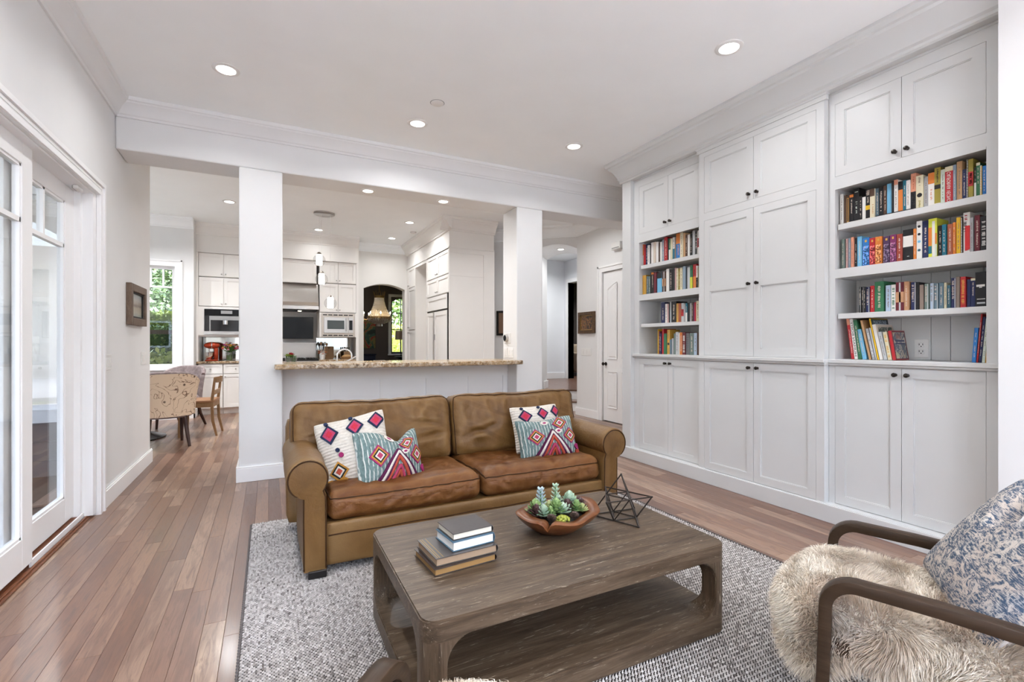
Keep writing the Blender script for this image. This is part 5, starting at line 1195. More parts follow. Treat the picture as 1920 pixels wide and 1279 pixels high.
def fur_from(mb, count, ln, seed, comb=(0,0,0), wid=.0011):
    """thin tapered curls of wool over a mesh: one joined mesh"""
    rg = np.random.default_rng(seed); V = np.array(mb.v); T = []
    for f in mb.f:
        for i in range(1, len(f)-1): T.append((f[0], f[i], f[i+1]))
    T = np.array(T); A, B, D = V[T[:,0]], V[T[:,1]], V[T[:,2]]; nr = np.cross(B-A, D-A); ar = np.linalg.norm(nr, axis=1); nr = nr/np.maximum(ar, 1e-12)[:, None]
    cen = V.mean(0); flip = np.sign(((A+B+D)/3-cen)*nr).sum(1); 
    ok = ((A+B+D)/3-cen); s_ = np.sign((ok*nr).sum(1)); nr = nr*np.where(s_ == 0, 1, s_)[:, None]
    pk = rg.choice(len(T), count, p=ar/ar.sum()); u = rg.random(count); v = rg.random(count); fl = u+v > 1; u[fl] = 1-u[fl]; v[fl] = 1-v[fl]
    p = A[pk]+(B-A)[pk]*u[:, None]+(D-A)[pk]*v[:, None]; nn = nr[pk]
    # clumps share a comb direction
    cl = np.stack([np.sin(p[:,0]*31+p[:,2]*17)+np.sin(p[:,1]*47), np.cos(p[:,1]*29-p[:,0]*13)+np.sin(p[:,2]*41), np.sin(p[:,2]*23+p[:,1]*19)], 1)*.28
    d = nn*.75+np.array(comb)+cl+rg.normal(0, .22, (count, 3)); d /= np.linalg.norm(d, axis=1)[:, None]
    l = ln*(.55+.7*rg.random(count))[:, None]; grav = np.array([0, 0, -1.0])
    s = np.cross(d, rg.normal(0, 1, (count, 3))); s /= np.linalg.norm(s, axis=1)[:, None]; s *= wid
    mid = p+d*l*.55; tip = p+d*l*.95+(grav*.22+cl*.5)*l
    W = np.stack([p-s, p+s, mid-s*.8, mid+s*.8, tip], 1).reshape(-1, 3)
    base = (np.arange(count)*5)[:, None]
    Q = [base+np.array([[0,1,3]]), base+np.array([[0,3,2]]), base+np.array([[2,3,4]])]
    F = np.concatenate(Q, 1).reshape(-1, 3)
    me = bpy.data.meshes.new('wool'); me.vertices.add(len(W)); me.vertices.foreach_set('co', W.reshape(-1)); me.loops.add(len(F)*3); me.loops.foreach_set('vertex_index', F.reshape(-1).astype(np.int32))
    me.polygons.add(len(F)); me.polygons.foreach_set('loop_start', np.arange(len(F))*3); me.update(); me.materials.append(FUR)
    me.polygons.foreach_set('use_smooth', [True]*len(F)); return me
def armchair(label, loc, rot, nfur, seed):
    t = thing('armchair', label, 'armchair', loc, R(rot), 'sheepskin armchairs facing the sofa', local=True)
    zA, hw = .54, .272
    for sx in (-1, 1):
        pth = [(.012, 0), (.006, .2)] + [(.0, .36)] + arc((-.075, zA-.09), .073, 0, 90, 8)[0:9] + [(-.25, zA-.026), (-.45, zA-.045), (-.62, zA-.062)] + arc((-.62, zA-.122), .060, 90, 178, 6)[1:] + [(-.715, .28), (-.76, 0)]
        m = MB(); sweep_rect(pth, .0225, .0165, sx*hw, m); part('arm_frame', m, CHAIRW, t, smooth=28, bev=.003, seg=2)
    part('seat_rail', MB().box(-hw, hw, -.06, -.025, .31, .35), CHAIRW, t, bev=.004); part('seat_rail', MB().box(-hw, hw, -.60, -.57, .25, .29), CHAIRW, t, bev=.004)
    def dish(pos, p):
        x, y, z = pos; f = max(0, p[1]); 
        z2 = z + .020*f*f - .05*max(0, -p[1])**2 + (.020*(abs(p[0])**4) if p[2] > 0 else 0)
        x2 = x*(1 + .05*f); y2 = y - .07*(abs(p[0])**2.4)*f
        if p[2] < 0 and f > .6: z2 -= .12*(f-.6)/.4
        return (x2, y2, z2)
    m, mp = soft_box(.238, .345, .072, .065, 14, (0, .03, .02), 0, 1, dish); m.mapv(lambda x, y, z: (x, y-.235, z+.345))
    sv, sf_ = list(m.v), list(m.f); sh = MB(); sh.add(sv, sf_)
    seat = part('seat', m, FUR, t, smooth=60)
    me = fur_from(sh, nfur, .036, seed, (0, .10, .0)); o = link('wool', me, seat, (0,0,0)); o['kind'] = 'stuff'
    m, mp = soft_box(.250, .060, .235, .055, 10, (0, .02, .01), 0, 2); M = Matrix.Translation((0, -.615, .625)) @ Matrix.Rotation(R(16), 4, 'X'); m.xf(M); sh = MB(); sh.add(list(m.v), list(m.f))
    br = part('backrest', m, FUR, t, smooth=60); me = fur_from(sh, nfur//3, .036, seed+1, (0, .05, .0)); o = link('wool', me, br, (0,0,0)); o['kind'] = 'stuff'
    return t
AC1 = (1.683, .958, .0125); AR1 = 27.4
armchair('sheepskin armchair with bent dark wood arms holding the blue patterned pillow', AC1, AR1, 90000, 3)
armchair('sheepskin armchair with bent wood arms, empty, nearest the sliding door', (.452, .868, .0125), -45, 45000, 8)
def bluepat():
    m, nt, b = newmat('faded_blue_print'); v = coords(nt, (1, 1, 1)); n1 = noise_(nt, v, 22, 6, .8, 1.6); n2 = noise_(nt, coords(nt, (9, 40, 9)), 6, 4, .7); n3 = noise_(nt, v, 7, 3)
    base = ramp(nt, n3, [(.35, (.60, .56, .51)), (.6, (.52, .45, .40)), (.8, (.40, .42, .45))])
    mk = N(nt, 'Math', operation='MULTIPLY'); L(nt, ramp(nt, n1, [(.43, (0,)*3), (.50, (1,)*3)]), mk.inputs[0]); L(nt, ramp(nt, n2, [(.38, (0,)*3), (.52, (1,)*3)]), mk.inputs[1])
    L(nt, mixc(nt, mk.outputs[0], base, (.040, .075, .130)), b.inputs['Base Color']); b.inputs['Roughness'].default_value = .9; bump(nt, b, n2, .2, .003); return m
LINEN = yarn_mat('white_linen', (.66, .65, .65), (.75, .74, .74), None, 30)
M = Matrix.Translation(AC1) @ Matrix.Rotation(R(AR1), 4, 'Z') @ Matrix.Translation((.02, -.43, .585)) @ Matrix.Rotation(R(194), 4, 'Z') @ Matrix.Rotation(R(90-36), 4, 'X') @ Matrix.Rotation(R(-8), 4, 'Z')
pillow('accent_pillow', 'faded blue and cream patterned pillow with white back on the sheepskin armchair', M, .245, .225, .085, bluepat(), LINEN, [], LINEN, (.15, -.15, .26))
# ------------------------------------------------------------------ breakfast bar
fn = fy(5.07)
bar = thing('bar_panelling', 'white panelled half wall under the granite bar between the columns', 'bar', (1.315, 5.13, 0))
part('bar_core', MB().box(.117, 2.513, 5.098, 5.198, 0, .988), TRIM, bar)
m = MB(); m.bx(fn, .117, 2.513, .90, .988, -.010, .028); m.bx(fn, .117, 2.513, .846, .90, .002, .028).bx(fn, .117, 2.513, 0, .14, .0, .028)
for a0, a1 in ((.117, .19), (.546, .605), (1.034, 1.093), (1.527, 1.585), (2.02, 2.076), (2.456, 2.513)): m.bx(fn, a0, a1, .14, .846, .002, .029)
part('rail_and_stile_frame', m, TRIM, bar)
for a0, a1 in ((.19, .546), (.605, 1.034), (1.093, 1.527), (1.585, 2.02), (2.076, 2.456)): part('wall_panel', MB().bx(fn, a0, a1, .14, .846, .018, .0285), TRIM, bar)
m = MB(); m.box(.046, 2.495, 4.645, 4.838, .990, 1.034).box(.118, 2.512, 4.838, 5.30, .990, 1.034)
tag(part('bar_counter', m, GRANITE, None, bev=.008, seg=2), 'speckled tan granite slab of the raised breakfast bar', 'counter')
# sink counter behind the bar
t = thing('sink_cabinet', 'white base cabinet behind the bar with granite worktop and sink', 'cabinet', (1.3, 5.6, 0))
part('body', MB().box(.13, 2.40, 5.31, 5.85, .10, .875).box(.13, 2.40, 5.31, 5.78, 0, .10), KCAB, t); part('worktop', MB().box(.12, 2.45, 5.305, 5.90, .876, .915), GRANITE, t, bev=.004); part('sink_basin', MB().box(.55, 1.20, 5.40, 5.80, .905, .918), STEEL, t)
t = thing('faucet', 'chrome arched kitchen faucet rising behind the granite bar', 'faucet', (.70, 5.50, .918))
p0 = Vector((.665, 5.5, .918)); pth = [(.665, 5.5, .918), (.665, 5.5, 1.09)] + [(.665+.075-.075*math.cos(R(a)), 5.5, 1.09+.065*math.sin(R(a))) for a in range(15, 181, 15)] + [(.815, 5.5, 1.05)]
part('spout', MB().tube(pth, .009, 8), CHROME, t, smooth=60); part('faucet_base', MB().cyl((.665, 5.5, .918), (.665, 5.5, .945), .022, .016, 14), CHROME, t, smooth=50)
part('lever', MB().cyl((.72, 5.5, .918), (.72, 5.5, 1.0), .013, .010, 10).cyl((.72, 5.5, 1.0), (.86, 5.47, 1.08), .008, .006, 8), CHROME, t, smooth=50)
# ------------------------------------------------------------------ back run of cabinets
fn = fy(9.64); KB = 10.245
def kunit(name, label, a0, a1, b0, b1, doors, mat=KCAB, depth=KB-9.64, d0=.0, knobz=None, kn=NICKEL, knob_low=True):
    t = thing(name, label, 'cabinet', ((a0+a1)/2, 9.9, b0), 0, 'kitchen cabinets on the back wall')
    part('body', MB().bx(fn, a0, a1, b0, b1, d0+.021, depth), mat, t)
    n_ = doors; w = (a1-a0)/n_
    for i in range(n_):
        d = shaker(fn, a0+w*i+.003, a0+w*(i+1)-.003, b0+.006, b1-.006, st=.05, parent=t, mat=mat)
        kx = a0+w*(i+1)-.03 if i % 2 == 0 and n_ > 1 else a0+w*i+.03
        knob((kx, 9.64, (b0+.05 if knob_low else b1-.05)), '-y', .012, kn, d)
    return t
kunit('wall_cabinet', 'small two-door cabinet on the top row beside the nook window wall', -1.057, -.32, 2.362, 2.764, 2)
kunit('wall_cabinet', 'two-door cabinet above the built-in coffee machine', -1.057, -.32, 1.855, 2.352, 2)
kunit('wall_cabinet', 'wide one-door cabinet on the top row above the range hood', .02, .80, 2.335, 2.764, 1)
kunit('wall_cabinet', 'two-door cabinet on the top row above the microwave cabinet', .852, 1.512, 2.362, 2.764, 2)
kunit('wall_cabinet', 'two-door cabinet directly above the microwave', .852, 1.512, 1.805, 2.352, 2)
kunit('wall_cabinet', 'two-door cabinet on the top row hidden behind the column', -.31, .01, 2.335, 2.764, 1)
# base units, left of the range
for a0, a1, lb in ((-1.06, -.703, 'drawer base cabinet at the nook end of the back run'), (-.697, -.32, 'drawer base cabinet below the flower vase')):
    t = thing('base_cabinet', 'white ' + lb, 'cabinet', ((a0+a1)/2, 9.9, 0), 0, 'kitchen base cabinets on the back wall')
    part('body', MB().bx(fn, a0, a1, .10, .872, .021, .6).bx(fn, a0, a1, 0, .10, .075, .6), KCAB, t)
    d = shaker(fn, a0+.003, a1-.003, .70, .862, st=.035, parent=t, mat=KCAB, name='drawer'); knob(((a0+a1)/2, 9.64, .78), '-y', .012, NICKEL, d)
    d = shaker(fn, a0+.003, a1-.003, .112, .69, st=.05, parent=t, mat=KCAB); knob((a1-.03 if a0 < -1 else a0+.03, 9.64, .645), '-y', .012, NICKEL, d)
t = thing('base_cabinet', 'white base cabinet beside the range behind the column', 'cabinet', (-.05, 9.9, 0), 0, 'kitchen base cabinets on the back wall'); part('body', MB().bx(fn, -.315, .205, .10, .872, .021, .6), KCAB, t); d = shaker(fn, -.312, .202, .112, .862, parent=t, mat=KCAB); knob((.15, 9.64, .80), '-y', .012, NICKEL, d)
t = thing('base_cabinet', 'white base cabinet under the microwave end of the back run', 'cabinet', (1.18, 9.9, 0), 0, 'kitchen base cabinets on the back wall'); part('body', MB().bx(fn, .845, 1.515, .10, .872, .021, .6), KCAB, t); d = shaker(fn, .848, 1.512, .112, .862, parent=t, mat=KCAB); knob((.90, 9.64, .80), '-y', .012, NICKEL, d)
m = MB(); m.box(-1.085, .205, 9.615, KB, .876, .913); tag(part('worktop', m, GRANITE, None, bev=.005), 'granite worktop under the mixer and flowers', 'counter')
m = MB(); m.box(.845, 1.508, 9.615, KB, .876, .913); tag(part('worktop', m, GRANITE, None, bev=.005), 'granite worktop below the microwave', 'counter')
m = MB(); m.box(-1.088, -1.06, 9.64, KB, .914, 3.07).box(-1.06, -.32, 9.70, KB, 1.335, 1.36); m.box(-1.06, -.975, 9.648, KB, 1.36, 1.85).box(-.975, -.32, 9.648, KB, 1.36, 1.372).box(-.975, -.32, 9.648, KB, 1.81, 1.85)
struct('trim_cabinet_surround', m, KCAB)
m = MB(); m.box(-1.088, 1.53, 9.62, KB, 2.765, 3.07); m.prism(crown(-1, 9.62, 3.25, .12, .19), 'x', -1.088, 1.56); m.box(-1.088, 1.53, 9.605, 9.62, 2.765, 2.80)
m.box(1.512, 1.56, 9.64, 9.72, 0, 3.07)
struct('trim_kitchen_soffit', m, KCAB, smooth=25)
tag(part('mirror_backsplash', MB().box(-1.05, .20, KB-.012, KB, .914, 1.334), MIRROR, None), 'mirrored backsplash behind the mixer and flower vase', 'backsplash')
tag(part('backsplash', MB().box(.845, 1.51, KB-.012, KB, .914, 1.334), MIRROR, None), 'mirrored backsplash under the microwave', 'backsplash')
# coffee machine
fn2 = fy(9.635)
t = thing('coffee_machine', 'black built-in coffee machine with steel base strip', 'appliance', (-.65, 9.8, 1.374))
part('body', MB().bx(fn2, -.972, -.325, 1.374, 1.806, 0, .35), plain('black_glass', (.012, .012, .014), .12), t); part('control_panel', MB().bx(fn2, -.968, -.33, 1.695, 1.80, -.006, 0), SCREEN, t); part('display', MB().bx(fn2, -.73, -.56, 1.73, 1.785, -.008, -.005), GREYP, t)
part('steel_strip', MB().bx(fn2, -.972, -.325, 1.374, 1.428, -.008, 0), STEEL, t); part('door_frame', MB().bx(fn2, -.90, -.33, 1.62, 1.69, -.01, 0).bx(fn2, -.90, -.88, 1.43, 1.62, -.006, 0), GREYP, t)
m = MB(); m.lathe([(.045, 0), (.045, .07), (.02, .075), (0, .075)], (-.66, 9.60, 1.545), 14); part('spout_head', m, CHROME, t, smooth=40)
# stand mixer
t = thing('stand_mixer', 'copper-red stand mixer on the granite worktop', 'mixer', (-.87, 9.83, .914)); CR = plain('copper_red_enamel', (.42, .055, .02), .15, .55)
mx = -.875; my = 9.80
part('base', MB().prism(rrect(mx-.10, mx+.10, my-.09, my+.09, .05), 'z', .914, .942), CR, t, bev=.006, smooth=50)
part('column', MB().prism(rrect(mx+.03, mx+.095, my-.045, my+.045, .02), 'z', .94, 1.14), CR, t, bev=.01, smooth=50)
part('head', MB().sphere((mx, my, 1.185), (.125, .06, .060), 16, 10), CR, t, smooth=70)
part('trim_band', MB().lathe([(.0625, -.006), (.0625, .006)], (0,0,0), 18, ax='x').mapv(lambda x, y, z: (mx+x, my+y*.98, 1.185+z*.98)), CHROME, t, smooth=60)
part('mixing_bowl', MB().lathe([(.04, 0), (.05, .01), (.075, .06), (.085, .12), (.082, .12), (.05, .015), (0, .01)], (mx-.045, my, .945), 20), CHROME, t, smooth=60)
part('beater', MB().cyl((mx-.045, my, 1.0), (mx-.045, my, 1.13), .012, .012, 8), CHROME, t, smooth=50)
part('power_cord', MB().tube([(mx+.10, my, .925), (mx+.16, my+.06, .918), (mx+.22, my+.02, .95), (mx+.25, my+.18, 1.02)], .005, 6), DARK, t)
# flowers in a vase
def bouquet(vx, vy, z0, label, vase_label, cols, n_, spread, hgt, seed, lf=1.0):
    t = thing('flower_vase', vase_label, 'vase', (vx, vy, z0)); m = MB(); m.lathe([(.048, 0), (.052, .005), (.055, .12), (.060, .15), (.057, .15), (.050, .008), (0, .006)], (vx, vy, z0), 20); part('vase', m, CRYST, t, smooth=60)
    rr = random.Random(seed); m = MB(); 
    for i in range(14): a = rr.uniform(0, 6.28); m.cyl((vx+.02*math.cos(a), vy+.02*math.sin(a), z0+.01), (vx+.05*math.cos(a+.6), vy+.05*math.sin(a+.6), z0+.17), .003, .003, 5)
    m.lathe([(.045, .01), (.048, .10), (0, .10)], (vx, vy, z0), 14); part('stems', m, plain('stem_green', (.05, .13, .03), .5), t)
    f = thing('bouquet', label, 'flowers', (vx, vy, z0+.12))
    for i in range(n_):
        a = rr.uniform(0, 6.28); q_ = rr.random()**.5; c = cols[i % len(cols)]; x, y, z = vx+spread*q_*math.cos(a), vy+spread*.7*q_*math.sin(a), z0+.16+hgt*(1-q_*q_*.8)*rr.uniform(.7, 1.05); r = rr.uniform(.026, .042)
        m = MB()
        for l in range(3):
            for k in range(7):
                b = 2*math.pi*k/7+l*.45; el = .1+.55*l; leaf_blob(m, (x, y, z), (math.cos(b)*math.cos(el), math.sin(b)*math.cos(el), math.sin(el)), (0,0,1), r*(1-.2*l), r*.32, r*.08, .3)
        part('blossom', m, plain('petal_%d' % (i % len(cols)), c, .6), f, smooth=60)
    m = MB()
    for i in range(30):
        a = rr.uniform(0, 6.28); el = rr.uniform(.2, 1.2); leaf_blob(m, (vx, vy, z0+.15), (math.cos(a)*math.cos(el), math.sin(a)*math.cos(el), math.sin(el)), (0,0,1), lf*rr.uniform(.10, .19), .012*lf, .002, .1)
    part('foliage', m, plain('bouquet_leaf', (.07, .17, .035), .5), f, smooth=60)
bouquet(-.612, 9.78, .914, 'mixed bouquet of red, yellow and pink flowers by the mixer', 'clear glass vase on the worktop beside the mixer', [(.62, .03, .08), (.75, .48, .03), (.60, .10, .06), (.68, .32, .10), (.72, .42, .48), (.48, .08, .24)], 26, .15, .15, 4)
bouquet(.215, 5.62, .916, 'small red and green flowers standing behind the end of the granite bar', 'small vase beside the sink behind the bar', [(.45, .02, .05), (.28, .38, .05)], 6, .035, .03, 9, .35)
# range, steel splash, hood, television
t = thing('range_cooker', 'stainless steel range with dark grates below the hood', 'range', (.52, 9.85, 0)); part('body', MB().bx(fn, .212, .838, .0, .90, -.03, .60), STEEL, t, bev=.005); part('cooktop', MB().bx(fn, .215, .835, .90, .925, -.03, .58), BLACKM, t); part('oven_door', MB().bx(fn, .24, .81, .2, .72, -.05, -.03), STEEL, t, bev=.004); part('oven_handle', MB().cyl((.26, 9.56, .70), (.79, 9.56, .70), .012, n=10), STEEL, t, smooth=50)
for gx in (.31, .52, .73):
    m = MB()
    for k in range(4): m.box(gx-.085+k*.05, gx-.075+k*.05, 9.66, 10.12, .926, .944)
    m.box(gx-.09, gx+.09, 9.70, 9.715, .926, .944).box(gx-.09, gx+.09, 10.06, 10.075, .926, .944); part('burner_grate', m, BLACKM, t)
for k in range(5): part('control_knob', MB().cyl((.28+k*.12, 9.61, .85), (.28+k*.12, 9.585, .85), .022, .018, 12), BLACKM, t, smooth=40)
tag(part('steel_splashback', MB().box(.215, .835, KB-.03, KB-.012, .93, 1.215), STEEL, None), 'stainless steel splashback behind the range', 'splashback')
tag(part('splash_shelf', MB().box(.212, .838, KB-.16, KB-.012, 1.217, 1.232), STEEL, None), 'narrow steel shelf above the range splashback', 'shelf')
t = thing('range_hood', 'stainless steel range hood below the top row cabinet', 'hood', (.52, 9.9, 1.83))
m = MB(); m.prism([(9.62, 1.91), (9.60, 1.98), (9.72, 2.33), (KB, 2.33), (KB, 1.91)], 'x', .215, .835); part('canopy', m, STEEL, t, bev=.004); part('lip', MB().box(.212, .838, 9.585, KB, 1.845, 1.912), STEEL, t, bev=.004); part('filter', MB().box(.23, .82, 9.62, KB-.03, 1.830, 1.846), BLACKM, t)
t = thing('hood_lamp', 'warm lamp under the range hood', 'lamp', (.52, 9.8, 1.822)); part('lens', MB().lathe([(0, 0), (.03, 0), (.03, .006), (0, .006)], (.52, 9.80, 1.822), 14), emis('hood_bulb', (1, .85, .6), 12), t)
t = thing('television', 'flat black television mounted behind the range', 'television', (.51, 10.0, 1.31)); part('screen', MB().box(.240, .775, 10.135, 10.14, 1.315, 1.722), SCREEN, t); part('bezel', MB().box(.232, .783, 10.14, 10.18, 1.307, 1.730), BLACKM, t); part('wall_arm', MB().box(.48, .54, 10.18, KB-.001, 1.49, 1.55), BLACKM, t)
# microwave in its cabinet
t = thing('microwave_cabinet', 'white cabinet niche framing the microwave', 'cabinet', (1.18, 9.9, 1.335)); part('body', MB().bx(fn, .852, 1.512, 1.335, 1.80, .02, .55), KCAB, t); part('frame', MB().bx(fn, .852, .884, 1.335, 1.80, 0, .02).bx(fn, 1.486, 1.512, 1.335, 1.80, 0, .02), KCAB, t)
t = thing('microwave', 'stainless steel built-in microwave with vented trim kit', 'microwave', (1.185, 9.8, 1.345)); fn3 = fy(9.632)
part('trim_kit', MB().bx(fn3, .886, 1.484, 1.345, 1.785, 0, .02), plain('satin_trim', (.55, .50, .44), .4, .8), t)
for z in (1.372, 1.758):
    for k in range(6): part('vent_slot', MB().bx(fn3, .91+k*.093, .985+k*.093, z-.010, z+.010, -.002, .003), DARK, t)
part('door', MB().bx(fn3, .925, 1.36, 1.415, 1.715, -.02, 0), STEEL, t, bev=.003); part('window', MB().bx(fn3, .985, 1.29, 1.49, 1.655, -.023, -.019), plain('dark_tinted_window', (.04, .05, .045), .1), t); part('handle', MB().cyl((1.325, 9.59, 1.45), (1.325, 9.59, 1.69), .009, n=8), STEEL, t, smooth=50)
part('control_panel', MB().bx(fn3, 1.365, 1.452, 1.415, 1.715, -.02, 0), STEEL, t, bev=.002); part('display', MB().bx(fn3, 1.378, 1.44, 1.475, 1.66, -.023, -.019), SCREEN, t)
# things on the worktop below the microwave
t = thing('utensil_crock', 'white crock of cooking utensils below the microwave', 'utensils', (.93, 9.95, .914)); part('crock', MB().lathe([(.045, 0), (.055, .06), (.05, .13), (.045, .13), (.045, .01), (0, .01)], (.93, 9.95, .914), 16), WHITEP, t, smooth=60)
for k in range(5): part('utensil', MB().cyl((.92+.006*k, 9.95, .93), (.87+.035*k, 9.95, 1.19+.02*(k % 2)), .006, .006, 6).sphere((.87+.035*k, 9.95, 1.20+.02*(k % 2)), (.022, .008, .030), 8, 6), [BLACKM, OAKCH, BLACKM, STEEL, OAKCH][k], t, smooth=50)
t = thing('orange_flowers', 'orange and white flower arrangement on the worktop beside the range', 'flowers', (.90, 9.72, .914)); rr = random.Random(2)
for k in range(9):
    m = MB(); x, y, z = .91+rr.uniform(-.06, .06), 9.74+rr.uniform(-.03, .03), 1.00+rr.uniform(0, .08)
    for b in range(8): leaf_blob(m, (x, y, z), (math.cos(b*.785), math.sin(b*.785), .4), (0,0,1), .035, .012, .004, .2)
    part('blossom', m, plain('flower_orange', (.55, .12, .02), .5) if k % 2 else plain('flower_white', (.7, .68, .62), .5), t, smooth=60)
part('pot', MB().lathe([(.03, 0), (.045, .09), (0, .09)], (.91, 9.74, .914), 12), WHITEP, t, smooth=50)
t = thing('cutting_board', 'honey wooden cutting board leaning on the backsplash', 'cutting board', (1.07, 10.15, .914)); m = MB().prism(rrect(.98, 1.16, .914, 1.16, .02), 'y', 10.14, 10.16); part('board', m, OAKCH, t); part('handle_hole', MB().lathe([(0, 0), (.012, 0), (.012, .002)], (0,0,0), 12, ax='y').mapv(lambda x, y, z: (1.07+x, 10.139+y*.2, 1.13+z)), DARK, t)
t = thing('knife_block', 'brown knife block with black handles near the end of the run', 'knife block', (1.38, 9.95, .914)); part('block', MB().box(1.33, 1.43, 9.88, 10.02, .914, 1.06), OAKCH, t, bev=.004)
for k in range(3): part('knife_handle', MB().box(1.335+k*.034, 1.357+k*.034, 9.90, 9.925, 1.06, 1.145), BLACKM, t, bev=.003)
t = thing('bread_basket', 'shallow woven basket of wrapped bread on the worktop', 'basket', (1.35, 9.78, .914)); part('basket', MB().lathe([(.10, 0), (.13, .05), (.125, .05), (.095, .006), (0, .006)], (1.36, 9.76, .914), 20).mapv(lambda x, y, z: (x, 9.76+(y-9.76)*.6, z)), OAKCH, t, smooth=50); part('loaf', MB().sphere((1.36, 9.76, .965), (.10, .05, .04), 12, 8), plain('bread_crust', (.45, .27, .11), .7), t, smooth=60)
# island
t = thing('kitchen_island', 'white kitchen island with tan granite top behind the bar', 'island', (1.3, 7.75, 0)); part('body', MB().box(.70, 1.95, 7.35, 8.20, .10, .876).box(.76, 1.89, 7.42, 8.13, 0, .10), KCAB, t)
for k in range(3): shaker(fy(7.33), .72+k*.41, 1.11+k*.41, .12, .86, parent=t, mat=KCAB, name='side_panel')
part('island_top', MB().box(.66, 1.99, 7.31, 8.24, .877, .915), GRANITE, t, bev=.006, seg=2)
# ------------------------------------------------------------------ fridge block, facing the kitchen
XF = 2.61; fn = fx(XF)
t = thing('refrigerator', 'white panelled built-in refrigerator with black grille line', 'refrigerator', (2.95, 7.95, 0)); part('body', MB().bx(fn, 7.425, 8.61, .1, 2.05, .022, .68), KCAB, t); part('toe_kick', MB().bx(fn, 7.425, 8.61, 0, .1, .08, .68), DARK, t)
shaker(fn, 7.50, 8.61, 1.80, 2.04, st=.06, parent=t, mat=KCAB, name='grille_panel'); part('grille_gap', MB().bx(fn, 7.46, 8.61, 1.775, 1.797, .004, .02), BLACKM, t)
shaker(fn, 7.50, 8.17, .11, 1.772, st=.07, parent=t, mat=KCAB); shaker(fn, 8.19, 8.61, .11, 1.772, st=.06, parent=t, mat=KCAB, name='freezer_door')
part('hinge_strip', MB().bx(fn, 7.455, 7.497, .1, 2.05, .003, .02), BLACKM, t); part('handle_strip', MB().bx(fn, 8.168, 8.192, .11, 1.772, -.02, .0), STEEL, t); part('water_dispenser', MB().bx(fn, 8.13, 8.165, 1.28, 1.38, -.006, .001), GREYP, t)
def kside(name, label, a0, a1, b0, b1, n_, low=True):
    t = thing(name, label, 'cabinet', (2.95, (a0+a1)/2, b0), 0, 'cabinets around the refrigerator'); part('body', MB().bx(fn, a0, a1, b0, b1, .021, .68), KCAB, t); w = (a1-a0)/n_
    for i in range(n_):
        d = shaker(fn, a0+w*i+.003, a0+w*(i+1)-.003, b0+.004, b1-.004, st=.05, parent=t, mat=KCAB); knob((XF, a0+w*(i+1)-.04 if i == 0 else a0+w*i+.04, b0+.05 if low else b1-.05), '-x', .013, NICKEL, d)
kside('wall_cabinet', 'two-door cabinet on the top row above the refrigerator', 7.425, 8.61, 2.365, 2.765, 2); kside('wall_cabinet', 'low two-door cabinet directly above the refrigerator grille', 7.425, 8.61, 2.056, 2.358, 2)
kside('tall_cabinet', 'narrow top pantry cupboard beside the arched wall', 9.45, 9.93, 2.365, 2.775, 1); kside('tall_cabinet', 'narrow middle pantry cupboard beside the arched wall', 9.45, 9.93, 1.50, 2.358, 1); kside('tall_cabinet', 'narrow lower pantry cupboard beside the arched wall', 9.45, 9.93, .10, 1.49, 1, False)
m = MB(); m.bx(fn, 8.61, 8.66, 0, 2.80, 0, .68).bx(fn, 9.40, 9.45, 0, 2.80, 0, .68).bx(fn, 9.93, 10.05, 0, 2.80, 0, .68).bx(fn, 8.66, 9.40, 0, 2.72, .30, .68).bx(fn, 8.66, 9.40, 2.72, 2.80, 0, .68)
m.bx(fn, 7.40, 10.05, 2.775, 3.10, .004, .80); m.bx(fn, 7.385, 10.05, 2.775, 2.795, -.012, .80); m.prism(crown(-1, XF+.004, 3.25, .16, .20), 'y', 7.25, 10.05); m.prism(crown(-1, 7.40, 3.25, .16, .20), 'x', 2.456, 3.42)
struct('trim_fridge_surround', m, KCAB, smooth=25)
t = thing('fridge_side_panel', 'tall white panelled end panel beside the refrigerator', 'panel', (3.0, 7.41, 0)); fy74 = fy(7.40)
part('panel_frame', MB().bx(fy74, 2.612, 2.632, 0, 2.775, 0, .02).bx(fy74, 3.222, 3.42, 0, 2.775, 0, .02).bx(fy74, 2.632, 3.222, 2.70, 2.775, 0, .02), KCAB, t); part('panel_sheet', MB().bx(fy74, 2.632, 3.222, 0, 2.322, .012, .022), KCAB, t); part('panel_sheet', MB().bx(fy74, 2.632, 3.222, 2.326, 2.70, .012, .022), KCAB, t); part('panel_return', MB().box(3.40, 3.42, 7.42, 7.73, 0, 3.1), KCAB, t)
# ------------------------------------------------------------------ ceiling lights
LENS = emis('lit_lens', (1, .97, .92), 6.0)
def can(label, x, y, z, power, r=.062, group='recessed ceiling lights'):
    t = thing('recessed_light', label, 'ceiling light', (x, y, z-.01), 0, group)
    m = MB(); m.lathe([(r*1.42, 0), (r*1.42, -.004), (r*1.30, -.008), (r, -.008), (r*.98, 0)], (x, y, z), 28); part('trim_ring', m, WHITEP, t, smooth=50)
    m = MB(); m.lathe([(0, -.003), (r, -.003), (r, -.001), (0, -.001)], (x, y, z), 24); part('lens', m, LENS, t)
    if power:
        l = bpy.data.lights.new('can_light', 'AREA'); l.shape = 'DISK'; l.size = r*1.7; l.energy = power; l.color = (.985, .99, 1); l.spread = R(150)
        o = bpy.data.objects.new('can_light', l); C.objects.link(o); o.location = (0, 0, -.004); o.parent = t
PWR = 6; KPW = 21
can('recessed light on the living room ceiling nearest the sliding door', -.269, 3.965, 3.17, PWR); can('recessed light on the living room ceiling beside the round sensor', 1.177, 4.168, 3.17, PWR)
can('recessed light on the living room ceiling over the far bookcase bay', 2.691, 3.953, 3.17, PWR); can('recessed light on the living room ceiling over the outlet bay', 2.706, 2.173, 3.17, PWR)
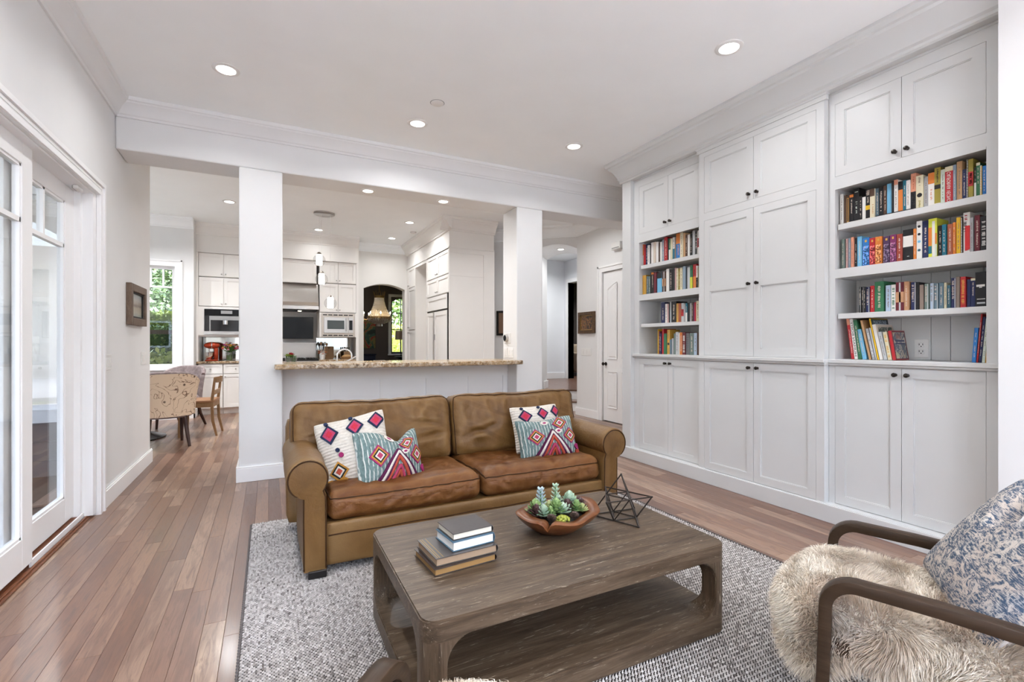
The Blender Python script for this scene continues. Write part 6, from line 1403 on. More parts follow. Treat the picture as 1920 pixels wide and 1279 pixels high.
for x, y, w_ in ((-.269, 2.173, 'beside the middle of the sliding door'), (-.269, .2, 'beside the near end of the sliding door'), (2.706, .2, 'above the armchair with the blue pillow'), (1.2, -1.7, 'before the middle of the rear window'), (-.269, -1.7, 'in the rear corner on the door side'), (2.706, -1.7, 'in the rear corner on the bookcase side')): can('added fill light in the living room ' + w_, x, y, 3.17, PWR*1.6)  # out-of-view cans added to brighten the living room
can('recessed light in the soffit over the bar nearer the pendants', .903, 5.02, 2.775, 4, .050); can('recessed light in the soffit over the bar nearer the thermostat column', 1.705, 5.02, 2.775, 4, .050)
can('recessed kitchen light seen through the opening to the nook', -.50, 7.955, 3.25, KPW*1.2); can('recessed kitchen light in front of the refrigerator', 2.11, 7.954, 3.25, KPW*.5); can('recessed kitchen light before the arched wall', 2.122, 9.3, 3.25, KPW*.25); can('recessed kitchen light before the range cabinets', .798, 9.20, 3.25, KPW*.10)
can('added light over the round table, out of the picture', -2.3, 7.7, 3.25, KPW*2.2); can('recessed kitchen light over the sink', 1.5, 6.2, 3.25, KPW); can('recessed hall light before the panelled door', 3.75, 6.0, 3.25, KPW*.5)  # the one over the round table is added to brighten the nook
p_ = f45(.38, 2.945, .45); can('recessed light in the arched passage ceiling', p_[0], p_[1], 2.945, 3, .055)
can('added light in the dark room beyond the landing', 7.9, 10.2, 3.0, 22); can('added light above the landing before its far wall', 5.6, 9.0, 3.25, KPW*.9); can('added light above the landing beside its doorway', 6.1, 8.0, 3.25, KPW*.6); can('recessed dining room light', 1.6, 11.6, 3.25, 8)  # den and landing lights are unseen, added to brighten those rooms
t = thing('ceiling_sensor', 'flat white round sensor disc on the living room ceiling', 'sensor', (1.221, 3.744, 3.16)); part('disc', MB().lathe([(0, 0), (.052, 0), (.052, -.006), (.046, -.010), (0, -.010)], (1.221, 3.744, 3.17), 28), WHITEP, t, smooth=40); part('gap_ring', MB().lathe([(.054, -.0005), (.058, -.0005), (.058, -.002), (.054, -.002)], (1.221, 3.744, 3.17), 28), GREYP, t)
t = thing('smoke_detector', 'small white detector on the kitchen ceiling near the arched wall', 'detector', (2.3, 9.0, 3.24)); part('case', MB().lathe([(0, 0), (.055, 0), (.05, -.03), (0, -.034)], (2.35, 8.6, 3.25), 20), WHITEP, t, smooth=40); part('vent_ring', MB().lathe([(.051, -.012), (.054, -.012), (.054, -.016), (.051, -.016)], (2.35, 8.6, 3.25), 20), GREYP, t)

# pendant cluster
t = thing('pendant_cluster', 'three clear glass globe pendants hanging from one round nickel canopy', 'pendant light', (.776, 8.0, 3.21))
part('canopy', MB().lathe([(0, 0), (.155, 0), (.155, -.022), (.14, -.030), (0, -.030)], (.776, 8.0, 3.25), 32), NICKEL, t, smooth=40)
for (x, y, z) in ((.706, 8.03, 2.515), (.737, 8.0, 2.216), (.862, 7.96, 1.845)):
    part('cord', MB().cyl((x, y, z+.12), (x, y, 3.222), .0022, n=6), WHITEP, t)
    g = part('globe', MB().sphere((x, y, z), .092, 24, 16), CRYST, t, smooth=80)
    part('socket_cap', MB().lathe([(0, .13), (.022, .125), (.04, .093), (.035, .088), (0, .088)], (x, y, z), 16), NICKEL, g, smooth=50)
    part('diffuser', MB().lathe([(0, .086), (.044, .086), (.046, -.07), (.038, -.076), (0, -.076)], (x, y, z), 18), emis('frosted_diffuser', (1, .93, .82), 3.2), g, smooth=50)

# chandelier in the dining room
chx, chy = 2.49, 12.3
t = thing('chandelier', 'crystal empire chandelier with candle bulbs hanging in the dining room', 'chandelier', (chx, chy, 1.65))
GOLDM = plain('antique_brass', (.40, .25, .09), .3, .9); CRYS = plain('cut_crystal', (.86, .78, .66), .10, .1, .9)
part('chain', MB().cyl((chx, chy, 2.50), (chx, chy, 3.25), .006, n=6), GOLDM, t)
m = MB(); m.lathe([(.115, 2.36), (.125, 2.365), (.125, 2.42), (.115, 2.42)], (chx, chy, 0), 20)
for k in range(8): a = 2*pi*k/8; m.cyl((chx+.12*cos(a), chy+.12*sin(a), 2.42), (chx+.15*cos(a), chy+.15*sin(a), 2.53), .008, .004, 5)
part('crown', m, GOLDM, t, smooth=50)
m = MB(); rr = random.Random(8)
for k in range(34):
    a = 2*pi*k/34
    for j in range(17):
        f = j/16; r = .11+(.29-.11)*f**1.7; z = 2.36-(2.36-1.86)*f; m.sphere((chx+r*cos(a), chy+r*sin(a), z), (.013, .013, .015), 5, 4)
o = part('bead_strands', m, CRYS, t, smooth=60); o['kind'] = 'stuff'
m = MB(); m.lathe([(.10, 2.36), (.15, 2.1), (.28, 1.88), (.27, 1.88), (.14, 2.1), (.09, 2.36)], (chx, chy, 0), 24); part('strand_cone', m, plain('bead_net', (.70, .60, .46), .3), t, smooth=60)
part('ring_band', MB().lathe([(.285, 1.84), (.30, 1.845), (.30, 1.89), (.285, 1.89)], (chx, chy, 0), 32), GOLDM, t, smooth=40)
m = MB()
for k in range(30):
    a = 2*pi*k/30
    for j in range(6): f = j/5; r = .29*math.cos(f*1.1); m.sphere((chx+r*cos(a), chy+r*sin(a), 1.84-.11*f), (.014, .014, .016), 5, 4)
m.lathe([(.28, 1.84), (.22, 1.76), (.10, 1.725), (0, 1.72)], (chx, chy, 0), 24)
o = part('crystal_basket', m, CRYS, t, smooth=60); o['kind'] = 'stuff'
part('drop', MB().lathe([(.07, 1.72), (.075, 1.65), (.0, 1.645)], (chx, chy, 0), 16), CRYS, t, smooth=40)
FLM = emis('candle_bulb_glow', (1, .74, .42), 45)
for k in range(10):
    a = 2*pi*k/10+.2; r = .40; ex, ey = chx+r*cos(a), chy+r*sin(a)
    arm_ = part('candle_arm', MB().tube([(chx+.29*cos(a), chy+.29*sin(a), 1.86), (chx+.34*cos(a), chy+.34*sin(a), 1.80), (ex, ey, 1.83), (ex, ey, 1.88)], .007, 6).lathe([(0, 0), (.028, .008), (.026, .012), (0, .012)], (ex, ey, 1.875), 10), GOLDM, t, smooth=50)
    part('candle', MB().cyl((ex, ey, 1.885), (ex, ey, 1.95), .010, n=8), WHITEP, arm_, smooth=50); part('bulb', MB().lathe([(.006, 0), (.013, .018), (.007, .042), (0, .055)], (ex, ey, 1.95), 8), FLM, arm_, smooth=60)
    m = MB(); 
    for j in range(4): m.sphere((ex, ey, 1.86-.022*j), (.008, .008, .010), 5, 4)
    part('pendant_drop', m, CRYS, arm_, smooth=60)
# dining room: painting, lamp, console, table, bowl, napkins
t = thing('painting', 'dark green abstract painting with red and yellow strokes on the taupe wall', 'painting', (2.4, 13.88, 1.1)); part('canvas', MB().box(2.06, 2.70, 13.875, 13.895, 1.08, 1.86), art_mat('abstract_paint', [(.015, .03, .03), (.04, .10, .07), (.20, .16, .06), (.34, .02, .025), (.02, .02, .025), (.02, .04, .045)], 4), t); part('stretcher_edge', MB().box(2.055, 2.06, 13.875, 13.9, 1.075, 1.865).box(2.70, 2.705, 13.875, 13.9, 1.075, 1.865), BLACKM, t)
t = thing('floor_lamp', 'standing lamp with a taupe drum shade before the dining room window', 'lamp', (3.30, 13.35, 0)); part('base', MB().lathe([(0, 0), (.15, 0), (.15, .02), (0, .03)], (3.30, 13.35, 0), 24), BLACKM, t, smooth=40); part('pole', MB().cyl((3.30, 13.35, .02), (3.30, 13.35, 1.56), .010, n=8), BLACKM, t); part('lamp_shade', MB().lathe([(.15, 1.575), (.165, 1.325), (.163, 1.325), (.148, 1.575)], (3.30, 13.35, 0), 28), plain('taupe_linen_shade', (.36, .30, .26), .8), t, smooth=50)
t = thing('sideboard', 'dark navy sideboard below the painting', 'sideboard', (2.2, 13.6, 0)); part('body', MB().box(1.3, 2.62, 13.45, 13.88, .08, .90), plain('navy_lacquer', (.015, .02, .045), .3), t, bev=.005); part('top', MB().box(1.28, 2.64, 13.43, 13.89, .90, .93), plain('navy_top', (.02, .025, .05), .2), t)
for k in range(3): part('door', MB().box(1.33+k*.43, 1.74+k*.43, 13.435, 13.45, .10, .88), plain('navy_lacquer', (.015, .02, .045), .3), t, bev=.003)
for x in (1.34, 2.54): part('leg', MB().box(x, x+.05, 13.5, 13.55, 0, .08).box(x, x+.05, 13.78, 13.83, 0, .08), BLACKM, t)
t = thing('dining_table', 'long black dining table under the chandelier', 'table', (2.9, 12.3, 0)); part('tabletop', MB().box(2.0, 4.2, 11.7, 12.9, .72, .76), BLACKM, t, bev=.006)
for x in (2.15, 3.95):
    for y in (11.85, 12.68): part('leg', MB().box(x, x+.08, y, y+.08, 0, .72), BLACKM, t)
t = thing('fruit_bowl', 'black footed bowl on the dining table', 'bowl', (3.05, 12.2, .7605)); part('bowl', MB().lathe([(.05, 0), (.05, .01), (.02, .03), (.10, .06), (.20, .12), (.195, .12), (.09, .065), (0, .05)], (3.05, 12.2, .7605), 24), BLACKM, t, smooth=50); part('foot_ring', MB().lathe([(.05, 0), (.055, .004), (.05, .008)], (3.05, 12.2, .7605), 20), BRONZE, t)
t = thing('folded_napkins', 'stack of folded white napkins on the dining table', 'napkins', (2.45, 12.1, .7605)); 
for k in range(3): part('napkin', MB().box(2.32, 2.58, 12.02, 12.18, .7605+k*.014, .7605+k*.014+.012), WHITEY, t, bev=.004)
# landing room beyond: beige sofa and plant
t = thing('loveseat', 'beige sofa in the dark room beyond the landing', 'sofa', (8.2, 10.6, .36)); BEI = plain('beige_upholstery', (.42, .33, .24), .9)
for nm, b in (('seat', (7.4, 9.3, 10.4, 11.1, .46, .72)), ('backrest', (7.4, 9.3, 11.05, 11.3, .46, 1.20)), ('arm', (7.2, 7.42, 10.4, 11.3, .46, .98)), ('arm', (9.28, 9.5, 10.4, 11.3, .46, .98))): part(nm, MB().box(*b), BEI, t, bev=.06, seg=4, smooth=60)
for x in (7.25, 9.4):
    for y in (10.45, 11.2): part('leg', MB().box(x, x+.05, y, y+.05, .36, .46), BLACKM, t)
t = thing('accent_pillow', 'pale pillow on the beige sofa beyond the landing', 'pillow', (7.75, 10.85, .73)); m, mp = soft_box(.22, .07, .19, .06, 8, (0, .05, 0)); m.mapv(lambda x, y, z: (x+7.80, y+10.88, z+.90)); part('cushion', m, WHITEY, t, smooth=70); part('zip_edge', MB().box(7.60, 8.0, 10.87, 10.89, .705, .712), WHITEY, t)
t = thing('white_blossom_plant', 'small plant with white blossoms behind the beige sofa', 'plant', (7.6, 11.55, .36)); part('stand', MB().cyl((7.6, 11.6, .36), (7.6, 11.6, 1.15), .12, .10, 14), BLACKM, t); rr = random.Random(6); m = MB(); m2 = MB()
for k in range(60):
    a = rr.uniform(0, 6.28); el = rr.uniform(.2, 1.4); d = Vector((cos(a)*cos(el), sin(a)*cos(el), sin(el))); leaf_blob(m, (7.6, 11.6, 1.15), d, (0,0,1), rr.uniform(.12, .24), .02, .003, .1)
    if k % 3 == 0: m2.sphere(Vector((7.6, 11.6, 1.15))+d*.24, .03, 6, 5)
part('foliage', m, plain('plant_leaf', (.06, .12, .03), .6), t, smooth=60); part('blossoms', m2, WHITEY, t, smooth=60)

# ------------------------------------------------------------------ things on the walls
def frame(name, label, fn, a0, a1, b0, b1, w, fm, pic, mat_board=None, dep=.03):
    t = thing(name, label, 'picture', fn((a0+a1)/2, b0, 0)); m = MB(); 
    for x0, x1, y0, y1 in ((a0, a0+w, b0, b1), (a1-w, a1, b0, b1), (a0+w, a1-w, b0, b0+w), (a0+w, a1-w, b1-w, b1)): bxq(m, fn, x0, x1, y0, y1, -dep, 0)
    part('picture_frame', m, fm, t, bev=.003)
    m = MB(); 
    for x0, x1, y0, y1 in ((a0+w, a0+w*1.25, b0+w, b1-w), (a1-w*1.25, a1-w, b0+w, b1-w), (a0+w, a1-w, b0+w, b0+w*1.25), (a0+w, a1-w, b1-w*1.25, b1-w)): bxq(m, fn, x0, x1, y0, y1, -dep*.6, 0)
    part('inner_lip', m, mat_board or fm, t)
    m = MB(); bxq(m, fn, a0+w, a1-w, b0+w, b1-w, -dep*.3, 0); part('picture', m, pic, t); return t
def bxq(m, fn, a0, a1, b0, b1, d0, d1):
    vs = [fn(a, b, d) for b in (b0, b1) for a, d in ((a0, d0), (a1, d0), (a1, d1), (a0, d1))]; m.add(vs, [(0,3,2,1),(4,5,6,7),(0,1,5,4),(1,2,6,5),(2,3,7,6),(3,0,4,7)])
def landscape():
    m, nt, b = newmat('hazy_landscape_print'); tc = nt.nodes.new('ShaderNodeTexCoord'); sp = N(nt, 'SeparateXYZ'); L(nt, tc.outputs['Generated'], sp.inputs[0])
    n_ = noise_(nt, coords(nt, (1, 1, 1.5)), 22, 4, .65); ad = N(nt, 'Math', operation='MULTIPLY_ADD'); ad.inputs[1].default_value = .28; L(nt, n_, ad.inputs[0]); L(nt, sp.outputs['Z'], ad.inputs[2])
    L(nt, ramp(nt, ad.outputs[0], [(.18, (.22, .27, .27)), (.36, (.42, .40, .32)), (.56, (.38, .33, .25)), (.64, (.13, .09, .07)), (.70, (.33, .28, .23)), (.86, (.45, .45, .42)), (1, (.36, .40, .40))]), b.inputs['Base Color']); b.inputs['Roughness'].default_value = .3; return m
fnL = lambda a, b, d: (-1.09-d, a, b)
frame('framed_picture', 'weathered brown wood frame with a hazy landscape on the wall by the nook', fnL, 5.166, 5.749, 1.382, 1.745, .064, FRAMEW, landscape(), DARK, .04)
frame('framed_picture', 'small gilt and black framed dark painting beside the hall door', fx(4.72), 6.309, 6.772, 1.386, 1.742, .055, wood('dark_gilt_frame', [(.2, (.03, .015, .01)), (.5, (.09, .05, .025)), (.8, (.22, .13, .05))], (9, 9, 9), .4, .3, 4), art_mat('dark_figures_painting', [(.015, .012, .012), (.05, .03, .02), (.30, .14, .05), (.02, .02, .02), (.45, .40, .30)], 17), plain('gilt_inner', (.35, .22, .08), .4, .5), .035)
frame('framed_picture', 'black framed picture half hidden behind the thermostat column', f45, 1.12, 1.46, 1.364, 1.807, .03, BLACKM, plain('brown_print', (.22, .13, .08), .5), None, .03)
def switch(label, fn, a0, a1, b0, b1, n_):
    t = thing('light_switch', label, 'switch', fn((a0+a1)/2, b0, 0), 0, 'wall switch plates'); part('cover_plate', MB().bx(fn, a0, a1, b0, b1, -.006, 0), WHITEP, t, bev=.002); w = (a1-a0)/n_
    for k in range(n_): part('rocker', MB().bx(fn, a0+w*k+w*.25, a0+w*k+w*.75, b0+(b1-b0)*.22, b1-(b1-b0)*.22, -.010, -.006), WHITEP, t, bev=.001)
switch('white four-gang switch plate beside the sliding door casing', fnL, 4.505, 4.715, 1.017, 1.137, 4); switch('white two-gang switch plate near the wall end by the nook', fnL, 5.70, 5.90, 1.015, 1.138, 2); switch('white three-gang switch plate under the gilt picture in the hall', fx(4.72), 6.43, 6.70, 1.02, 1.139, 3); switch('white two-gang switch plate under the thermostat on the column', fx(2.515), 4.92, 5.06, 1.05, 1.168, 2)
switch('white single switch plate beside the two-gang switch on the column', fx(2.515), 5.075, 5.15, 1.05, 1.168, 1)
t = thing('thermostat', 'round dark-faced thermostat on a white plate on the column', 'thermostat', (2.515, 5.07, 1.25)); part('back_plate', MB().bx(fx(2.515), 4.985, 5.155, 1.22, 1.345, -.006, 0), WHITEP, t, bev=.003); part('bezel', MB().lathe([(.045, 0), (.045, .022), (.04, .026), (0, .026)], (0,0,0), 24, ax='x').mapv(lambda x, y, z: (2.509-x, 5.083+y, 1.283+z)), STEEL, t, smooth=40); part('face', MB().lathe([(.036, .0262), (.034, .029), (0, .029)], (0,0,0), 24, ax='x').mapv(lambda x, y, z: (2.509-x, 5.083+y, 1.283+z)), SCREEN, t, smooth=40)
t = thing('door_chime', 'white box door chime high on the hall wall above the door', 'door chime', (4.70, 5.74, 2.6)); part('case', MB().bx(fx(4.72), 5.64, 5.85, 2.64, 2.75, -.06, 0), WHITEP, t, bev=.006); part('grille', MB().bx(fx(4.72), 5.66, 5.83, 2.655, 2.67, -.062, -.058), GREYP, t)
t = thing('door_sensor', 'small white alarm sensor at the head of the sliding door', 'sensor', (-1.13, 4.17, 2.24)); part('case', MB().box(-1.145, -1.115, 4.10, 4.20, 2.236, 2.261), WHITEP, t, bev=.005); part('magnet', MB().box(-1.149, -1.145, 4.11, 4.19, 2.240, 2.258), GREYP, t)

# ------------------------------------------------------------------ breakfast nook furniture
t = thing('pedestal_table', 'round white pedestal table with black base in the breakfast nook', 'table', (-1.62, 7.68, 0)); part('tabletop', MB().lathe([(0, .735), (.60, .735), (.62, .75), (.60, .765), (0, .765)], (-1.62, 7.68, 0), 48), plain('white_tabletop', (.76, .75, .73), .25), t, smooth=40)
part('pedestal', MB().lathe([(.42, 0), (.42, .015), (.30, .05), (.12, .12), (.07, .25), (.06, .60), (.14, .735)], (-1.62, 7.68, 0), 36), plain('black_pedestal', (.015, .013, .014), .25), t, smooth=50)
def vine_mat():
    m, nt, b = newmat('vine_print_fabric'); v = coords(nt, (1, 1, 1)); 
    w = N(nt, 'TexNoise'); w.inputs['Scale'].default_value = 5.5; w.inputs['Detail'].default_value = 1.5; w.inputs['Distortion'].default_value = 1.8; L(nt, v, w.inputs['Vector'])
    line = ramp(nt, w.outputs['Fac'], [(.485, (0,)*3), (.497, (1,)*3), (.503, (1,)*3), (.515, (0,)*3)])
    vo = N(nt, 'TexVoronoi'); vo.inputs['Scale'].default_value = 8.5; L(nt, v, vo.inputs['Vector']); dots = ramp(nt, vo.outputs['Distance'], [(.13, (1,)*3), (.2, (0,)*3)])
    c = mixc(nt, line, (.66, .52, .38), (.16, .09, .06)); c = mixc(nt, dots, c, (.07, .04, .03)); L(nt, c, b.inputs['Base Color']); b.inputs['Roughness'].default_value = .9; return m
VINE = vine_mat(); CHEN = yarn_mat('mauve_chenille', (.17, .13, .13), (.34, .28, .27), None, 18)
def barrel_chair(label, loc, rot, outer, inner):
    t = thing('barrel_dining_chair', label, 'chair', loc, R(rot), None, local=True)
    # wrap-round back: local +y is the front
    n_ = 28
    def wing(z0, z1, r0, r1, flare):
        m = MB(); 
        for (rr_, sgn) in ((r1, 1), (r0, -1)):
            pass
        def pt(u, v, r):
            a = R(200+ (340-200)*u); h = z1 - .10*abs(2*u-1)**3
            z = z0+(h-z0)*v; k = r*(1+flare*v*v); return (k*cos(a)*1.02, k*sin(a)*.92+.02, z)
        vs = []; rows = 10
        for j in range(rows+1):
            for i in range(n_+1): vs.append(pt(i/n_, j/rows, r1))
        for j in range(rows+1):
            for i in range(n_+1): vs.append(pt(i/n_, j/rows, r0))
        W_ = n_+1; o = (rows+1)*W_; fo = []; fi = []; fe = []
        for j in range(rows):
            for i in range(n_): fo.append((j*W_+i, j*W_+i+1, (j+1)*W_+i+1, (j+1)*W_+i)); fi.append((o+j*W_+i, o+j*W_+i+1, o+(j+1)*W_+i+1, o+(j+1)*W_+i))
        for i in range(n_): fe += [(rows*W_+i, rows*W_+i+1, o+rows*W_+i+1, o+rows*W_+i), (i, i+1, o+i+1, o+i)]
        for j in range(rows): fe += [(j*W_, (j+1)*W_, o+(j+1)*W_, o+j*W_), (j*W_+n_, (j+1)*W_+n_, o+(j+1)*W_+n_, o+j*W_+n_)]
        m.add(vs, fo, 0); m.f += [tuple(q_ for q_ in f) for f in fi+fe]; m.m += [1]*len(fi+fe); return m
    part('wrap_back', wing(.36, .865, .25, .30, .16), [outer, inner], t, smooth=60)
    part('seat', MB().lathe([(0, .34), (.265, .34), (.285, .38), (.275, .45), (.22, .475), (0, .48)], (0, .03, 0), 28), inner, t, smooth=60)
    part('top_welt', MB().tube([((.275*1.16)*cos(R(200+140*i/28))*1.02, (.275*1.16)*sin(R(200+140*i/28))*.92+.02, .868-.10*abs(2*i/28-1)**3) for i in range(29)], .022, 8), inner, t, smooth=60)
    for sx in (-1, 1):
        part('leg', MB().tube([(sx*.17, -.15, .36), (sx*.185, -.19, .18), (sx*.20, -.28, 0)], [.024, .022, .016], 8), DARKLEG, t, smooth=50); part('leg', MB().tube([(sx*.18, .17, .36), (sx*.185, .19, 0)], [.024, .015], 8), DARKLEG, t, smooth=50)
    return t
barrel_chair('barrel dining chair with cream vine-print back standing near the wall end', (-1.10, 7.03, 0), 15, VINE, CHEN)
barrel_chair('mauve grey barrel dining chair on the window side of the round table', (-1.16, 8.42, 0), 150, CHEN, CHEN)
t = thing('wood_dining_chair', 'honey wood side chair with open frame at the round table', 'chair', (-.80, 7.64, 0), R(84), None, local=True)
# local +y faces the table
for sx in (-1, 1):
    part('leg', MB().tube([(sx*.19, -.19, .77), (sx*.19, -.155, .45), (sx*.19, -.165, .20), (sx*.19, -.21, 0)], [.017, .024, .022, .017], 4), OAKCH, t, bev=.002); part('leg', MB().tube([(sx*.19, .20, .44), (sx*.19, .21, 0)], [.024, .018], 4), OAKCH, t)
    part('seat_rail', MB().box(sx*.19-.014, sx*.19+.014, -.17, .20, .38, .44), OAKCH, t, bev=.002)
part('seat', MB().prism(rrect(-.21, .21, -.18, .23, .03), 'z', .44, .475), plain('tan_leather_seat', (.30, .15, .07), .45), t, bev=.01, seg=3, smooth=50); part('top_rail', MB().grid(lambda u, v: (-.19+.38*u, -.205-.03*math.sin(math.pi*u), .70+.075*v), 10, 2).grid(lambda u, v: (-.19+.38*u, -.182-.03*math.sin(math.pi*u), .70+.075*v), 10, 2), OAKCH, t, smooth=50); part('seat_rail', MB().box(-.19, .19, .18, .205, .38, .44), OAKCH, t); part('seat_rail', MB().box(-.19, .19, -.17, -.145, .38, .44), OAKCH, t)
part('back_splat', MB().box(-.17, .17, -.185, -.17, .54, .60), OAKCH, t, bev=.003)

# ------------------------------------------------------------------ outside
GRASS = paint('sunlit_lawn', (.10, .16, .045), .9, .3); PAVE = paint('grey_paving', (.24, .24, .25), .8, .1)
m = MB(); m.box(-20, -1.24, -14, 40, -.30, -.12); m.box(-1.24, 30, 14.1, 40, -.30, -.12); m.box(-20, 30, -14, -2.75, -.30, -.12); m.box(6.8, 30, -2.75, 14.1, -.30, -.12)
struct('ground', m, GRASS)
m = MB(); m.box(-4.1, -1.245, -2.75, 5.9, -.119, -.04); struct('patio', m, PAVE)
STONE = paint('pale_bounce_stone', (.68, .68, .68), .8, .06)
m = MB(); m.box(-9, 9, -11, -2.76, -.119, -.04).box(-8, -4.11, 5.95, 12.5, -.119, -.04).box(-4.11, -3.52, 5.95, 12.5, -.119, -.04); struct('bounce_terrace', m, STONE)  # pale slab added to bounce sunlight up to the ceilings
m = MB(); m.box(-2.7, -1.24, -3.0, 5.6, 2.78, 2.90); struct('added_shade_roof', m, TRIM)  # roof added to shade what shows through the sliding door
t = thing('patio_post', 'white timber post carrying the added shade roof', 'post', (-2.6, 5.4, -.04)); part('shaft', MB().box(-2.66, -2.54, 5.40, 5.52, -.04, 2.78), TRIM, t, bev=.004); part('plinth', MB().box(-2.69, -2.51, 5.37, 5.55, -.04, .16), TRIM, t, bev=.004)
def leaves(center, size, n_, ls, seed, fn_in=None):
    rg = np.random.default_rng(seed); c = np.array(center); s = np.array(size)
    p = rg.normal(0, 1, (n_, 3)); p /= np.linalg.norm(p, axis=1)[:, None]; p *= (rg.random(n_)**.4)[:, None]*s
    if fn_in == 'box': p = (rg.random((n_, 3))*2-1)*s; k = rg.integers(0, 3, n_); p[np.arange(n_), k] = np.sign(p[np.arange(n_), k])*s[k]*(.86+.2*rg.random(n_))
    p = p+c; d = rg.normal(0, 1, (n_, 3)); d[:, 2] *= .6; d /= np.linalg.norm(d, axis=1)[:, None]; e = np.cross(d, rg.normal(0, 1, (n_, 3))); e /= np.linalg.norm(e, axis=1)[:, None]
    l = ls*(.6+.8*rg.random(n_))[:, None]; V = np.stack([p, p+d*l*.5+e*l*.28, p+d*l, p+d*l*.5-e*l*.28], 1).reshape(-1, 3); F = np.arange(n_*4).reshape(-1, 4)
    m = MB(); m.v = [tuple(x) for x in V]; m.f = [tuple(x) for x in F]; m.m = [0]*n_; return m, rg.random(n_)
LM = {k: leafmat('foliage_'+k, a, b, .55) for k, (a, b) in dict(dark=((.03, .06, .02), (.13, .20, .06)), mid=((.09, .16, .04), (.32, .42, .12)), lime=((.30, .38, .05), (.60, .62, .16)), pale=((.18, .25, .14), (.52, .58, .42))).items()}
BARK = plain('bark', (.08, .055, .04), .9)
def plant(name, label, cat, center, size, n_, ls, mat, seed, trunk=None, shape=None, group=None):
    t = thing(name, label, cat, (center[0], center[1], -.12), 0, group); m, r_ = leaves(center, size, n_, ls, seed, shape); o = part('foliage', m, LM[mat], t); attr(o.data, list(r_)) if len(o.data.polygons) == len(r_) else None; o['kind'] = 'stuff'
    if shape == 'box': part('hedge_core', MB().box(center[0]-size[0]*.9, center[0]+size[0]*.9, center[1]-size[1]*.75, center[1]+size[1]*.75, max(-.1, center[2]-size[2]*.9), center[2]+size[2]*.85), plain('hedge_core_'+mat, {'mid': (.09, .16, .04), 'lime': (.28, .34, .06)}.get(mat, (.06, .1, .03)), .9), t)
    tr = trunk or .05; part('trunk', MB().tube([(center[0], center[1], -.12), (center[0]+.05, center[1], center[2]*.5), (center[0], center[1], center[2])], [tr*1.3, tr, tr*.6], 8), BARK, t, smooth=50); return t
plant('shrub', 'bright lime leafy shrub right outside the nook window', 'shrub', (-1.85, 11.1, .45), (.60, .35, .60), 4500, .13, 'lime', 1)
plant('hedge', 'clipped green hedge behind the fence rail outside the nook', 'hedge', (-2.6, 13.35, .95), (2.5, .35, .62), 13000, .09, 'mid', 2, None, 'box')
plant('hedge', 'lime topped hedge above the fence rail outside the nook', 'hedge', (-2.6, 14.25, 1.72), (2.5, .35, .22), 9000, .09, 'lime', 3, None, 'box')
t = thing('garden_fence', 'weathered timber garden fence rail outside the nook window', 'fence', (-1.9, 12.75, -.12))
for x in (-4.2, -2.9, -1.6, -.3): part('post', MB().box(x, x+.09, 12.72, 12.80, -.12, 1.52), FRAMEW, t)
for z in (.6, 1.42): part('rail', MB().box(-4.5, .1, 12.68, 12.72, z, z+.09), FRAMEW, t)
plant('tree', 'tall pale green tree standing behind the nook hedge', 'tree', (-3.6, 18.6, 3.6), (2.0, 1.0, 2.6), 9000, .16, 'pale', 4, .14, None, 'garden trees'); plant('tree', 'dark leafy tree seen in the right side of the nook window', 'tree', (-1.2, 16.2, 3.2), (1.6, 1.0, 2.4), 9000, .14, 'dark', 5, .12, None, 'garden trees'); plant('tree', 'broad mid-green tree filling the back of the garden view', 'tree', (-3.0, 22, 4.2), (5.0, 1.5, 4.2), 14000, .22, 'mid', 6, .2, None, 'garden trees')
plant('hedge', 'sunny hedge outside the dining room window', 'hedge', (5.0, 17.0, .85), (2.6, .5, .95), 10000, .09, 'lime', 7, None, 'box'); plant('tree', 'shady tree outside the dining room window', 'tree', (5.6, 21, 3.4), (2.8, 1.4, 2.6), 9000, .18, 'mid', 8, .15, None, 'garden trees')
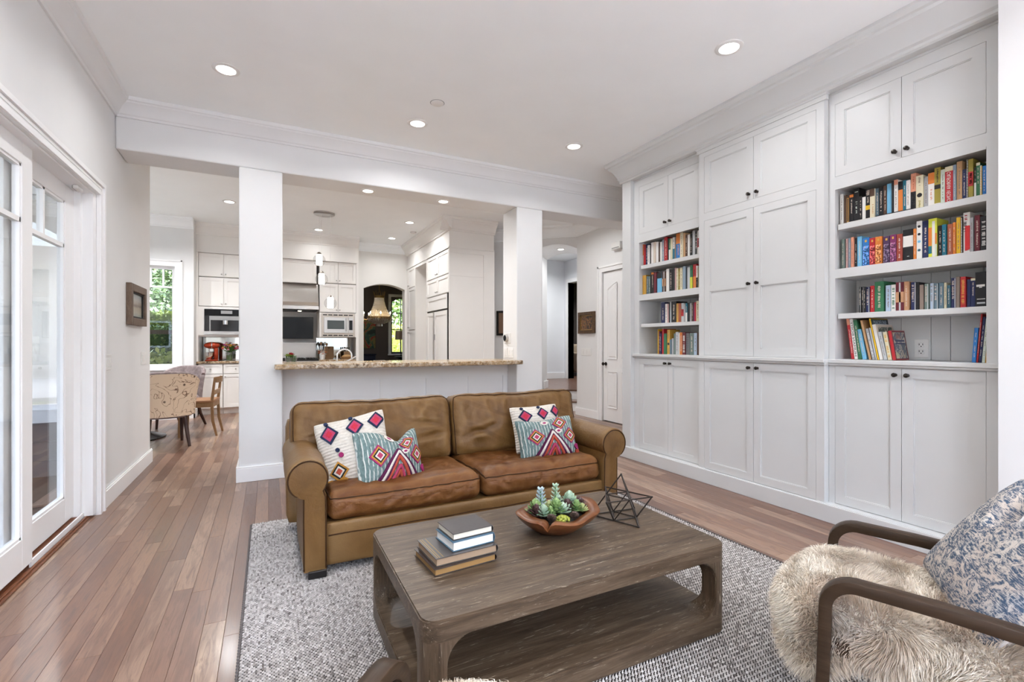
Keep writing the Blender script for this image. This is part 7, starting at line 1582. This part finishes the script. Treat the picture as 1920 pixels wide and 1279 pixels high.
# neighbour wall seen through the sliding door
t = thing('neighbour_house', 'grey clapboard side wall of a house across the patio', 'building', (-4.9, 4.5, -.12)); CLAP = paint('grey_clapboard', (.055, .056, .064), .7, .06)
part('wall', MB().box(-5.2, -4.95, -2, 13, -.12, 5.2), CLAP, t)
for k in range(30): part('clapboard', MB().prism([(-4.95, -.1+k*.175), (-4.915, -.1+k*.175), (-4.94, .075+k*.175), (-4.95, .075+k*.175)], 'y', -2, 13), CLAP, t)
for y in (8.2, 11.0):
    w_ = part('window', MB().box(-4.93, -4.88, y, y+1.0, .9, 2.2), TRIM, t); part('pane', MB().box(-4.885, -4.872, y+.08, y+.92, .98, 2.12), SCREEN, w_)
plant('climbing_vine', 'loose green vine hanging on the grey house wall', 'vine', (-4.45, 9.6, 2.3), (.22, .8, 1.3), 1600, .11, 'pale', 9); plant('shrub', 'low dark shrub at the foot of the grey house wall', 'shrub', (-4.5, 7.2, .35), (.35, 1.3, .45), 1500, .10, 'dark', 10)
# cladding and vine on the outside of the nook
CLAD = paint('grey_brown_siding', (.095, .092, .095), .8, .1)
r_ = sroot('wall_nook_cladding', (-2.4, 5.94, 0))
for k in range(19):
    z0, z1 = -.04+k*.175, -.04+(k+1)*.175-.004
    if z1 < .56 or z0 > 2.62: part('siding_board', MB().box(-3.5, -1.245, 5.932, 5.949, z0, z1), CLAD, r_)
    else: part('siding_board', MB().box(-3.5, -3.24, 5.932, 5.949, z0, z1), CLAD, r_); part('siding_board', MB().box(-1.56, -1.245, 5.932, 5.949, z0, z1), CLAD, r_)
plant('climbing_vine', 'pale green vine climbing the siding beside the patio', 'vine', (-3.45, 5.62, 1.6), (.16, .18, 1.1), 900, .10, 'pale', 12)
# house across the rear terrace, unseen, added to block low sky
t = thing('added_rear_house', 'tan house added to block low sky across the rear terrace', 'building', (1, -12.5, -.12)); STU = paint('tan_stucco', (.30, .26, .22), .9, .08)
part('wall', MB().box(-9, 11, -13.5, -12, -.12, 4.2), STU, t); part('roof', MB().prism([(-14.1, 4.2), (-11.4, 4.2), (-12.75, 5.0)], 'x', -9.4, 11.4), plain('brown_roof', (.10, .06, .05), .9), t)
for x in (-6, -1, 4, 8):
    w_ = part('window', MB().box(x, x+1.4, -12.02, -11.97, 1.0, 2.4), TRIM, t); part('pane', MB().box(x+.1, x+1.3, -11.972, -11.96, 1.1, 2.3), SCREEN, w_)
